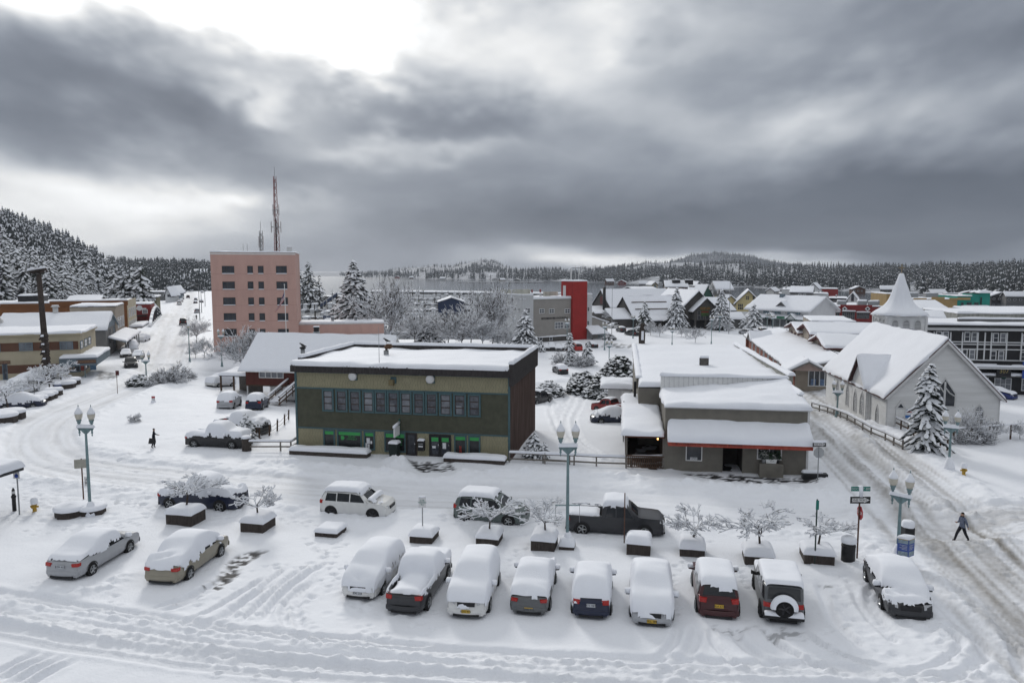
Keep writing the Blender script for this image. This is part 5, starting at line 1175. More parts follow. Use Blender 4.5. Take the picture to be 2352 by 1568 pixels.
GREYP=paint('dark_grey',(.055,.06,.062));SILV=paint('silver',(.36,.37,.39),.3);BEIGE=paint('beige',(.27,.245,.19));WHT=paint('white',(.66,.66,.65));BLK=paint('black',(.012,.012,.014),.25)
NAVY=paint('navy',(.012,.018,.045),.3);MAROON=paint('maroon',(.055,.012,.014),.3);GUN=paint('gunmetal',(.11,.115,.12),.35);GREENG=paint('green_grey',(.10,.125,.12),.35);DKB=paint('charcoal',(.03,.031,.035),.3);REDP=paint('red',(.22,.02,.018),.35);BLUEP=paint('blue',(.015,.03,.14),.3)
CP='cars parked in the snowy front lot'
def front_lot():
 car('sedan',SILV,'silver sedan partly brushed clear, alloy wheels showing, snow over its roof',(203,1320),(305,1259),'R','most',.16,1,zmin=1.0,sc=1.1,plate=('w','r','EZM 417',.78),group=CP,patches=[(.66,1,-2,2,0,3,-3),(.0,.22,-2,2,0,.97,-3),(.22,.64,-2,2,1.3,3,1.5)])
 car('sedan',BEIGE,'beige sedan under a deep snow blanket with a red tail light showing',(426,1332),(514,1267),'R','full',.30,2,zmin=.86,sc=1.1,plate=None,group=CP,patches=[(.80,1,-2,2,0,3,-3)])
 car('hatch',WHT,'white car facing the roadway, snow-buried, dark side glass showing',C('B6',700,1010),C('B6',612,1195),'L','full',.30,3,zmin=.72,plate=('w','f','ALASKA'),group=CP,mode='wheels')if False else car('hatch',WHT,'white hatchback nose to the roadway, snow-buried with dark side glass showing',(918,1272),(822,1378),None,'full',.30,3,'ends',CP,('w','f','JDK 210'),zmin=.56,patches=[(.12,.64,.6,2,.9,1.45,-2.2)],sc=1.04)
 car('pickup',DKB,'dark pickup with open snow-filled bed and tow hitch facing the roadway',(1040,1262),(928,1418),None,'most',.30,4,'ends',CP,sc=.96,zmin=.98)if False else car('pickup',DKB,'dark older pickup, tailgate to the roadway and its bed full of snow',(926,1412),(1030,1266),None,'most',.28,4,'ends',CP,sc=.95,zmin=.95,patches=[(0,.012,-2,2,0,1.15,-3)])
 car('suv',WHT,'white wagon wholly blanketed in snow with a yellow front number plate',(1128,1278),(1070,1420),None,'full',.32,5,'ends',CP,('y','f','EDG 973'),zmin=.62)
 car('sedan',GUN,'dark grey sedan under deep snow with red tail lamp and yellow plate',(1214,1414),(1246,1294),None,'full',.32,6,'ends',CP,('y','r','GMX 512',.46),zmin=.80,patches=[(0,.02,-2,2,0,.93,-2)])
 car('hatch',NAVY,'navy hatchback with a snow shelf over its tailgate and white plate',(1357,1422),(1366,1296),None,'full',.34,7,'ends',CP,('w','r','973 HBT',.80),zmin=.72,patches=[(0,.03,-.6,.6,.7,.96,-3)])
 car('sedan',SILV,'silver car completely rounded over by snow, only its grey nose lip showing',(1492,1284),(1497,1441),None,'full',.36,8,'ends',CP,('y','f','FKL 388',.42),zmin=.50,sc=1.05)
 car('suv',MAROON,'maroon SUV with bright red tail lights and half-cleared tailgate',(1651,1424),(1625,1300),None,'most',.22,9,'ends',CP,('y','r','BLA 613',.80),zmin=1.45,patches=[(.72,1,-2,2,0,3,-3),(0,.03,-2,2,.55,.72,2),(.1,.6,.6,2,.7,1.3,.9)])
 j=car('jeep',GUN,'grey boxy off-roader with a snowy spare wheel on its tailgate',(1799,1434),(1762,1306),None,'top',.20,10,'ends',CP,rim=DARKRIM,trim=BLACKP,patches=[(.6,.68,-2,2,0,3,-3)])
 K=KINDS['jeep'];o=MB().lathe([(.2,-.12),(.38,-.13),(.42,-.08),(.42,.08),(.38,.13),(.2,.12)],20,(-K['L']/2-.18,.0,.98),'x').out('spare_wheel',TYRE,j,True)
 mb=MB().lathe([(.27,-.05),(.02,-.06)],14,(-K['L']/2-.22,0,.98),'x')
 for k in range(5):mb.tube([(-K['L']/2-.30,0,.98),(-K['L']/2-.30,.26*math.cos(k*1.2566),.98+.26*math.sin(k*1.2566))],[.05,.035],4)
 mb.out('spare_rim',DARKRIM,o)
 vs_=[];n=14
 for i,(rr_,xx)in enumerate(((.38,-.36),(.55,-.32),(.60,-.16),(.55,.0))):
  for k in range(n+1):
   a=-.1+(math.pi+.2)*k/n;vs_.append((-K['L']/2+xx,rr_*math.cos(a),.98+rr_*math.sin(a)))
 MB().add(vs_,[(i*(n+1)+k,i*(n+1)+k+1,(i+1)*(n+1)+k+1,(i+1)*(n+1)+k)for i in range(3)for k in range(n)]).out('spare_wheel_snow',SNOW,o,True)
 MB().box(-K['L']/2-.25,-K['L']/2+.05,-.85,.85,.48,.66).out('step_bumper',BLACKP,j);snow_slab(j,(-K['L']/2-.27,-.85,.66),(-K['L']/2+.03,-.85,.66),(-K['L']/2+.03,.85,.66),(-K['L']/2-.27,.85,.66),.16,.3,.12,'bumper_snow')
 car('sedan',DKB,'dark low car ploughed in by snow at the corner, wipers clear',(2006,1290),(2092,1427),None,'full',.26,11,'ends',CP,zmin=.80,patches=[(.14,.8,-2,-.55,.45,1.0,-1.6),(.28,.6,-2,-.55,.98,1.3,.5),(.985,1,-2,2,0,.7,-2)],sc=1.1)
 SP_='cars parked along the street'
 car('pickup',NAVY,'navy pickup deeply snowed over behind two planter trees',(396,1166),(507,1172),'R','full',.42,12,zmin=1.05,group=SP_)
 car('suv',WHT,'white SUV with black wheels and a brushed-off bonnet on the street',(763,1183),(860,1190),'R','top',.24,13,group=SP_,rim=DARKRIM,patches=[(.64,.70,-2,2,1.0,3,-3),(.79,1,-2,2,0,3,-2.4),(0.1,.62,-2,2,1.6,3,2)])
 car('suv',GREENG,'grey-green SUV half hidden behind a snowy planter tree',(1074,1196),(1168,1205),'R','top',.22,14,group=SP_,patches=[(.6,1,-2,2,0,3,-2.5),(0.1,.58,-2,2,1.6,3,2)])
 car('pickup',DKB,'black crew-cab pickup with silver wheels, cleared bonnet and snow in its bed',(1338,1224),(1486,1232),'R','top',.26,15,group=SP_,sc=1.03,patches=[(.64,1,-2,2,0,3,-4),(.37,.62,-2,2,1.7,3,2)])
 LP='cars parked in the side lot'
 car('pickup',BLK,'black pickup with snow-plastered doors beside a rope fence',(448,1026),(536.5,1029),'R','most',.40,16,zmin=1.0,group=LP,patches=[(.4,.66,-2,2,1.25,1.6,-.9)])
 car('pickup',GREYP,'snow-capped pickup behind a small snowy fir in the side lot',(500,992),(585,1000),'R','full',.40,17,zmin=1.0,group=LP)
 car('suv',SILV,'silver SUV with snowy rear bumper in the side lot by the red house',(515,940),(556,920),None,'most',.28,18,'ends',LP,zmin=1.05)
 car('suv',NAVY,'dark navy SUV patched with snow beside the wooden stair',(581,942),(626,920),None,'most',.26,19,'ends',LP,zmin=1.15)
 car('sedan',WHT,'car buried as a white mound left of the red house carport',(480,888),(545,884),None,'full',.5,20,'ends',LP,zmin=.35)
 ML='cars in the lane behind the office'
 car('sedan',NAVY,'dark blue car under a smooth snow dome beside the cafe porch',(1418,968),(1356,968),'R','full',.42,21,'ends',ML,zmin=.72)
 car('pickup',REDP,'red pickup parked by the pale shed',(1442,946),(1356,940),None,'top',.16,22,'ends',ML,sc=.95)
 car('suv',BLK,'black SUV patched with snow in front of the snowy shrubs',(1296,860),(1262,846),None,'most',.2,23,'ends',ML,zmin=1.1)
 car('suv',SILV,'silver estate car at the end of the snowy lane behind the rear hall',(1462,866),(1424,860),None,'top',.16,24,'ends',ML)
 car('pickup',BLK,'dark pickup nose with a rack, half hidden behind the office',(1212,928),(1266,916),None,'top',.14,25,'ends',ML)
front_lot()
# trees
def conifer_mesh(H,R,seed,lv=24,nb=9,nc=4,snow=1.0,droop=.35,low=.08,taper=.9,cl=.34):
 """tapered trunk, whorls of drooping boughs; every bough carries dark needle sprays under pads of snow"""
 r_=random.Random(seed);nv,nf,sv,sf=[],[],[],[]
 for i in range(lv):
  q=(i+r_.random()*.6)/lv;z=H*(low+(1-low)*q);L0=R*(1-q)**taper*(1-.25*(q<.08))+.10
  nbr=max(4,int(nb*(1-.45*q)));ph=r_.uniform(0,6.28)
  for k in range(nbr):
   a=ph+k*2*math.pi/nbr+r_.uniform(-.5,.5);L=L0*r_.uniform(.62,1.15);z=H*(low+(1-low)*min(.985,max(0,q+r_.uniform(-.6,.6)/lv)));ca,sa=math.cos(a),math.sin(a);px_,py_=-sa,ca
   n=max(1,int(round(nc*(L/R)**.7+.35)))
   for c in range(n):
    f=(c+.75+r_.uniform(-.2,.2))/n;f=min(f,1.03);rr_=L*f;dz=-droop*L*f**1.6+.10*L*f*(1-f)+.05*L
    s=cl*R**.5*(.55+.5*(1-f)+r_.uniform(-.1,.15))*(1.0 if q<.85 else.7);ln=s*r_.uniform(1.0,1.7);wd=s*r_.uniform(.5,.85)
    off=r_.uniform(-.25,.25)*wd*2*(c<n-1);cx_,cy_,cz_=ca*rr_+px_*off,sa*rr_+py_*off,z+dz
    sl=-droop*1.3*f-.12+r_.uniform(-.3,.3)
    def P(u,v,h):return(cx_+ca*u*ln+px_*v*wd,cy_+sa*u*ln+py_*v*wd,cz_+sl*u*ln+h-.22*abs(v)*wd)
    b=len(nv)
    pts=[P(-.6,0,0)]
    for(u,v)in((-.3,.7),(.05,.95),(.45,.8),(.85,.38),(1.05,0),(.85,-.38),(.45,-.8),(.05,-.95),(-.3,-.7)):
     pts.append(P(u*r_.uniform(.8,1.15),v*r_.uniform(.75,1.15),-.10*s-r_.uniform(0,.28)*s))
    nv+=pts;nf+=[(b,b+j,b+j+1)for j in range(1,9)]
    b=len(nv);nv+=[P(-.5,0,-.04),P(.2,.7,-.62*s),P(.9,0,-.35*s),P(.2,-.7,-.62*s)];nf+=[(b,b+1,b+2),(b,b+2,b+3)]
    if r_.random()<snow:
     b=len(sv);h=s*r_.uniform(.26,.5);e=r_.uniform(.85,1.2);g=r_.uniform(.8,1.1)
     ring=[(-.6,0),(-.25,.7),(.25,.85),(.7,.6),(1.0*g,.1),(.7,-.6),(.25,-.85),(-.25,-.7)]
     ring=[(u*r_.uniform(.8,1.1),v*e*r_.uniform(.75,1.1))for u,v in ring]
     sv+=[P(u,v,-.10*s)for u,v in ring]+[P(u*.72+.05,v*.68,h*.62)for u,v in ring]+[P(.15,0,h)]
     sf+=[f_ for j in range(8)for f_ in((b+j,b+(j+1)%8,b+8+(j+1)%8),(b+j,b+8+(j+1)%8,b+8+j),(b+8+j,b+8+(j+1)%8,b+16))]
 return np.array(nv),np.array(nf),np.array(sv),np.array(sf)
def conifer(name,label,H,R,seed,loc,group=None,tr=None,**kw):
 t=thing(name,label,'tree',loc,random.uniform(0,6.28),group)
 nv,nf,sv,sf=conifer_mesh(H,R,seed,**kw)
 MB().tube([(0,0,-.6),(0,0,H*.3),(0,0,H*.97)],[tr or H*.02,(tr or H*.02)*.75,.02],7).out('trunk',TRUNK,t)
 c=mesh_np('crown',nv,nf,NEEDLE,t);mesh_np('snow_load',sv,sf,SNOWT,c,True)
 return t
def bare_mesh(H,seed,spread=1.0,depth=5,n0=4,trunk=.25,kids=(2,4),up=.25,thick=.045,shrink=.72,snow=.75,lim_tris=40000,arch=0.0,sn_r=1.0,minr=.008):
 r_=random.Random(seed);segs=[]
 def grow(p,d,L,r,lev):
  pts=[p];n=3 if lev<3 else 2;dd=d.copy();rs=[r]
  for i in range(n):
   dd=(dd+Vector((r_.gauss(0,.16),r_.gauss(0,.16),r_.gauss(0,.12)+up*.12-arch*.18*(lev>1)))).normalized();p=p+dd*(L/n);pts.append(p);rs.append(max(minr,r*(1-.45*(i+1)/n)))
  segs.append((pts,rs,lev))
  if lev>=depth:return
  k=r_.randint(*kids)
  for i in range(k):
   j=n if i==0 else r_.randint(1,n);base=pts[j];ax=dd.orthogonal().normalized();ax.rotate(Matrix.Rotation(r_.uniform(0,6.28),3,dd));ang=r_.uniform(.35,.95)*(1 if i else.55)
   nd=(dd*math.cos(ang)+ax*math.sin(ang));nd=Vector((nd.x*spread,nd.y*spread,nd.z*(1 if nd.z>0 else.4)+.05*up)).normalized()
   grow(base,nd,L*shrink*r_.uniform(.75,1.2),max(minr,rs[j]*.72),lev+1)
 grow_p=Vector((0,0,-.15));d0=Vector((r_.uniform(-.12,.12),r_.uniform(-.12,.12),1)).normalized()
 tl=trunk*H;top=grow_p+d0*tl;segs.append(([grow_p,grow_p+d0*tl*.5+Vector((r_.uniform(-.03,.03)*H,0,0)),top],[thick*H*1.15,thick*H,thick*H*.8],0))
 for k in range(n0):
  a=k*6.283/n0+r_.uniform(-.4,.4);el=r_.uniform(.35,1.0)if k else 1.2
  grow(top-d0*r_.uniform(0,.25)*tl,Vector((math.cos(a)*math.cos(el)*spread,math.sin(a)*math.cos(el)*spread,math.sin(el))).normalized(),H*.26*r_.uniform(.8,1.2),thick*H*.55,1)
 bv,bf,sv,sf=[],[],[],[]
 def tri_tube(V_,F_,pts,rs,dz=0):
  b=len(V_)
  for i,p in enumerate(pts):
   d=(pts[min(i+1,len(pts)-1)]-pts[max(0,i-1)]).normalized();a=d.cross(Vector((0,0,1)));a=a.normalized()if a.length>.05 else Vector((1,0,0));u=a.cross(d)
   for k in range(3):
    t=math.pi/2+k*2.0944;q=p+(a*math.cos(t)+u*math.sin(t))*rs[i];V_.append((q.x,q.y,q.z+dz))
  for i in range(len(pts)-1):
   for k in range(3):
    F_.append((b+i*3+k,b+i*3+(k+1)%3,b+i*3+3+(k+1)%3));F_.append((b+i*3+k,b+i*3+3+(k+1)%3,b+i*3+3+k))
 for pts,rs,lev in segs:
  tri_tube(bv,bf,pts,rs)
  d=(pts[-1]-pts[0]).normalized()
  if abs(d.z)<.93 and r_.random()<snow:
   w_=[max(.022,x*1.15)*sn_r for x in rs];tri_tube(sv,sf,pts,w_,max(rs)*.45+.012)
 return np.array(bv),np.array(bf),np.array(sv),np.array(sf)
def bare_tree(name,label,data,loc,rz=0,sc=1.0,group=None,cat='tree',twig=None):
 t=thing(name,label,cat,loc,rz,group);t.scale=(sc,sc,sc)
 if isinstance(data,tuple)and isinstance(data[0],np.ndarray):
  o=mesh_np('branches',data[0],data[1],twig or TWIG,t);mesh_np('branch_snow',data[2],data[3],SNOWT,o,True)
 else:
  o=bpy.data.objects.new('branches',data[0]);COL.objects.link(o);o.parent=t;s=bpy.data.objects.new('branch_snow',data[1]);COL.objects.link(s);s.parent=o
 return t
def share(t):
 o=[c for c in t.children if c.name.startswith('branches')][0];return(o.data,o.children[0].data)
 # planters with trees
GANG=rad(-12)
def planter(label,px,w_,d_,h,snow=.36,rz=GANG,group='timber planters along the parking row',post=None):
 p=G(*px);p.z=gs(p.x,p.y)-.1;t=thing('planter_box',label,'planter',p,rz,group)
 n=7;mb=None
 for k in range(n):
  a,b=-w_/2+w_*k/n,-w_/2+w_*(k+1)/n-.012
  for y in(0,d_-.06):MB().box(a,b,y,y+.06,0,h+random.uniform(-.015,.015)).out('board',WOODD,t)
  a,b=.06+(d_-.12)*k/n,.06+(d_-.12)*(k+1)/n-.012
  for x in(-w_/2,w_/2-.06):MB().box(x,x+.06,a,b,0,h+random.uniform(-.015,.015)).out('board',WOODD,t)
 MB().box(-w_/2+.05,w_/2-.05,.05,d_-.05,.0,h-.05).out('soil',WOODD,t)
 snow_slab(t,(-w_/2-.06,-.06,h-.02),(w_/2+.06,-.06,h-.02),(w_/2+.06,d_+.06,h-.02),(-w_/2-.06,d_+.06,h-.02),snow,.3,.3,'snow_layer')
 c=Matrix.Rotation(rz,3,'Z')@Vector((0,d_/2,h+snow*.3));return p+c
PT=[bare_mesh(2.6,31+k,spread=1.5,depth=5,n0=5,trunk=.38,kids=(2,4),up=.15,thick=.026,shrink=.72,snow=.88,arch=.12,sn_r=1.35,minr=.010)for k in range(4)]
print('planter tree tris',[len(a[1])+len(a[3])for a in PT])
GT='snow-crusted small trees in the planters'
PLN=[((410,1207),1.75,1.5,.82,0,1.15,'dark timber planter with a wind-bent bare tree before the navy pickup','wide leaning bare tree with little snow in the planter before the navy pickup'),((578,1222),1.5,1.5,.72,1,.95,'timber planter holding a low flat-topped snowy tree near the beige sedan','low flat-topped snowy tree in the planter nearest the beige sedan'),((748,1233),1.4,1.4,.42,None,1,'low treeless planter heaped with snow below the white street SUV',''),((966,1246),1.35,1.4,.58,None,1,'treeless planter with a parking sign post, behind the dark older pickup',''),((1118,1252),1.3,1.4,.55,2,.95,'planter with a tree in front of the grey-green SUV','snowy tree standing in front of the grey-green SUV'),((1246,1266),1.35,1.4,.72,3,.98,'planter with a full round snowy tree beside the street lamp box','full round snowy tree left of the lamp with a banner arm'),((1466,1276),1.3,1.4,.78,None,1,'treeless planter with a bare thin post before the black crew-cab pickup',''),((1590,1280),1.35,1.4,.58,1,1.08,'planter speckled with snow behind the maroon SUV','tall snowy tree in the planter behind the maroon SUV'),((1744,1299),1.5,1.5,.62,2,1.12,'planter with a broad twisted tree behind the grey off-roader','broad twisted snowy tree in the planter behind the grey off-roader'),((1882,1296),1.55,1.5,.66,0,.98,'wide planter with a tree and thin sign post by the litter bin','spreading snowy tree in the planter next to the litter bin'),]
shared={}
for px,w_,d_,h,k,sc,lab,tl in PLN:
 c=planter(lab,px,w_,d_,h)
 if k is not None:
  if k in shared:bare_tree('small_tree',tl,shared[k],c-Vector((0,0,.05)),random.uniform(0,6.28),sc,GT)
  else:
   t=bare_tree('small_tree',tl,PT[k],c-Vector((0,0,.05)),random.uniform(0,6.28),sc,GT);shared[k]=share(t)
   # street lamps, signs, small furniture
def lamp(label,px,H=6.9,twin=True,rz=0.0,group='twin-globe street lamps',base=True,banner=None,scale=1.0,loc=None,lo=False):
 p=loc if loc is not None else G(*px);p=Vector((p.x,p.y,gs(p.x,p.y)-.12));t=thing('street_lamp',label,'street lamp',p,rz,group)
 n=6 if lo else 10;ha=H-1.55
 MB().lathe([(.24,-.1),(.24,.25),(.18,.35),(.16,.75),(.12,.9),(.095,1.0),(.088,ha*.6),(.065,ha)],n).out('pole',TEAL_METAL,t,True)
 if base and not lo:MB().lathe([(.37,.0),(.40,.18),(.36,.42),(.28,.68),(.18,.95),(.12,1.05)],12,(.03,.02,0)).out('base_snow',SNOW,t,True)
 offs=(-.42,.42)if twin else(0,)
 if twin:
  mb=MB().box(-.52,.52,-.05,.05,ha-.05,ha+.07);mb.hexa([(-.42,-.035,ha-.05),(.42,-.035,ha-.05),(.42,.035,ha-.05),(-.42,.035,ha-.05),(-.09,-.035,ha-.36),(.09,-.035,ha-.36),(.09,.035,ha-.36),(-.09,.035,ha-.36)]);a_=mb.out('crossarm',TEAL_METAL,t)
  if not lo:
   for s in offs:MB().lathe([(.01,ha-.52),(.05,ha-.44),(.02,ha-.38),(.07,ha-.3),(.05,ha-.2),(.08,ha-.06)],8,(s,0,0)).out('finial',TEAL_METAL,a_,True)
  snow_slab(a_,(-.56,-.1,ha+.07),(.56,-.1,ha+.07),(.56,.1,ha+.07),(-.56,.1,ha+.07),.2,.3,.1,'arm_snow')
 for s in offs:
  MB().lathe([(.06,ha+.05),(.07,ha+.3),(.12,ha+.34),(.10,ha+.4),(.16,ha+.5),(.16,ha+.55)],n,(s,0,0)).out('lamp_holder',TEAL_METAL,t,True)
  g=MB().lathe([(.14,ha+.55),(.21,ha+.72),(.235,ha+.92),(.21,ha+1.02)],n+2,(s,0,0)).out('globe',GLOBE,t,True)
  MB().lathe([(.24,ha+.94),(.235,ha+1.03),(.17,ha+1.16),(.06,ha+1.34),(.02,ha+1.42)],n+2,(s,0,0)).out('globe_snow',SNOW,g,True);MB().lathe([(.03,ha+1.32),(.035,ha+1.42),(.01,ha+1.54)],6,(s,0,0)).out('finial',TEAL_METAL,g)
 if banner:
  MB().box(-.7,.7,-.02,.02,banner-.03,banner+.03).out('banner_arm',TEAL_METAL,t)
  for s in(-.68,.68):MB().tube([(s,0,banner),(s,0,banner-1.0)],.012,4).out('chain',GALV,t)
 return t
lamp('twin-globe teal lamp with a parking sign rising from a double snowy planter',(208,1182),7.4,rz=rad(-4),banner=None)
lamp('twin-globe teal lamp with banner arm standing before the black crew-cab pickup',(1303,1258),7.5,banner=2.6)
lamp('twin-globe lamp beside the one way signs and the information kiosk',(2061,1290),5.2,rz=rad(-48))
lamp('twin-globe grey lamp beside the small church spruce',C('B3',1303,1325),4.9,rz=rad(-30))
lamp('twin-globe lamp against the white church side wall railing',C('B3',276,838),4.3,rz=rad(-15),lo=True)
def octagon(r,n=8,ph=.39):return[(r*math.cos(ph+k*6.283/n),r*math.sin(ph+k*6.283/n))for k in range(n)]
def oct_planter(label,p,r,h,rz=0,group='faceted street planters',snow=.3):
 t=thing('street_planter',label,'planter',p,rz,group);o=octagon(r)
 MB().prism(o,0,h,lambda a,z,b:(a,b,z)).out('box',WOODD,t);snow_cap_poly(t,octagon(r+.04,16,0),h-.02,snow);return t
p=GS(*C('B4',655,590),.1);oct_planter('low round-edged planter beside the left street lamp, heaped with snow',p,.95,.5)
p=GS(*C('B4',850,575),.1);oct_planter('low planter hugging the foot of the left street lamp',p,.8,.45)
p=GS(1303,1258,.1);t=thing('lamp_planter','small square box of soil and twigs round the middle lamp foot','planter',p,GANG);MB().box(-.42,.42,-.42,.42,0,.35).out('box',WOODD,t);snow_slab(t,(-.45,-.45,.33),(.45,-.45,.33),(.45,.45,.33),(-.45,.45,.33),.4,.3,.3,'snow_layer')
SIGNW=mat('sign_white',(.6,.6,.6),.5,.05,6);SIGNB=mat('sign_black',(.015,.015,.015),.5,.1,6);SIGNG=mat('sign_green',(.01,.16,.13),.5,.1,6);SIGNR=mat('sign_red',(.34,.03,.035),.5,.12,6);SIGNBL=mat('sign_blue',(.03,.07,.32),.5,.1,6);RUSTP=mat('rusty_post',(.11,.06,.045),.8,.3,6)
def post(t,h,m=None,r=.035):return MB().tube([(0,0,-.3),(0,0,h)],r,6).out('post',m or GALV,t)
def panel(t,name,w_,h,z,m,y=-.05,x=0,rz=0,d=.02):
 o=MB().box(-w_/2,w_/2,-d/2,d/2,-h/2,h/2).out(name,m,t);o.location=(x,y,z);o.rotation_euler=(0,0,rz);return o
def one_way(t,z,rz=0,w_=1.0,h=.33,y=-.05):
 o=panel(t,'one_way_sign',w_,h,z,SIGNB,y,0,rz)
 arrow=[(-.42,-.09),(.18,-.09),(.18,-.14),(.46,0),(.18,.14),(.18,.09),(-.42,.09)]
 MB().prism([(a*w_,b*h*3)for a,b in arrow],-.016,-.012,lambda a,q,b:(a,q,b)).out('arrow',SIGNW,o);text_mesh('ONE WAY',.17*w_,SIGNB,o,(-.07*w_,-.018,0),(math.pi/2,0,0))
 return o
p=GS(*C('D1',362,668));t=thing('street_sign','signpost with green street name, one way arrow and an edge-on stop sign','street sign',p)
H=4.05;post(t,H,RUSTP,.045);o=panel(t,'street_name_sign',1.05,.25,H-.1,SIGNG,-.06);text_mesh('DOCK ST 600',.17,SIGNW,o,(0,-.014,0),(math.pi/2,0,0));one_way(t,H-.72,0,1.1,.38,-.07)
so=MB().prism(octagon(.40),-.012,.012,lambda a,q,b:(a,q,b)).out('stop_sign',SIGNR,t);so.location=(.05,0,H-1.45);so.rotation_euler=(0,0,rad(-94));text_mesh('STOP',.26,SIGNW,so,(0,-.016,0),(math.pi/2,0,0));MB().hexa([(-.05,-.1,H-.55),(.12,-.1,H-.55),(.12,.02,H-.5),(-.05,.02,H-.5),(-.12,-.12,H+.05),(.1,-.12,H+.08),(.1,.03,H+.08),(-.12,.03,H+.05)]).out('sign_snow',SNOW,t,True)
p=GS(*C('B2',1667,1430));t=thing('street_sign','one way arrow above the grey back of a stop sign by the cafe','street sign',p)
post(t,3.0);one_way(t,2.75,0,1.0,.34);so=MB().prism(octagon(.42),-.012,.012,lambda a,q,b:(a,q,b)).out('stop_sign',mat('sign_back',(.36,.37,.38),.5,.1,4),t);so.location=(.02,.03,2.1);snow_slab(t,(-.5,-.1,2.92),(.5,-.1,2.92),(.5,.02,2.92),(-.5,.02,2.92),.14,.3,.06,'sign_snow')
p=GS(*C('B6',947,745));t=thing('parking_sign','green and white parking time sign on a post in the treeless planter','street sign',p);post(t,2.6);o=panel(t,'sign_plate',.42,.62,2.3,SIGNW);text_mesh('2 HR\nPARKING\n8-6',.12,SIGNG,o,(0,-.014,0),(math.pi/2,0,0));snow_cap_poly(t,[(-.2,-.08),(.2,-.08),(.2,.02),(-.2,.02)],2.6,.1)
p=GS(*C('B7',1152,700));t=thing('sign_post','bare thin rusty post beside the planter before the black crew-cab pickup','post',p);post(t,3.0,RUSTP,.035);panel(t,'sign_edge',.03,.5,2.7,RUSTP)
p=GS(*C('B8',1355,760));t=thing('sign_post','thin dark post with a narrow green sign before the litter-bin planter','post',p);post(t,3.6,mat('dark_green_post',(.03,.05,.045),.7,.2,5),.04);panel(t,'sign_plate',.16,.5,3.3,SIGNG)
p=GS(*C('A6',180,1450));t=thing('disabled_parking_sign','blue and white disabled parking sign on a grey post','street sign',p);post(t,3.1,GALV,.045);o=panel(t,'sign_plate',.4,.62,2.75,SIGNW);MB().box(-.2,.2,-.018,-.012,.12,.31).out('blue_band',SIGNBL,o)
mb=MB();mb.lathe([(.10,-.018),(.13,-.018),(.13,-.012),(.10,-.012)],12,(.0,0,-.14),'y');mb.box(-.03,.02,-.018,-.012,-.08,.06).box(-.03,.1,-.018,-.012,-.08,-.05);mb.out('wheelchair_symbol',SIGNBL,o)
p=GS(*C('A6',768,1305));t=thing('street_sign','blank-backed rectangular sign on a rusty post beside the left lamp','street sign',p);post(t,2.9,RUSTP,.045);panel(t,'sign_plate',.85,.62,2.55,mat('aged_sign_back',(.33,.32,.28),.6,.2,4),-.05,0,rad(18))
p=GS(*C('A6',818,1300));t=thing('parking_plate','small white parking plate strapped to the left lamp pole','street sign',p+Vector((0,-.15,0)));MB().tube([(0,.05,-.2),(0,.05,1.0)],.02,5).out('post',GALV,t);o=panel(t,'sign_plate',.3,.65,1.3,SIGNW,-.03);text_mesh('P\n2H',.2,SIGNB,o,(0,-.014,0),(math.pi/2,0,0))
p=GS(*C('A6',1080,325));t=thing('street_sign','small dark sign on a thin post on the snowy traffic island','street sign',p);post(t,3.0,RUSTP);panel(t,'sign_plate',.45,.6,2.75,mat('dark_red_sign',(.08,.02,.02),.6,.3,9),-.05,.12)
p=GS(*C('A6',1412,410));t=thing('ground_sign','tiny red and white notice half buried in the snow field','sign',p);panel(t,'notice_plate',.42,.62,.45,SIGNW);panel(t,'notice_band',.42,.2,.62,SIGNR,-.065);snow_cap_poly(t,[(-.25,-.2),(.25,-.2),(.25,.1),(-.25,.1)],-.1,.35);MB().tube([(0,-.04,-.3),(0,-.04,.3)],.03,5).out('post',GALV,t)
p=GS(*C('E1',392,1250));t=thing('street_sign','one way sign on a post among the snowy bushes of the curved planters','street sign',p);post(t,3.0,GALV);one_way(t,2.8,rad(10),1.0,.32)
p=GS(*C('E1',958,925));t=thing('street_sign','slim signpost with crossed green street names at the cream shop corner','street sign',p);post(t,3.0,TEAL_METAL,.06);panel(t,'name_plate',1.0,.2,2.9,SIGNG);panel(t,'name_plate',1.0,.2,2.68,SIGNG,0,0,rad(90))
def hydrant(label,px,s=1.0):
 p=GS(*px);t=thing('fire_hydrant',label,'hydrant',p);Y=mat('hydrant_yellow',(.42,.26,.04),.6,.25,6)
 MB().lathe([(.16,-.1),(.16,.05),(.12,.08),(.115,.5),(.17,.52),(.17,.58),(.13,.66),(.06,.76)],12).out('barrel',Y,t,True)
 for a in(0,180,270):MB().tube([(.1*math.cos(rad(a)),.1*math.sin(rad(a)),.42),(.25*math.cos(rad(a)),.25*math.sin(rad(a)),.42)],.07,8).out('outlet',Y,t)
 snow_cap_poly(t,octagon(.21),.6,.42,'snow_cap');return t
hydrant('yellow fire hydrant under a tall snow cone by the disabled parking sign',C('A6',320,1420));hydrant('snow-buried yellow hydrant in the lawn by the church lamp',C('B3',1440,1375))
p=GS(*C('A6',134,1412));t=thing('bollard','slim dark bollard with a white reflective cap beside the hydrant','bollard',p);MB().lathe([(.12,-.1),(.12,.9),(.15,.95),(.15,1.05),(.1,1.1),(.09,1.45),(.02,1.6)],10).out('bollard_body',BLACKPAINT,t,True);MB().lathe([(.105,1.2),(.1,1.38)],10).out('white_band',SIGNW,t)
def litter(label,px,h=1.05,r=.36):
 p=GS(*px);t=thing('litter_bin',label,'bin',p);MB().lathe([(r,-.1),(r,h)],14).out('drum',BLACKPAINT,t,True);MB().lathe([(r*1.05,h*.78),(r*1.05,h*.84)],14).out('rim',BLACKP,t);snow_cap_poly(t,octagon(r*1.08,14),h,.34,'snow_cap')
litter('black litter bin with a round snow cap beside the stop signpost',C('D1',297,682));
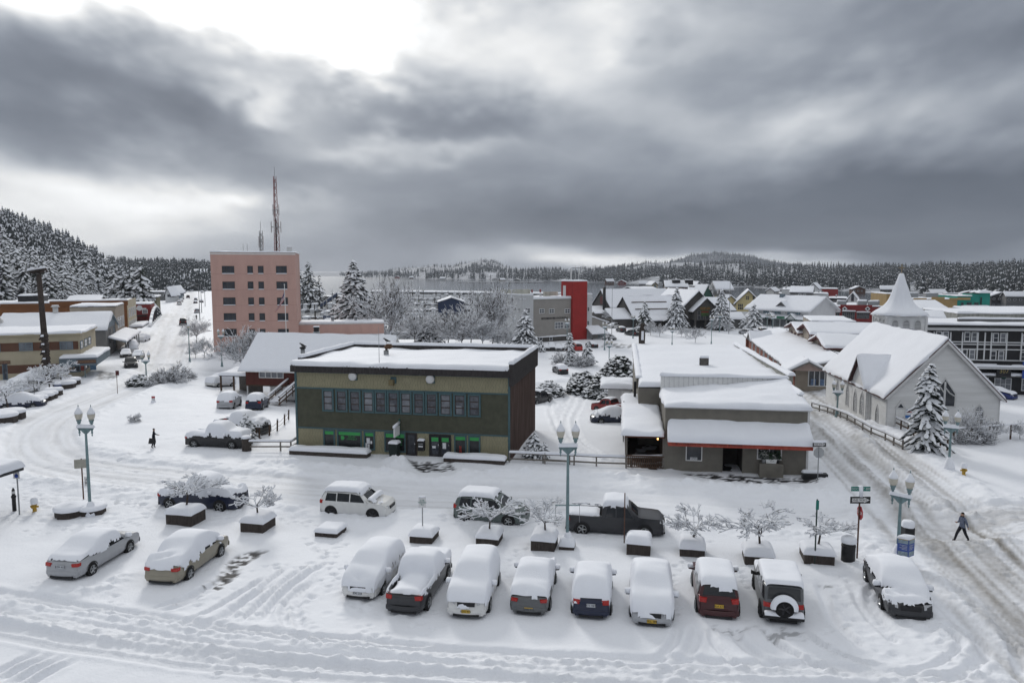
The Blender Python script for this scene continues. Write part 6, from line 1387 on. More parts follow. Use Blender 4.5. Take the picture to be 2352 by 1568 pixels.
p=GS(*C('D1',725,545));t=thing('litter_bin','dark slim bin post with a snow cap behind the information kiosk','bin',p);MB().box(-.28,.28,-.25,.25,-.1,.95).out('bin_body',BLACKPAINT,t);snow_cap_poly(t,octagon(.34),.95,.4,'snow_cap')
p=GS(*C('D1',712,722));t=thing('information_kiosk','blue visitor information kiosk with map panels on a post','kiosk',p,sc=.62);MB().box(-.2,.2,-.2,.2,-.1,1.1).out('pedestal',TEAL_METAL,t)
BLU=mat('kiosk_blue',(.05,.09,.30),.5,.2,5);BLU2=mat('kiosk_photo',(.22,.28,.32),.5,.4,5);GOLD=mat('kiosk_gold',(.35,.24,.05),.5,.1,5)
o=MB().prism([(-.75,.1),(0,-.35),(.75,.1),(0,.5)],.7,2.25,lambda a,z,b:(a,b,z)).out('panel_box',BLU,t)
for s,nm_ in((-1,'map_panel'),(1,'map_panel')):
 n_=Vector((s*.45,-.75,0)).normalized()*.012
 for z0,z1,m_ in((1.85,2.18,BLU2),(.78,1.15,BLU2),(2.18,2.25,GOLD)):
  a=Vector((0,-.35,0))+n_;b=Vector((s*.75,.1,0))+n_;a2=a+(b-a)*.06;b2=a+(b-a)*.94;MB().add([(a2.x,a2.y,z0),(b2.x,b2.y,z0),(b2.x,b2.y,z1),(a2.x,a2.y,z1)],[(0,1,2,3)]).out(nm_,m_,o)
 for k in range(4):
  a=Vector((0,-.35,0))+n_;b=Vector((s*.75,.1,0))+n_;a2=a+(b-a)*.12;b2=a+(b-a)*(.6 if k%2 else.8);z=1.72-k*.12;MB().add([(a2.x,a2.y,z-.03),(b2.x,b2.y,z-.03),(b2.x,b2.y,z),(a2.x,a2.y,z)],[(0,1,2,3)]).out('text_line',SIGNW,o)
snow_cap_poly(o,[(-.78,.1),(0,-.38),(.78,.1),(0,.53)],2.25,.28,'snow_cap')
p=GS(*C('E1',655,1105));t=thing('mailbox','blue post box on legs at the end of the curved planters','mailbox',p);MB().box(-.3,.3,-.3,.3,.1,1.2).out('box',mat('post_blue',(.04,.06,.14),.5,.2,4),t)
for x in(-.25,.2):MB().box(x,x+.06,-.03,.03,-.2,.1).out('leg',BLACKPAINT,t)
snow_cap_poly(t,octagon(.4),1.2,.3)
p=GS(-40,1200);t=thing('shelter','flat-roofed shelter with a thick snow layer at the pavement edge','shelter',p,rad(-10));zt=at_y(10,1085,p.y).z-p.z
o=MB().box(-4,1.5,-1.2,1.8,zt-.25,zt).out('roof',DARKMETAL,t);snow_slab(o,(-4,-1.3,zt),(1.6,-1.3,zt),(1.6,1.9,zt),(-4,1.9,zt),.5,.5,.4)
for x in(-3.5,.6):MB().box(x,x+.15,.2,.35,-.2,zt-.25).out('post',DARKMETAL,t)
p=GS(*C('B2',1640,1405));t=thing('step_block','black timber step block under snow at the cafe corner','step',p,rad(-8));MB().box(-.9,.9,-.25,.3,-.2,.32).out('step',BLACKPAINT,t);snow_slab(t,(-.9,-.0,.32),(.6,-.0,.32),(.6,.4,.32),(-.9,.4,.32),.2,.3,.15,'snow_layer')
# town beyond
def fbd(name,label,cat,pxl,y,t,D,pxr,zb=None,group=None):
 o=at_y(pxl,700,y);z=gzf(o.x,o.y)if zb is None else zb
 b=Bd(name,label,cat,(o.x,o.y,z),t,10,D,group);b.W=b.px(None,pxr,700)[0];return b
CGREY=mat('corrugated_grey',(.54,.55,.56),.6,.06,.6);BGREY=mat('beige_grey_siding',(.29,.275,.255),.75,.08,.5);TRED=mat('tower_red_boards',(.30,.018,.016),.6,.12,.6);DKBASE=mat('dark_base',(.07,.065,.06),.85,.2,1)
CHAR=mat('charcoal_shingle',(.075,.07,.066),.85,.2,.6);CREAM=mat('cream_render',(.42,.37,.27),.85,.1,.5);BROWNB=mat('brown_band',(.12,.06,.04),.8,.15,.8);STEELB=mat('steel_blue',(.15,.19,.22),.7,.1,1)
OCHRE=mat('orange_brown_render',(.20,.085,.035),.85,.15,.3);REDB=mat('brick_red_paint',(.20,.025,.025),.75,.12,.6);OLIVE2=mat('olive_paint',(.13,.12,.065),.8,.15,.6);YEL=mat('pale_yellow_boards',(.50,.42,.22),.75,.08,.5)
TEALB=mat('teal_green_boards',(.01,.22,.175),.7,.12,.5);TAN=mat('tan_yellow',(.33,.23,.10),.8,.12,.5);BRICK=mat('orange_brick',(.20,.065,.04),.85,.2,.8);BEIGE2=mat('stone_beige',(.30,.26,.215),.8,.12,.6);GREYB=mat('grey_boards',(.15,.15,.15),.8,.15,.6)
WHITEF=mat('white_boards_far',(.62,.63,.64),.75,.06,.4);GREENF=mat('dark_green_trim',(.02,.07,.055),.6,.2,.6);DBLUE=mat('dark_blue_steel',(.03,.05,.11),.5,.2,.6)
def fire_station():
 P=G(1199,788);t=rad(33);b=Bd('fire_station','grey three-storey fire station with a bright red corner tower','building',P,t,20,24);W=b.W
 T=b.T('F');pz=lambda x,y:b.px('D6',x,y);H1=pz(700,530)[1];uA=0;uB=pz(880,700)[0];uC=pz(1525,700)[0];uD=pz(1768,700)[0];uE=pz(1878,700)[0]
 b.W=uE;D=min(24,max(10,b.px('D6',275,475,'L')[0]));b.D=D;H2=pz(1200,570)[1];HT=pz(1640,292)[1]
 b.walls(CGREY,0,uB,0,D,-1,H1);b.walls(BGREY,uB,uC+.2,.3,D,-1,H2,'wall');b.walls(CGREY,uD,uE,.2,D,-1,H1-.2,'wall')
 b.ribs('F',0,uB,1,H1,CGREY,.55,.16,.08);b.ribs('F',uD,uE,1,H1-.2,CGREY,.5,.15,.08,.2);b.ribs('L',0,D,1,H1,CGREY,1.4,.1,.05);b.lap('F',uB,uC,2.3,H2,BGREY,.34,.05,.3);b.lap('R',.2,D,0,H1-.2,CGREY,.4,.04)
 tw=MB().box(uC,uD,-.5,4.8,-1,HT).out('tower',TRED,b.e);b.lap('F',uC,uD,-.5,HT,TRED,.34,.05,-.5);
 mb=MB();n=int((HT-H2)/.34)
 for i in range(n):mb.add([(uC,-.5,H2+i*.34),(uC-.05,-.5,H2+i*.34),(uC-.05,4.8,H2+i*.34),(uC,4.8,H2+i*.34),(uC-.005,-.5,H2+i*.34+.34),(uC-.005,4.8,H2+i*.34+.34)],[(0,1,2,3),(1,4,5,2)])
 mb.out('tower_side_boards',TRED,tw,kind='stuff');MB().box(uC-.08,uC-.04,2.6,3.9,H2+.2,H2+3.2).out('tower_door',GREYW,tw);snow_slab(tw,(uC-.1,-.6,HT),(uD+.1,-.6,HT),(uD+.1,4.9,HT),(uC-.1,4.9,HT),.3,.7)
 for x,y,h,r in((uC+.6,1.2,3.6,.16),(uC+1.5,2.2,3.6,.18),(uC+2.1,1,4.4,.05),(uD-.9,2.4,4.0,.06),(uD-.4,1.0,5.5,.04),(uD-.2,3,6.5,.03)):MB().tube([(x,y,HT),(x,y,HT+h)],r,6).out('antenna_mast',GREYW,tw)
 MB().box(uC+1.4,uD-.6,1.6,1.75,HT+3.6,HT+3.8).out('antenna_frame',GALV,tw)
 ro=MB().box(0,uE,0,D,H2-.4,H2-.2).out('roof',CGREY,b.e);snow_slab(ro,(0,0,H2-.2),(uE,.2,H2-.2),(uE,D,H2-.2),(0,D,H2-.2),.35,1.6)
 for x0,x1,y0,y1,z in((0,uB,-.05,.3,H1),(-.05,.3,.3,D,H1),(uB,uC,.25,.55,H2+.05),(uD,uE,.15,.5,H1-.2)):
  o=MB().box(x0,x1,y0,y1,z-.3,z+.1).out('parapet',CGREY,b.e);snow_slab(o,(x0-.05,y0-.05,z+.1),(x1+.05,y0-.05,z+.1),(x1+.05,y1+.05,z+.1),(x0-.05,y1+.05,z+.1),.22,.8,.15,'parapet_snow')
 MS=mat('mossy_white_metal',(.40,.40,.35),.8,.35,.8,stretch=(1,1,.3));o=MB().box(.5,11,D-.4,D,H2-.2,H1+1.2).out('roof_screen',MS,b.e);o=MB().box(uC-3,uC+2,D-3.4,D-3,H2-.2,H2+1.3).out('roof_screen',MS,b.e)
 vent_pipe(b,2.2,D-4,H2,1.8,.18,GREYW);vent_pipe(b,uC-5,8,H2,.7,.35,GREYW)
 for x in(10.5,13.4):MB().tube([(x,D-2,H2),(x,D-2,H2+1.2)],.07,5).out('roof_beacon',GALV,b.e);MB().lathe([(.05,H2+1.1),(.25,H2+1.2),(.25,H2+1.9),(.05,H2+2.0)],8,(x,D-2,0)).out('red_beacon',REDB,b.e)
 for x0,x1 in((980,1065),(1145,1232),(1410,1498)):b.winpx('F','D6',x0,757,x1,832,2,2,WHITEF,GLASS,off=.26,fw=.14,mw=.12)
 b.winpx('F','D6',742,748,828,824,2,2,WHITEF,GLASS,fw=.14,mw=.12,off=-.08)
 for x0,x1 in((1242,1388),(1398,1492)):b.winpx('F','D6',x0,982,x1,1088,3 if x0<1300 else 2,2,WHITEF,GLASS_L,off=.26,fw=.14,mw=.12)
 for x0,x1,y0,y1 in((1788,1826,728,800),(1782,1824,960,1030)):b.winpx('F','D6',x0,y0,x1,y1,1,2,WHITEF,GLASS,off=.12,fw=.12)
 for k in range(4):
  x=458+k*59;u,z=b.px('D6',x,700+k*14,'L');u2,z2=b.px('D6',x+24,775+k*14,'L');b.win('L',min(u,u2),max(u,u2),z2,z,1,2,WHITEF,GLASS,off=-.05,fw=.12)
 text_mesh('KETCHIKAN FIRE STATION No.1',.78,BLACKPAINT,b.e,T((pz(1000,915)[0]+pz(1500,915)[0])/2,-.2,pz(1200,918)[1]),(math.pi/2,0,0),depth=.04,sx_=(pz(1500,915)[0]-pz(1000,915)[0])/12.6)
 u0=pz(960,1250)[0];o=MB().box(u0,uC,-.6,.4,-1,pz(1200,1222)[1]).out('dark_plinth',DKBASE,b.e);snow_slab(o,(u0,-.7,pz(1200,1222)[1]),(uC,-.7,pz(1200,1222)[1]),(uC,.3,pz(1200,1222)[1]),(u0,.3,pz(1200,1222)[1]),.25,.7)
 for x in(985,1155):u,z=pz(x,1258);b.win('F',u-.5,u+.5,z-.5,z+.5,1,1,WHITEF,GLASS,off=-.6)
 z1=pz(1760,1050)[1];z0=pz(1880,1165)[1];u1=pz(2040,1160)[0];u0=uD-.3
 o=MB().hexa([(u0,-3.2,z0-.2),(u1,-3.2,z0-.2),(u1-1.5,.2,z1-.2),(u0,.2,z1-.2),(u0,-3.2,z0),(u1,-3.2,z0),(u1-1.5,.2,z1),(u0,.2,z1)]).out('porch_roof',GREYB,b.e);snow_slab(o,(u0,-3.3,z0),(u1+.1,-3.3,z0),(u1-1.4,.2,z1),(u0,.2,z1),.3,.6)
 for x in(u0+.3,u1-.4):MB().box(x,x+.22,-3,-2.8,-1,z0-.2).out('porch_post',GREYB,b.e)
 u2=pz(2150,1100)[0];zl=pz(1890,890)[1];zr_=pz(2150,985)[1]
 mb=MB();mb.hexa([(uE,.5,-1),(u2,.5,-1),(u2,12,-1),(uE,12,-1),(uE,.5,zl),(u2,.5,zr_),(u2,12,zr_),(uE,12,zl)]);mb.out('low_wing',BGREY,b.e)
 snow_slab(b.e,(uE,.2,zl),(u2+.6,.2,zr_-.1),(u2+.6,12,zr_-.1),(uE,12,zl),.3,.8,name='wing_snow');u,z=pz(2060,1180);b.win('F',u-1.6,u+1.0,z-2.2,z+1.6,3,4,TEAL_METAL,GLASS_L,off=.45,fw=.1,mw=.1)
 return b
FIRE=fire_station()
def gv(name,label,cat,pxl,pxr,y,t,D,ze_px,zr_px,wallm,ax='x',ov=.6,roofm=None,zb=None,gables='LR',snow=.4,rth=.2,group=None):
 """gabled volume: front wall from pxl to pxr at depth y; eave and ridge heights read from the picture"""
 b=fbd(name,label,cat,pxl,y,t,D,pxr,zb,group);ze=b.px(None,*ze_px)[1]
 if ax=='x':
  zr=at_y(*zr_px,b.O.y+D/2*math.cos(t)).z-b.O.z
 else:zr=b.px(None,*zr_px)[1]
 b.ze,b.zr=ze,zr
 b.walls(wallm,z0=-1.5,z1=ze);b.gable(0,b.W,0,D,ze,zr,ax,ov,roofm or DARKMETAL,wallm,snow,gables=gables,step=1.6,rth=rth)
 return b
def convention():
 tc_=rad(18)
 b=gv('convention_hall','long dark shingled hall with snow-guard lines across its white roof','building',C('D7',670,800)[0],C('D7',1420,800)[0],250,tc_,15,C('D7',670,790),C('D7',700,500),CHAR,rth=.3)
 for k in(.36,.72):
  y=-.6+(7.5+.6)*(1-k);z=b.zr-(b.zr-b.ze)*k;MB().box(1.5,b.W-4,y-.08,y+.08,z+.3,z+.62).out('snow_guard',WOODB,b.e)
 lw=b.ze-1.6;ro=MB().hexa([(0,-3.2,lw-.2),(b.W,-3.2,lw-.2),(b.W,0,b.ze-.5),(0,0,b.ze-.5),(0,-3.2,lw),(b.W,-3.2,lw),(b.W,0,b.ze-.3),(0,0,b.ze-.3)]).out('canopy_roof',DARKMETAL,b.e);snow_slab(ro,(0,-3.3,lw),(b.W,-3.3,lw),(b.W,0,b.ze-.2),(0,0,b.ze-.2),.35,1.2)
 for k in range(6):MB().box(1+k*4,1.3+k*4,-3,-2.7,-1.5,lw-.2).out('canopy_post',CHAR,b.e)
 for k in range(4):b.win('F',2.5+k*5,5.5+k*5,.5,3,3,1,BLACKPAINT,GLASS)
 u0=b.px('D7',300,820)[0];z0=b.px('D7',420,850)[1];z1=b.px('D7',420,730)[1]+.6;b.walls(CHAR,u0+2,0.2,1.0,8,-1.5,z0,'annex_wall');ro=MB().hexa([(u0+1.6,.5,z0),(.3,.5,z0),(.3,7,z1),(u0+1.6,7,z1),(u0+1.6,.5,z0+.2),(.3,.5,z0+.2),(.3,7,z1+.2),(u0+1.6,7,z1+.2)]).out('annex_roof',DARKMETAL,b.e);snow_slab(ro,(u0+1.5,.3,z0+.2),(.4,.3,z0+.2),(.4,7,z1+.2),(u0+1.5,7,z1+.2),.35,1)
 b1=gv('gabled_hall','dark gabled hall with a tall black flue pipe at its near end','building',C('D7',322,650)[0],C('D7',1300,650)[0],285,tc_,17,C('D7',322,645),C('D7',240,395),CHAR,rth=.3)
 MB().tube([(-1.2,3.5,-1),(-1.2,3.5,b1.zr+1.2)],.6,10).out('flue_pipe',BLACKPAINT,b1.e,True);b1.win('L',7.2,9.6,b1.zr-5.5,b1.zr-2.6,2,2,REDB,mat('red_brown_pane',(.10,.03,.03),.4,.2,1))
 MB().box(-6,0,1,8,-1.5,2.8).out('porch_wall',CHAR,b1.e);snow_slab(b1.e,(-6.4,.6,2.8),(.2,.6,2.8),(.2,8,5.2),(-6.4,8,5.2),.4,1,name='porch_snow')
 b2=gv('discovery_hall','dark entrance gable with a lit-coloured banner sign and grid of windows','building',C('D7',1392,800)[0],C('D7',1888,800)[0],246,rad(10),26,C('D7',1392,668),C('D7',1668,412),CHAR,'y',.8,rth=.35)
 T=b2.T('F');u0=b2.px('D7',1525,800)[0];u1=b2.px('D7',1885,800)[0];ze=b2.px('D7',1525,690)[1];zr=b2.px('D7',1695,515)[1];zbm=b2.px('D7',1600,845)[1]
 b2.walls(CHAR,u0,u1,-3,0,zbm,ze,'porch_front');b2.gable(u0,u1,-3,0,ze,zr,'y',.7,DARKMETAL,CHAR,.35,rth=.3,name='porch_roof')
 for u in(u0+.3,(u0+u1)/2-.3,u1-.9):MB().box(u,u+.6,2.4,3,-1.5,zbm,T).out('porch_pier',CHAR,b2.e)
 zw1=b2.px('D7',1600,708)[1];zw0=b2.px('D7',1600,835)[1];zm=b2.px('D7',1600,765)[1]
 for a,c,z0,z1 in((1578,1624,zm,zw1),(1755,1798,zm,zw1),(1578,1672,zw0,zm-.2),(1700,1798,zw0,zm-.2)):b2.win('F',b2.px('D7',a,750)[0],b2.px('D7',c,750)[0],z0,z1,1 if c-a<60 else 2,2,GREYB,GLASS,off=-3,fw=.14,mw=.12)
 SG=mat('painted_sign_board',(.05,.07,.04),.6,.3,1);RL=mat('orange_lettering',(.5,.2,.04),.6,0);ua,ub=b2.px('D7',1612,670)[0],b2.px('D7',1768,670)[0];z=b2.px('D7',1690,670)[1]
 o=MB().box(ua,ub,3.05,3.2,z-.6,z+.6,T).out('sign_board',SG,b2.e);text_mesh('SOUTHEAST ALASKA\nDISCOVERY CENTER',.5,RL,o,T((ua+ub)/2,3.23,z),(math.pi/2,0,0),sx_=.75)
 ua,ub=b2.px('D7',1632,735)[0],b2.px('D7',1742,735)[0];z=b2.px('D7',1690,732)[1];o=MB().box(ua,ub,3.05,3.2,z-1.1,z+1.1,T).out('banner',mat('banner_green',(.05,.10,.03),.6,.4,.8),b2.e);MB().box(ua,ub,3.2,3.22,z,z+.5,T).out('banner_band',REDB,o)
 MB().box(u0,u1,.1,.4,-1.5,zbm,T).out('entrance_shade',BLACKPAINT,b2.e)  # black panel puts the porch shade over the entrance wall
 gv('gabled_hall','snow-roofed wing right of the dark entrance gable','building',C('D7',1860,700)[0],C('D7',2200,700)[0],262,rad(10),16,C('D7',1900,700),C('D7',1950,520),CHAR,rth=.3)
 b=gv('market_shelter','low open shelter with a small gabled end near the yellow house','building',C('D7',2080,850)[0],C('D8',240,700)[0],246,rad(4),8,C('D7',2150,830),C('D7',2200,745),GREYB,rth=.25)
 gv('warehouse','far warehouse roof of snow with green verge boards','building',C('D7',700,380)[0],C('D7',1040,380)[0],370,rad(18),16,C('D7',840,398),C('D7',900,352),GREENF,rth=.5)
 gv('warehouse','wide snow-covered roof behind the dark halls','building',C('D7',900,480)[0],C('D7',1500,480)[0],310,rad(14),26,C('D7',1000,500),C('D7',1100,400),CHAR,rth=.2)
 b=gv('timber_hall','beige hall with two black roof monitors on its snowy roof','building',C('D7',1150,360)[0],C('D7',1480,380)[0],375,rad(-8),16,C('D7',1330,345),C('D7',1250,258),BEIGE2,rth=.3)
 for x in(3.5,10):MB().box(x,x+4.0,3.5,8,b.zr-2.0,b.zr+.6).out('roof_monitor',BLACKPAINT,b.e);snow_slab(b.e,(x,3.4,b.zr+.6),(x+4,3.4,b.zr+.6),(x+4,8,b.zr+.6),(x,8,b.zr+.6),.25,1,name='monitor_snow')
 for k in range(7):b.win('F',8+k*1.5,9.2+k*1.5,b.ze-2.4,b.ze-.6,1,1,REDB,GLASS)
 b=gv('cottage','tiny cream gable house with a blue boat emblem','house',C('D7',945,330)[0],C('D7',1025,330)[0],395,rad(8),9,C('D7',945,310),C('D7',985,275),CREAM,'y',rth=.3);u=b.W/2;MB().add([b.T('F')(u-1.1,.06,b.ze-2.2),b.T('F')(u+1.1,.06,b.ze-2.2),b.T('F')(u,.06,b.ze+.4)],[(0,1,2)]).out('emblem',STEELB,b.e)
 gv('house','white-roofed house with a dark cupola behind the halls','house',C('D7',1500,400)[0],C('D7',1690,400)[0],350,rad(-14),14,C('D7',1540,440),C('D7',1600,365),GREENF,rth=.35)
 b=gv('house','snowy steep-roofed house right of the dark entrance apex','house',C('D7',1700,420)[0],C('D7',1870,420)[0],335,rad(10),12,C('D7',1720,500),C('D7',1690,325),GREENF,'y',rth=.35)
 gv('cupola_house','dark cupola house peeping above the snowy roofs','house',C('D7',1605,320)[0],C('D7',1690,320)[0],392,rad(10),8,C('D7',1605,320),C('D7',1650,272),CHAR,'y',rth=.3)
convention()
def yellow_and_mall():
 b=gv('yellow_house','pale yellow gabled building with tall grid windows','building',C('D8',105,560)[0],C('D8',475,560)[0],292,rad(-16),18,C('D8',105,438),C('D8',340,262),YEL,'y',1.0,rth=.3)
 T=b.T('F')
 for x0,x1,y0,y1,n in((130,212,460,560,3),(248,306,343,408,2),(350,406,343,408,1)):b.winpx('F','D8',x0,y0,x1,y1,n,2,YEL,GLASS,fw=.16,mw=.12)
 MB().box(0,b.W,-.1,.15,-1,b.px('D8',200,580)[1],T).out('plinth',WHITEF,b.e)
 b2=gv('yellow_house','smaller yellow gable with one grid window, joined beside the tall yellow one','building',C('D7',2060,600)[0],C('D8',90,560)[0],297,rad(4),12,C('D8',10,400),C('D7',2108,480),YEL,'y',.7,rth=.3);b2.winpx('F','D7',2125,600,2180,690,3,2,YEL,GLASS,fw=.14,mw=.1)
 b3=fbd('lookout_tower','square lookout tower with a broad snowy canopy roof on posts','tower',C('D7',1925,450)[0],305,rad(4),7,C('D7',2145,450)[0]);z=b3.px('D7',2000,450)[1];zt=b3.px('D7',2000,362)[1];zr=b3.px('D7',2000,275)[1]
 b3.walls(YEL,1.5,b3.W-.5,.5,6.5,-1,z-1);MB().box(.8,b3.W,0,7,z-1,z+.6).out('balcony',GREYB,b3.e);b3.gable(0,b3.W,0,7,zt,zr,'x',.8,GREYW,None,.4,wall=False,rth=.4)
 for x in(.3,b3.W-.9):
  for y in(.3,6):MB().box(x,x+.6,y,y+.6,z,zt).out('post',GREYW,b3.e)
 MB().box(b3.W*.35,b3.W*.7,2,5,z+.6,zt-.4).out('cabin',CHAR,b3.e)
 b=bpx('shopping_row','white two-storey shop row with blue-paned windows and green awnings','building',C('D8',285,778),C('D8',1195,838),18)
 T=b.T('F');W=b.W;ze=b.px('D8',300,500)[1];ze=(ze+b.px('D8',1150,578)[1])/2;b.walls(WHITEF,z0=-1,z1=ze);b.gable(0,W,0,18,ze,ze+4.2,'x',1.2,WHITEF,WHITEF,.4,step=1.6,rth=.25,gables='R')
 zm=b.px('D8',500,665)[1];BP=mat('blue_reflecting_pane',(.10,.20,.26),.15,.3,.6,spec=.5)
 for x0,x1,n in((515,605,4),(650,785,6),(880,1080,8)):
  u0,u1=b.px('D8',x0,580)[0],b.px('D8',x1,600)[0];b.win('F',u0,u1,ze-3.0,ze-.7,n,2,GREYW,BP,fw=.12,mw=.12)
 b.win('F',b.px('D8',320,560)[0],b.px('D8',350,560)[0],ze-3,ze-.7,1,2,GREYW,BP)
 ro=MB().hexa([(-.3,-2.2,zm-.3),(W+.3,-2.2,zm-.3),(W+.3,0,zm+.9),(-.3,0,zm+.9),(-.3,-2.2,zm-.05),(W+.3,-2.2,zm-.05),(W+.3,0,zm+1.1),(-.3,0,zm+1.1)]).out('awning_roof',GREENF,b.e);snow_slab(ro,(-.3,-2.3,zm-.05),(W+.3,-2.3,zm-.05),(W+.3,0,zm+1.1),(-.3,0,zm+1.1),.3,1)
 for u in(W*.38,W*.72):b.gable(u,u+3.2,-2.8,0,zm+.2,zm+1.7,'y',.3,GREENF,WHITEF,.25,rth=.25,name='porch_gable')
 for k in range(9):
  u=.6+k*(W-1)/9;b.win('F',u,u+(W-1)/9-.5,.2,zm-.6,2,1,GREYB if k%2 else GREENF,GLASS_L if k%3 else GLASS,fw=.14,mw=.1,name='shop_window')
 for u in(W*.16,W*.55):MB().box(u,u+3.0,2.3,2.4,zm+.0,zm+.8,T).out('shop_sign',mat('green_sign',(.04,.16,.10),.6,.2,1),b.e)
 for k in range(8):u=2+k*(W-4)/7;MB().tube([T(u,0,zm+1.4),T(u,1.6,zm+2.0)],.05,4).out('lamp_arm',BLACKPAINT,b.e);MB().lathe([(.04,0),(.2,.02),(.12,.25)],6,T(u,1.6,zm+1.9)).out('lamp_shade',BLACKPAINT,b.e)
 b.gable(W*.46,W*.46+3.4,1.0,6,ze+1.0,ze+2.4,'y',.4,GREYB,GREYB,.3,name='dormer',rth=.2);MB().box(W*.34,W*.34+1.4,7,8.4,ze+2.5,ze+4.9).out('chimney',STEELB,b.e);
 b=fbd('red_shops','long red flat-roofed shops with diamond plaques on the parapet','building',C('D8',1482,600)[0],262,rad(-14),26,C('D8',2330,600)[0]);W=b.W;H=b.px('D8',1500,505)[1];H2=b.px('D8',1700,487)[1];T=b.T('F')
 b.walls(REDB,z0=-1,z1=H);MB().box(b.px('D8',1685,500)[0],b.px('D8',2165,500)[0],-.0,.3,H-.2,H2+.2,T).out('raised_parapet',REDB,b.e);b.flat(0,W,0,26,H+.1,.3,step=2.2)
 for x0,x1,y0,y1,n in((1498,1552,590,690,2),(1618,1672,600,700,2),(1715,1905,590,700,6),(1935,2125,605,690,6),(2195,2255,620,690,2)):
  u0,u1=b.px('D8',x0,y0)[0],b.px('D8',x1,y0)[0];z1,z0=b.px('D8',x0,y0)[1],max(.2,b.px('D8',x0,y1)[1]);b.win('F',u0,u1,z0,z1,n,2,GREYB,GLASS,fw=.12,mw=.12);o=MB().box(u0-.2,u1+.2,0,.7,z1+.1,z1+.4,T).out('window_hood',GREYB,b.e);snow_slab(o,T(u0-.2,.75,z1+.4),T(u1+.2,.75,z1+.4),T(u1+.2,0,z1+.4),T(u0-.2,0,z1+.4),.25,.8)
 for x in(1748,2095):u,z=b.px('D8',x,540);MB().add([T(u-.9,.32,z),T(u,.32,z-.9),T(u+.9,.32,z),T(u,.32,z+.9)],[(0,1,2,3)]).out('diamond_plaque',WHITEF,b.e);MB().add([T(u-.45,.36,z),T(u,.36,z-.45),T(u+.45,.36,z),T(u,.36,z+.45)],[(0,1,2,3)]).out('plaque_centre',BLACKPAINT,b.e)
 for k,(x,y)in enumerate(((W*.62,6),(W*.72,14),(W*.9,10),(W*.8,4),(W*.25,6))):ac_unit(b,x,y,H+.3,3.0,2,1.5)
 b=fbd('flat_block','low beige flat block with weathered grey-blue corner before the red shops','building',C('D8',1250,780)[0],212,rad(-16),22,C('D8',1940,800)[0]);H=b.px('D8',1270,735)[1];b.walls(BEIGE2,z0=-1,z1=H);b.flat(0,b.W,0,22,H+.15,.35,step=2);u=b.px('D8',1655,850)[0];MB().box(u,b.W,0,.15,-1,H-.2,b.T('F')).out('painted_corner',STEELB,b.e)
 b.ribs('F',0,u,0,H,BEIGE2,2.2,.12,.06)
yellow_and_mall()
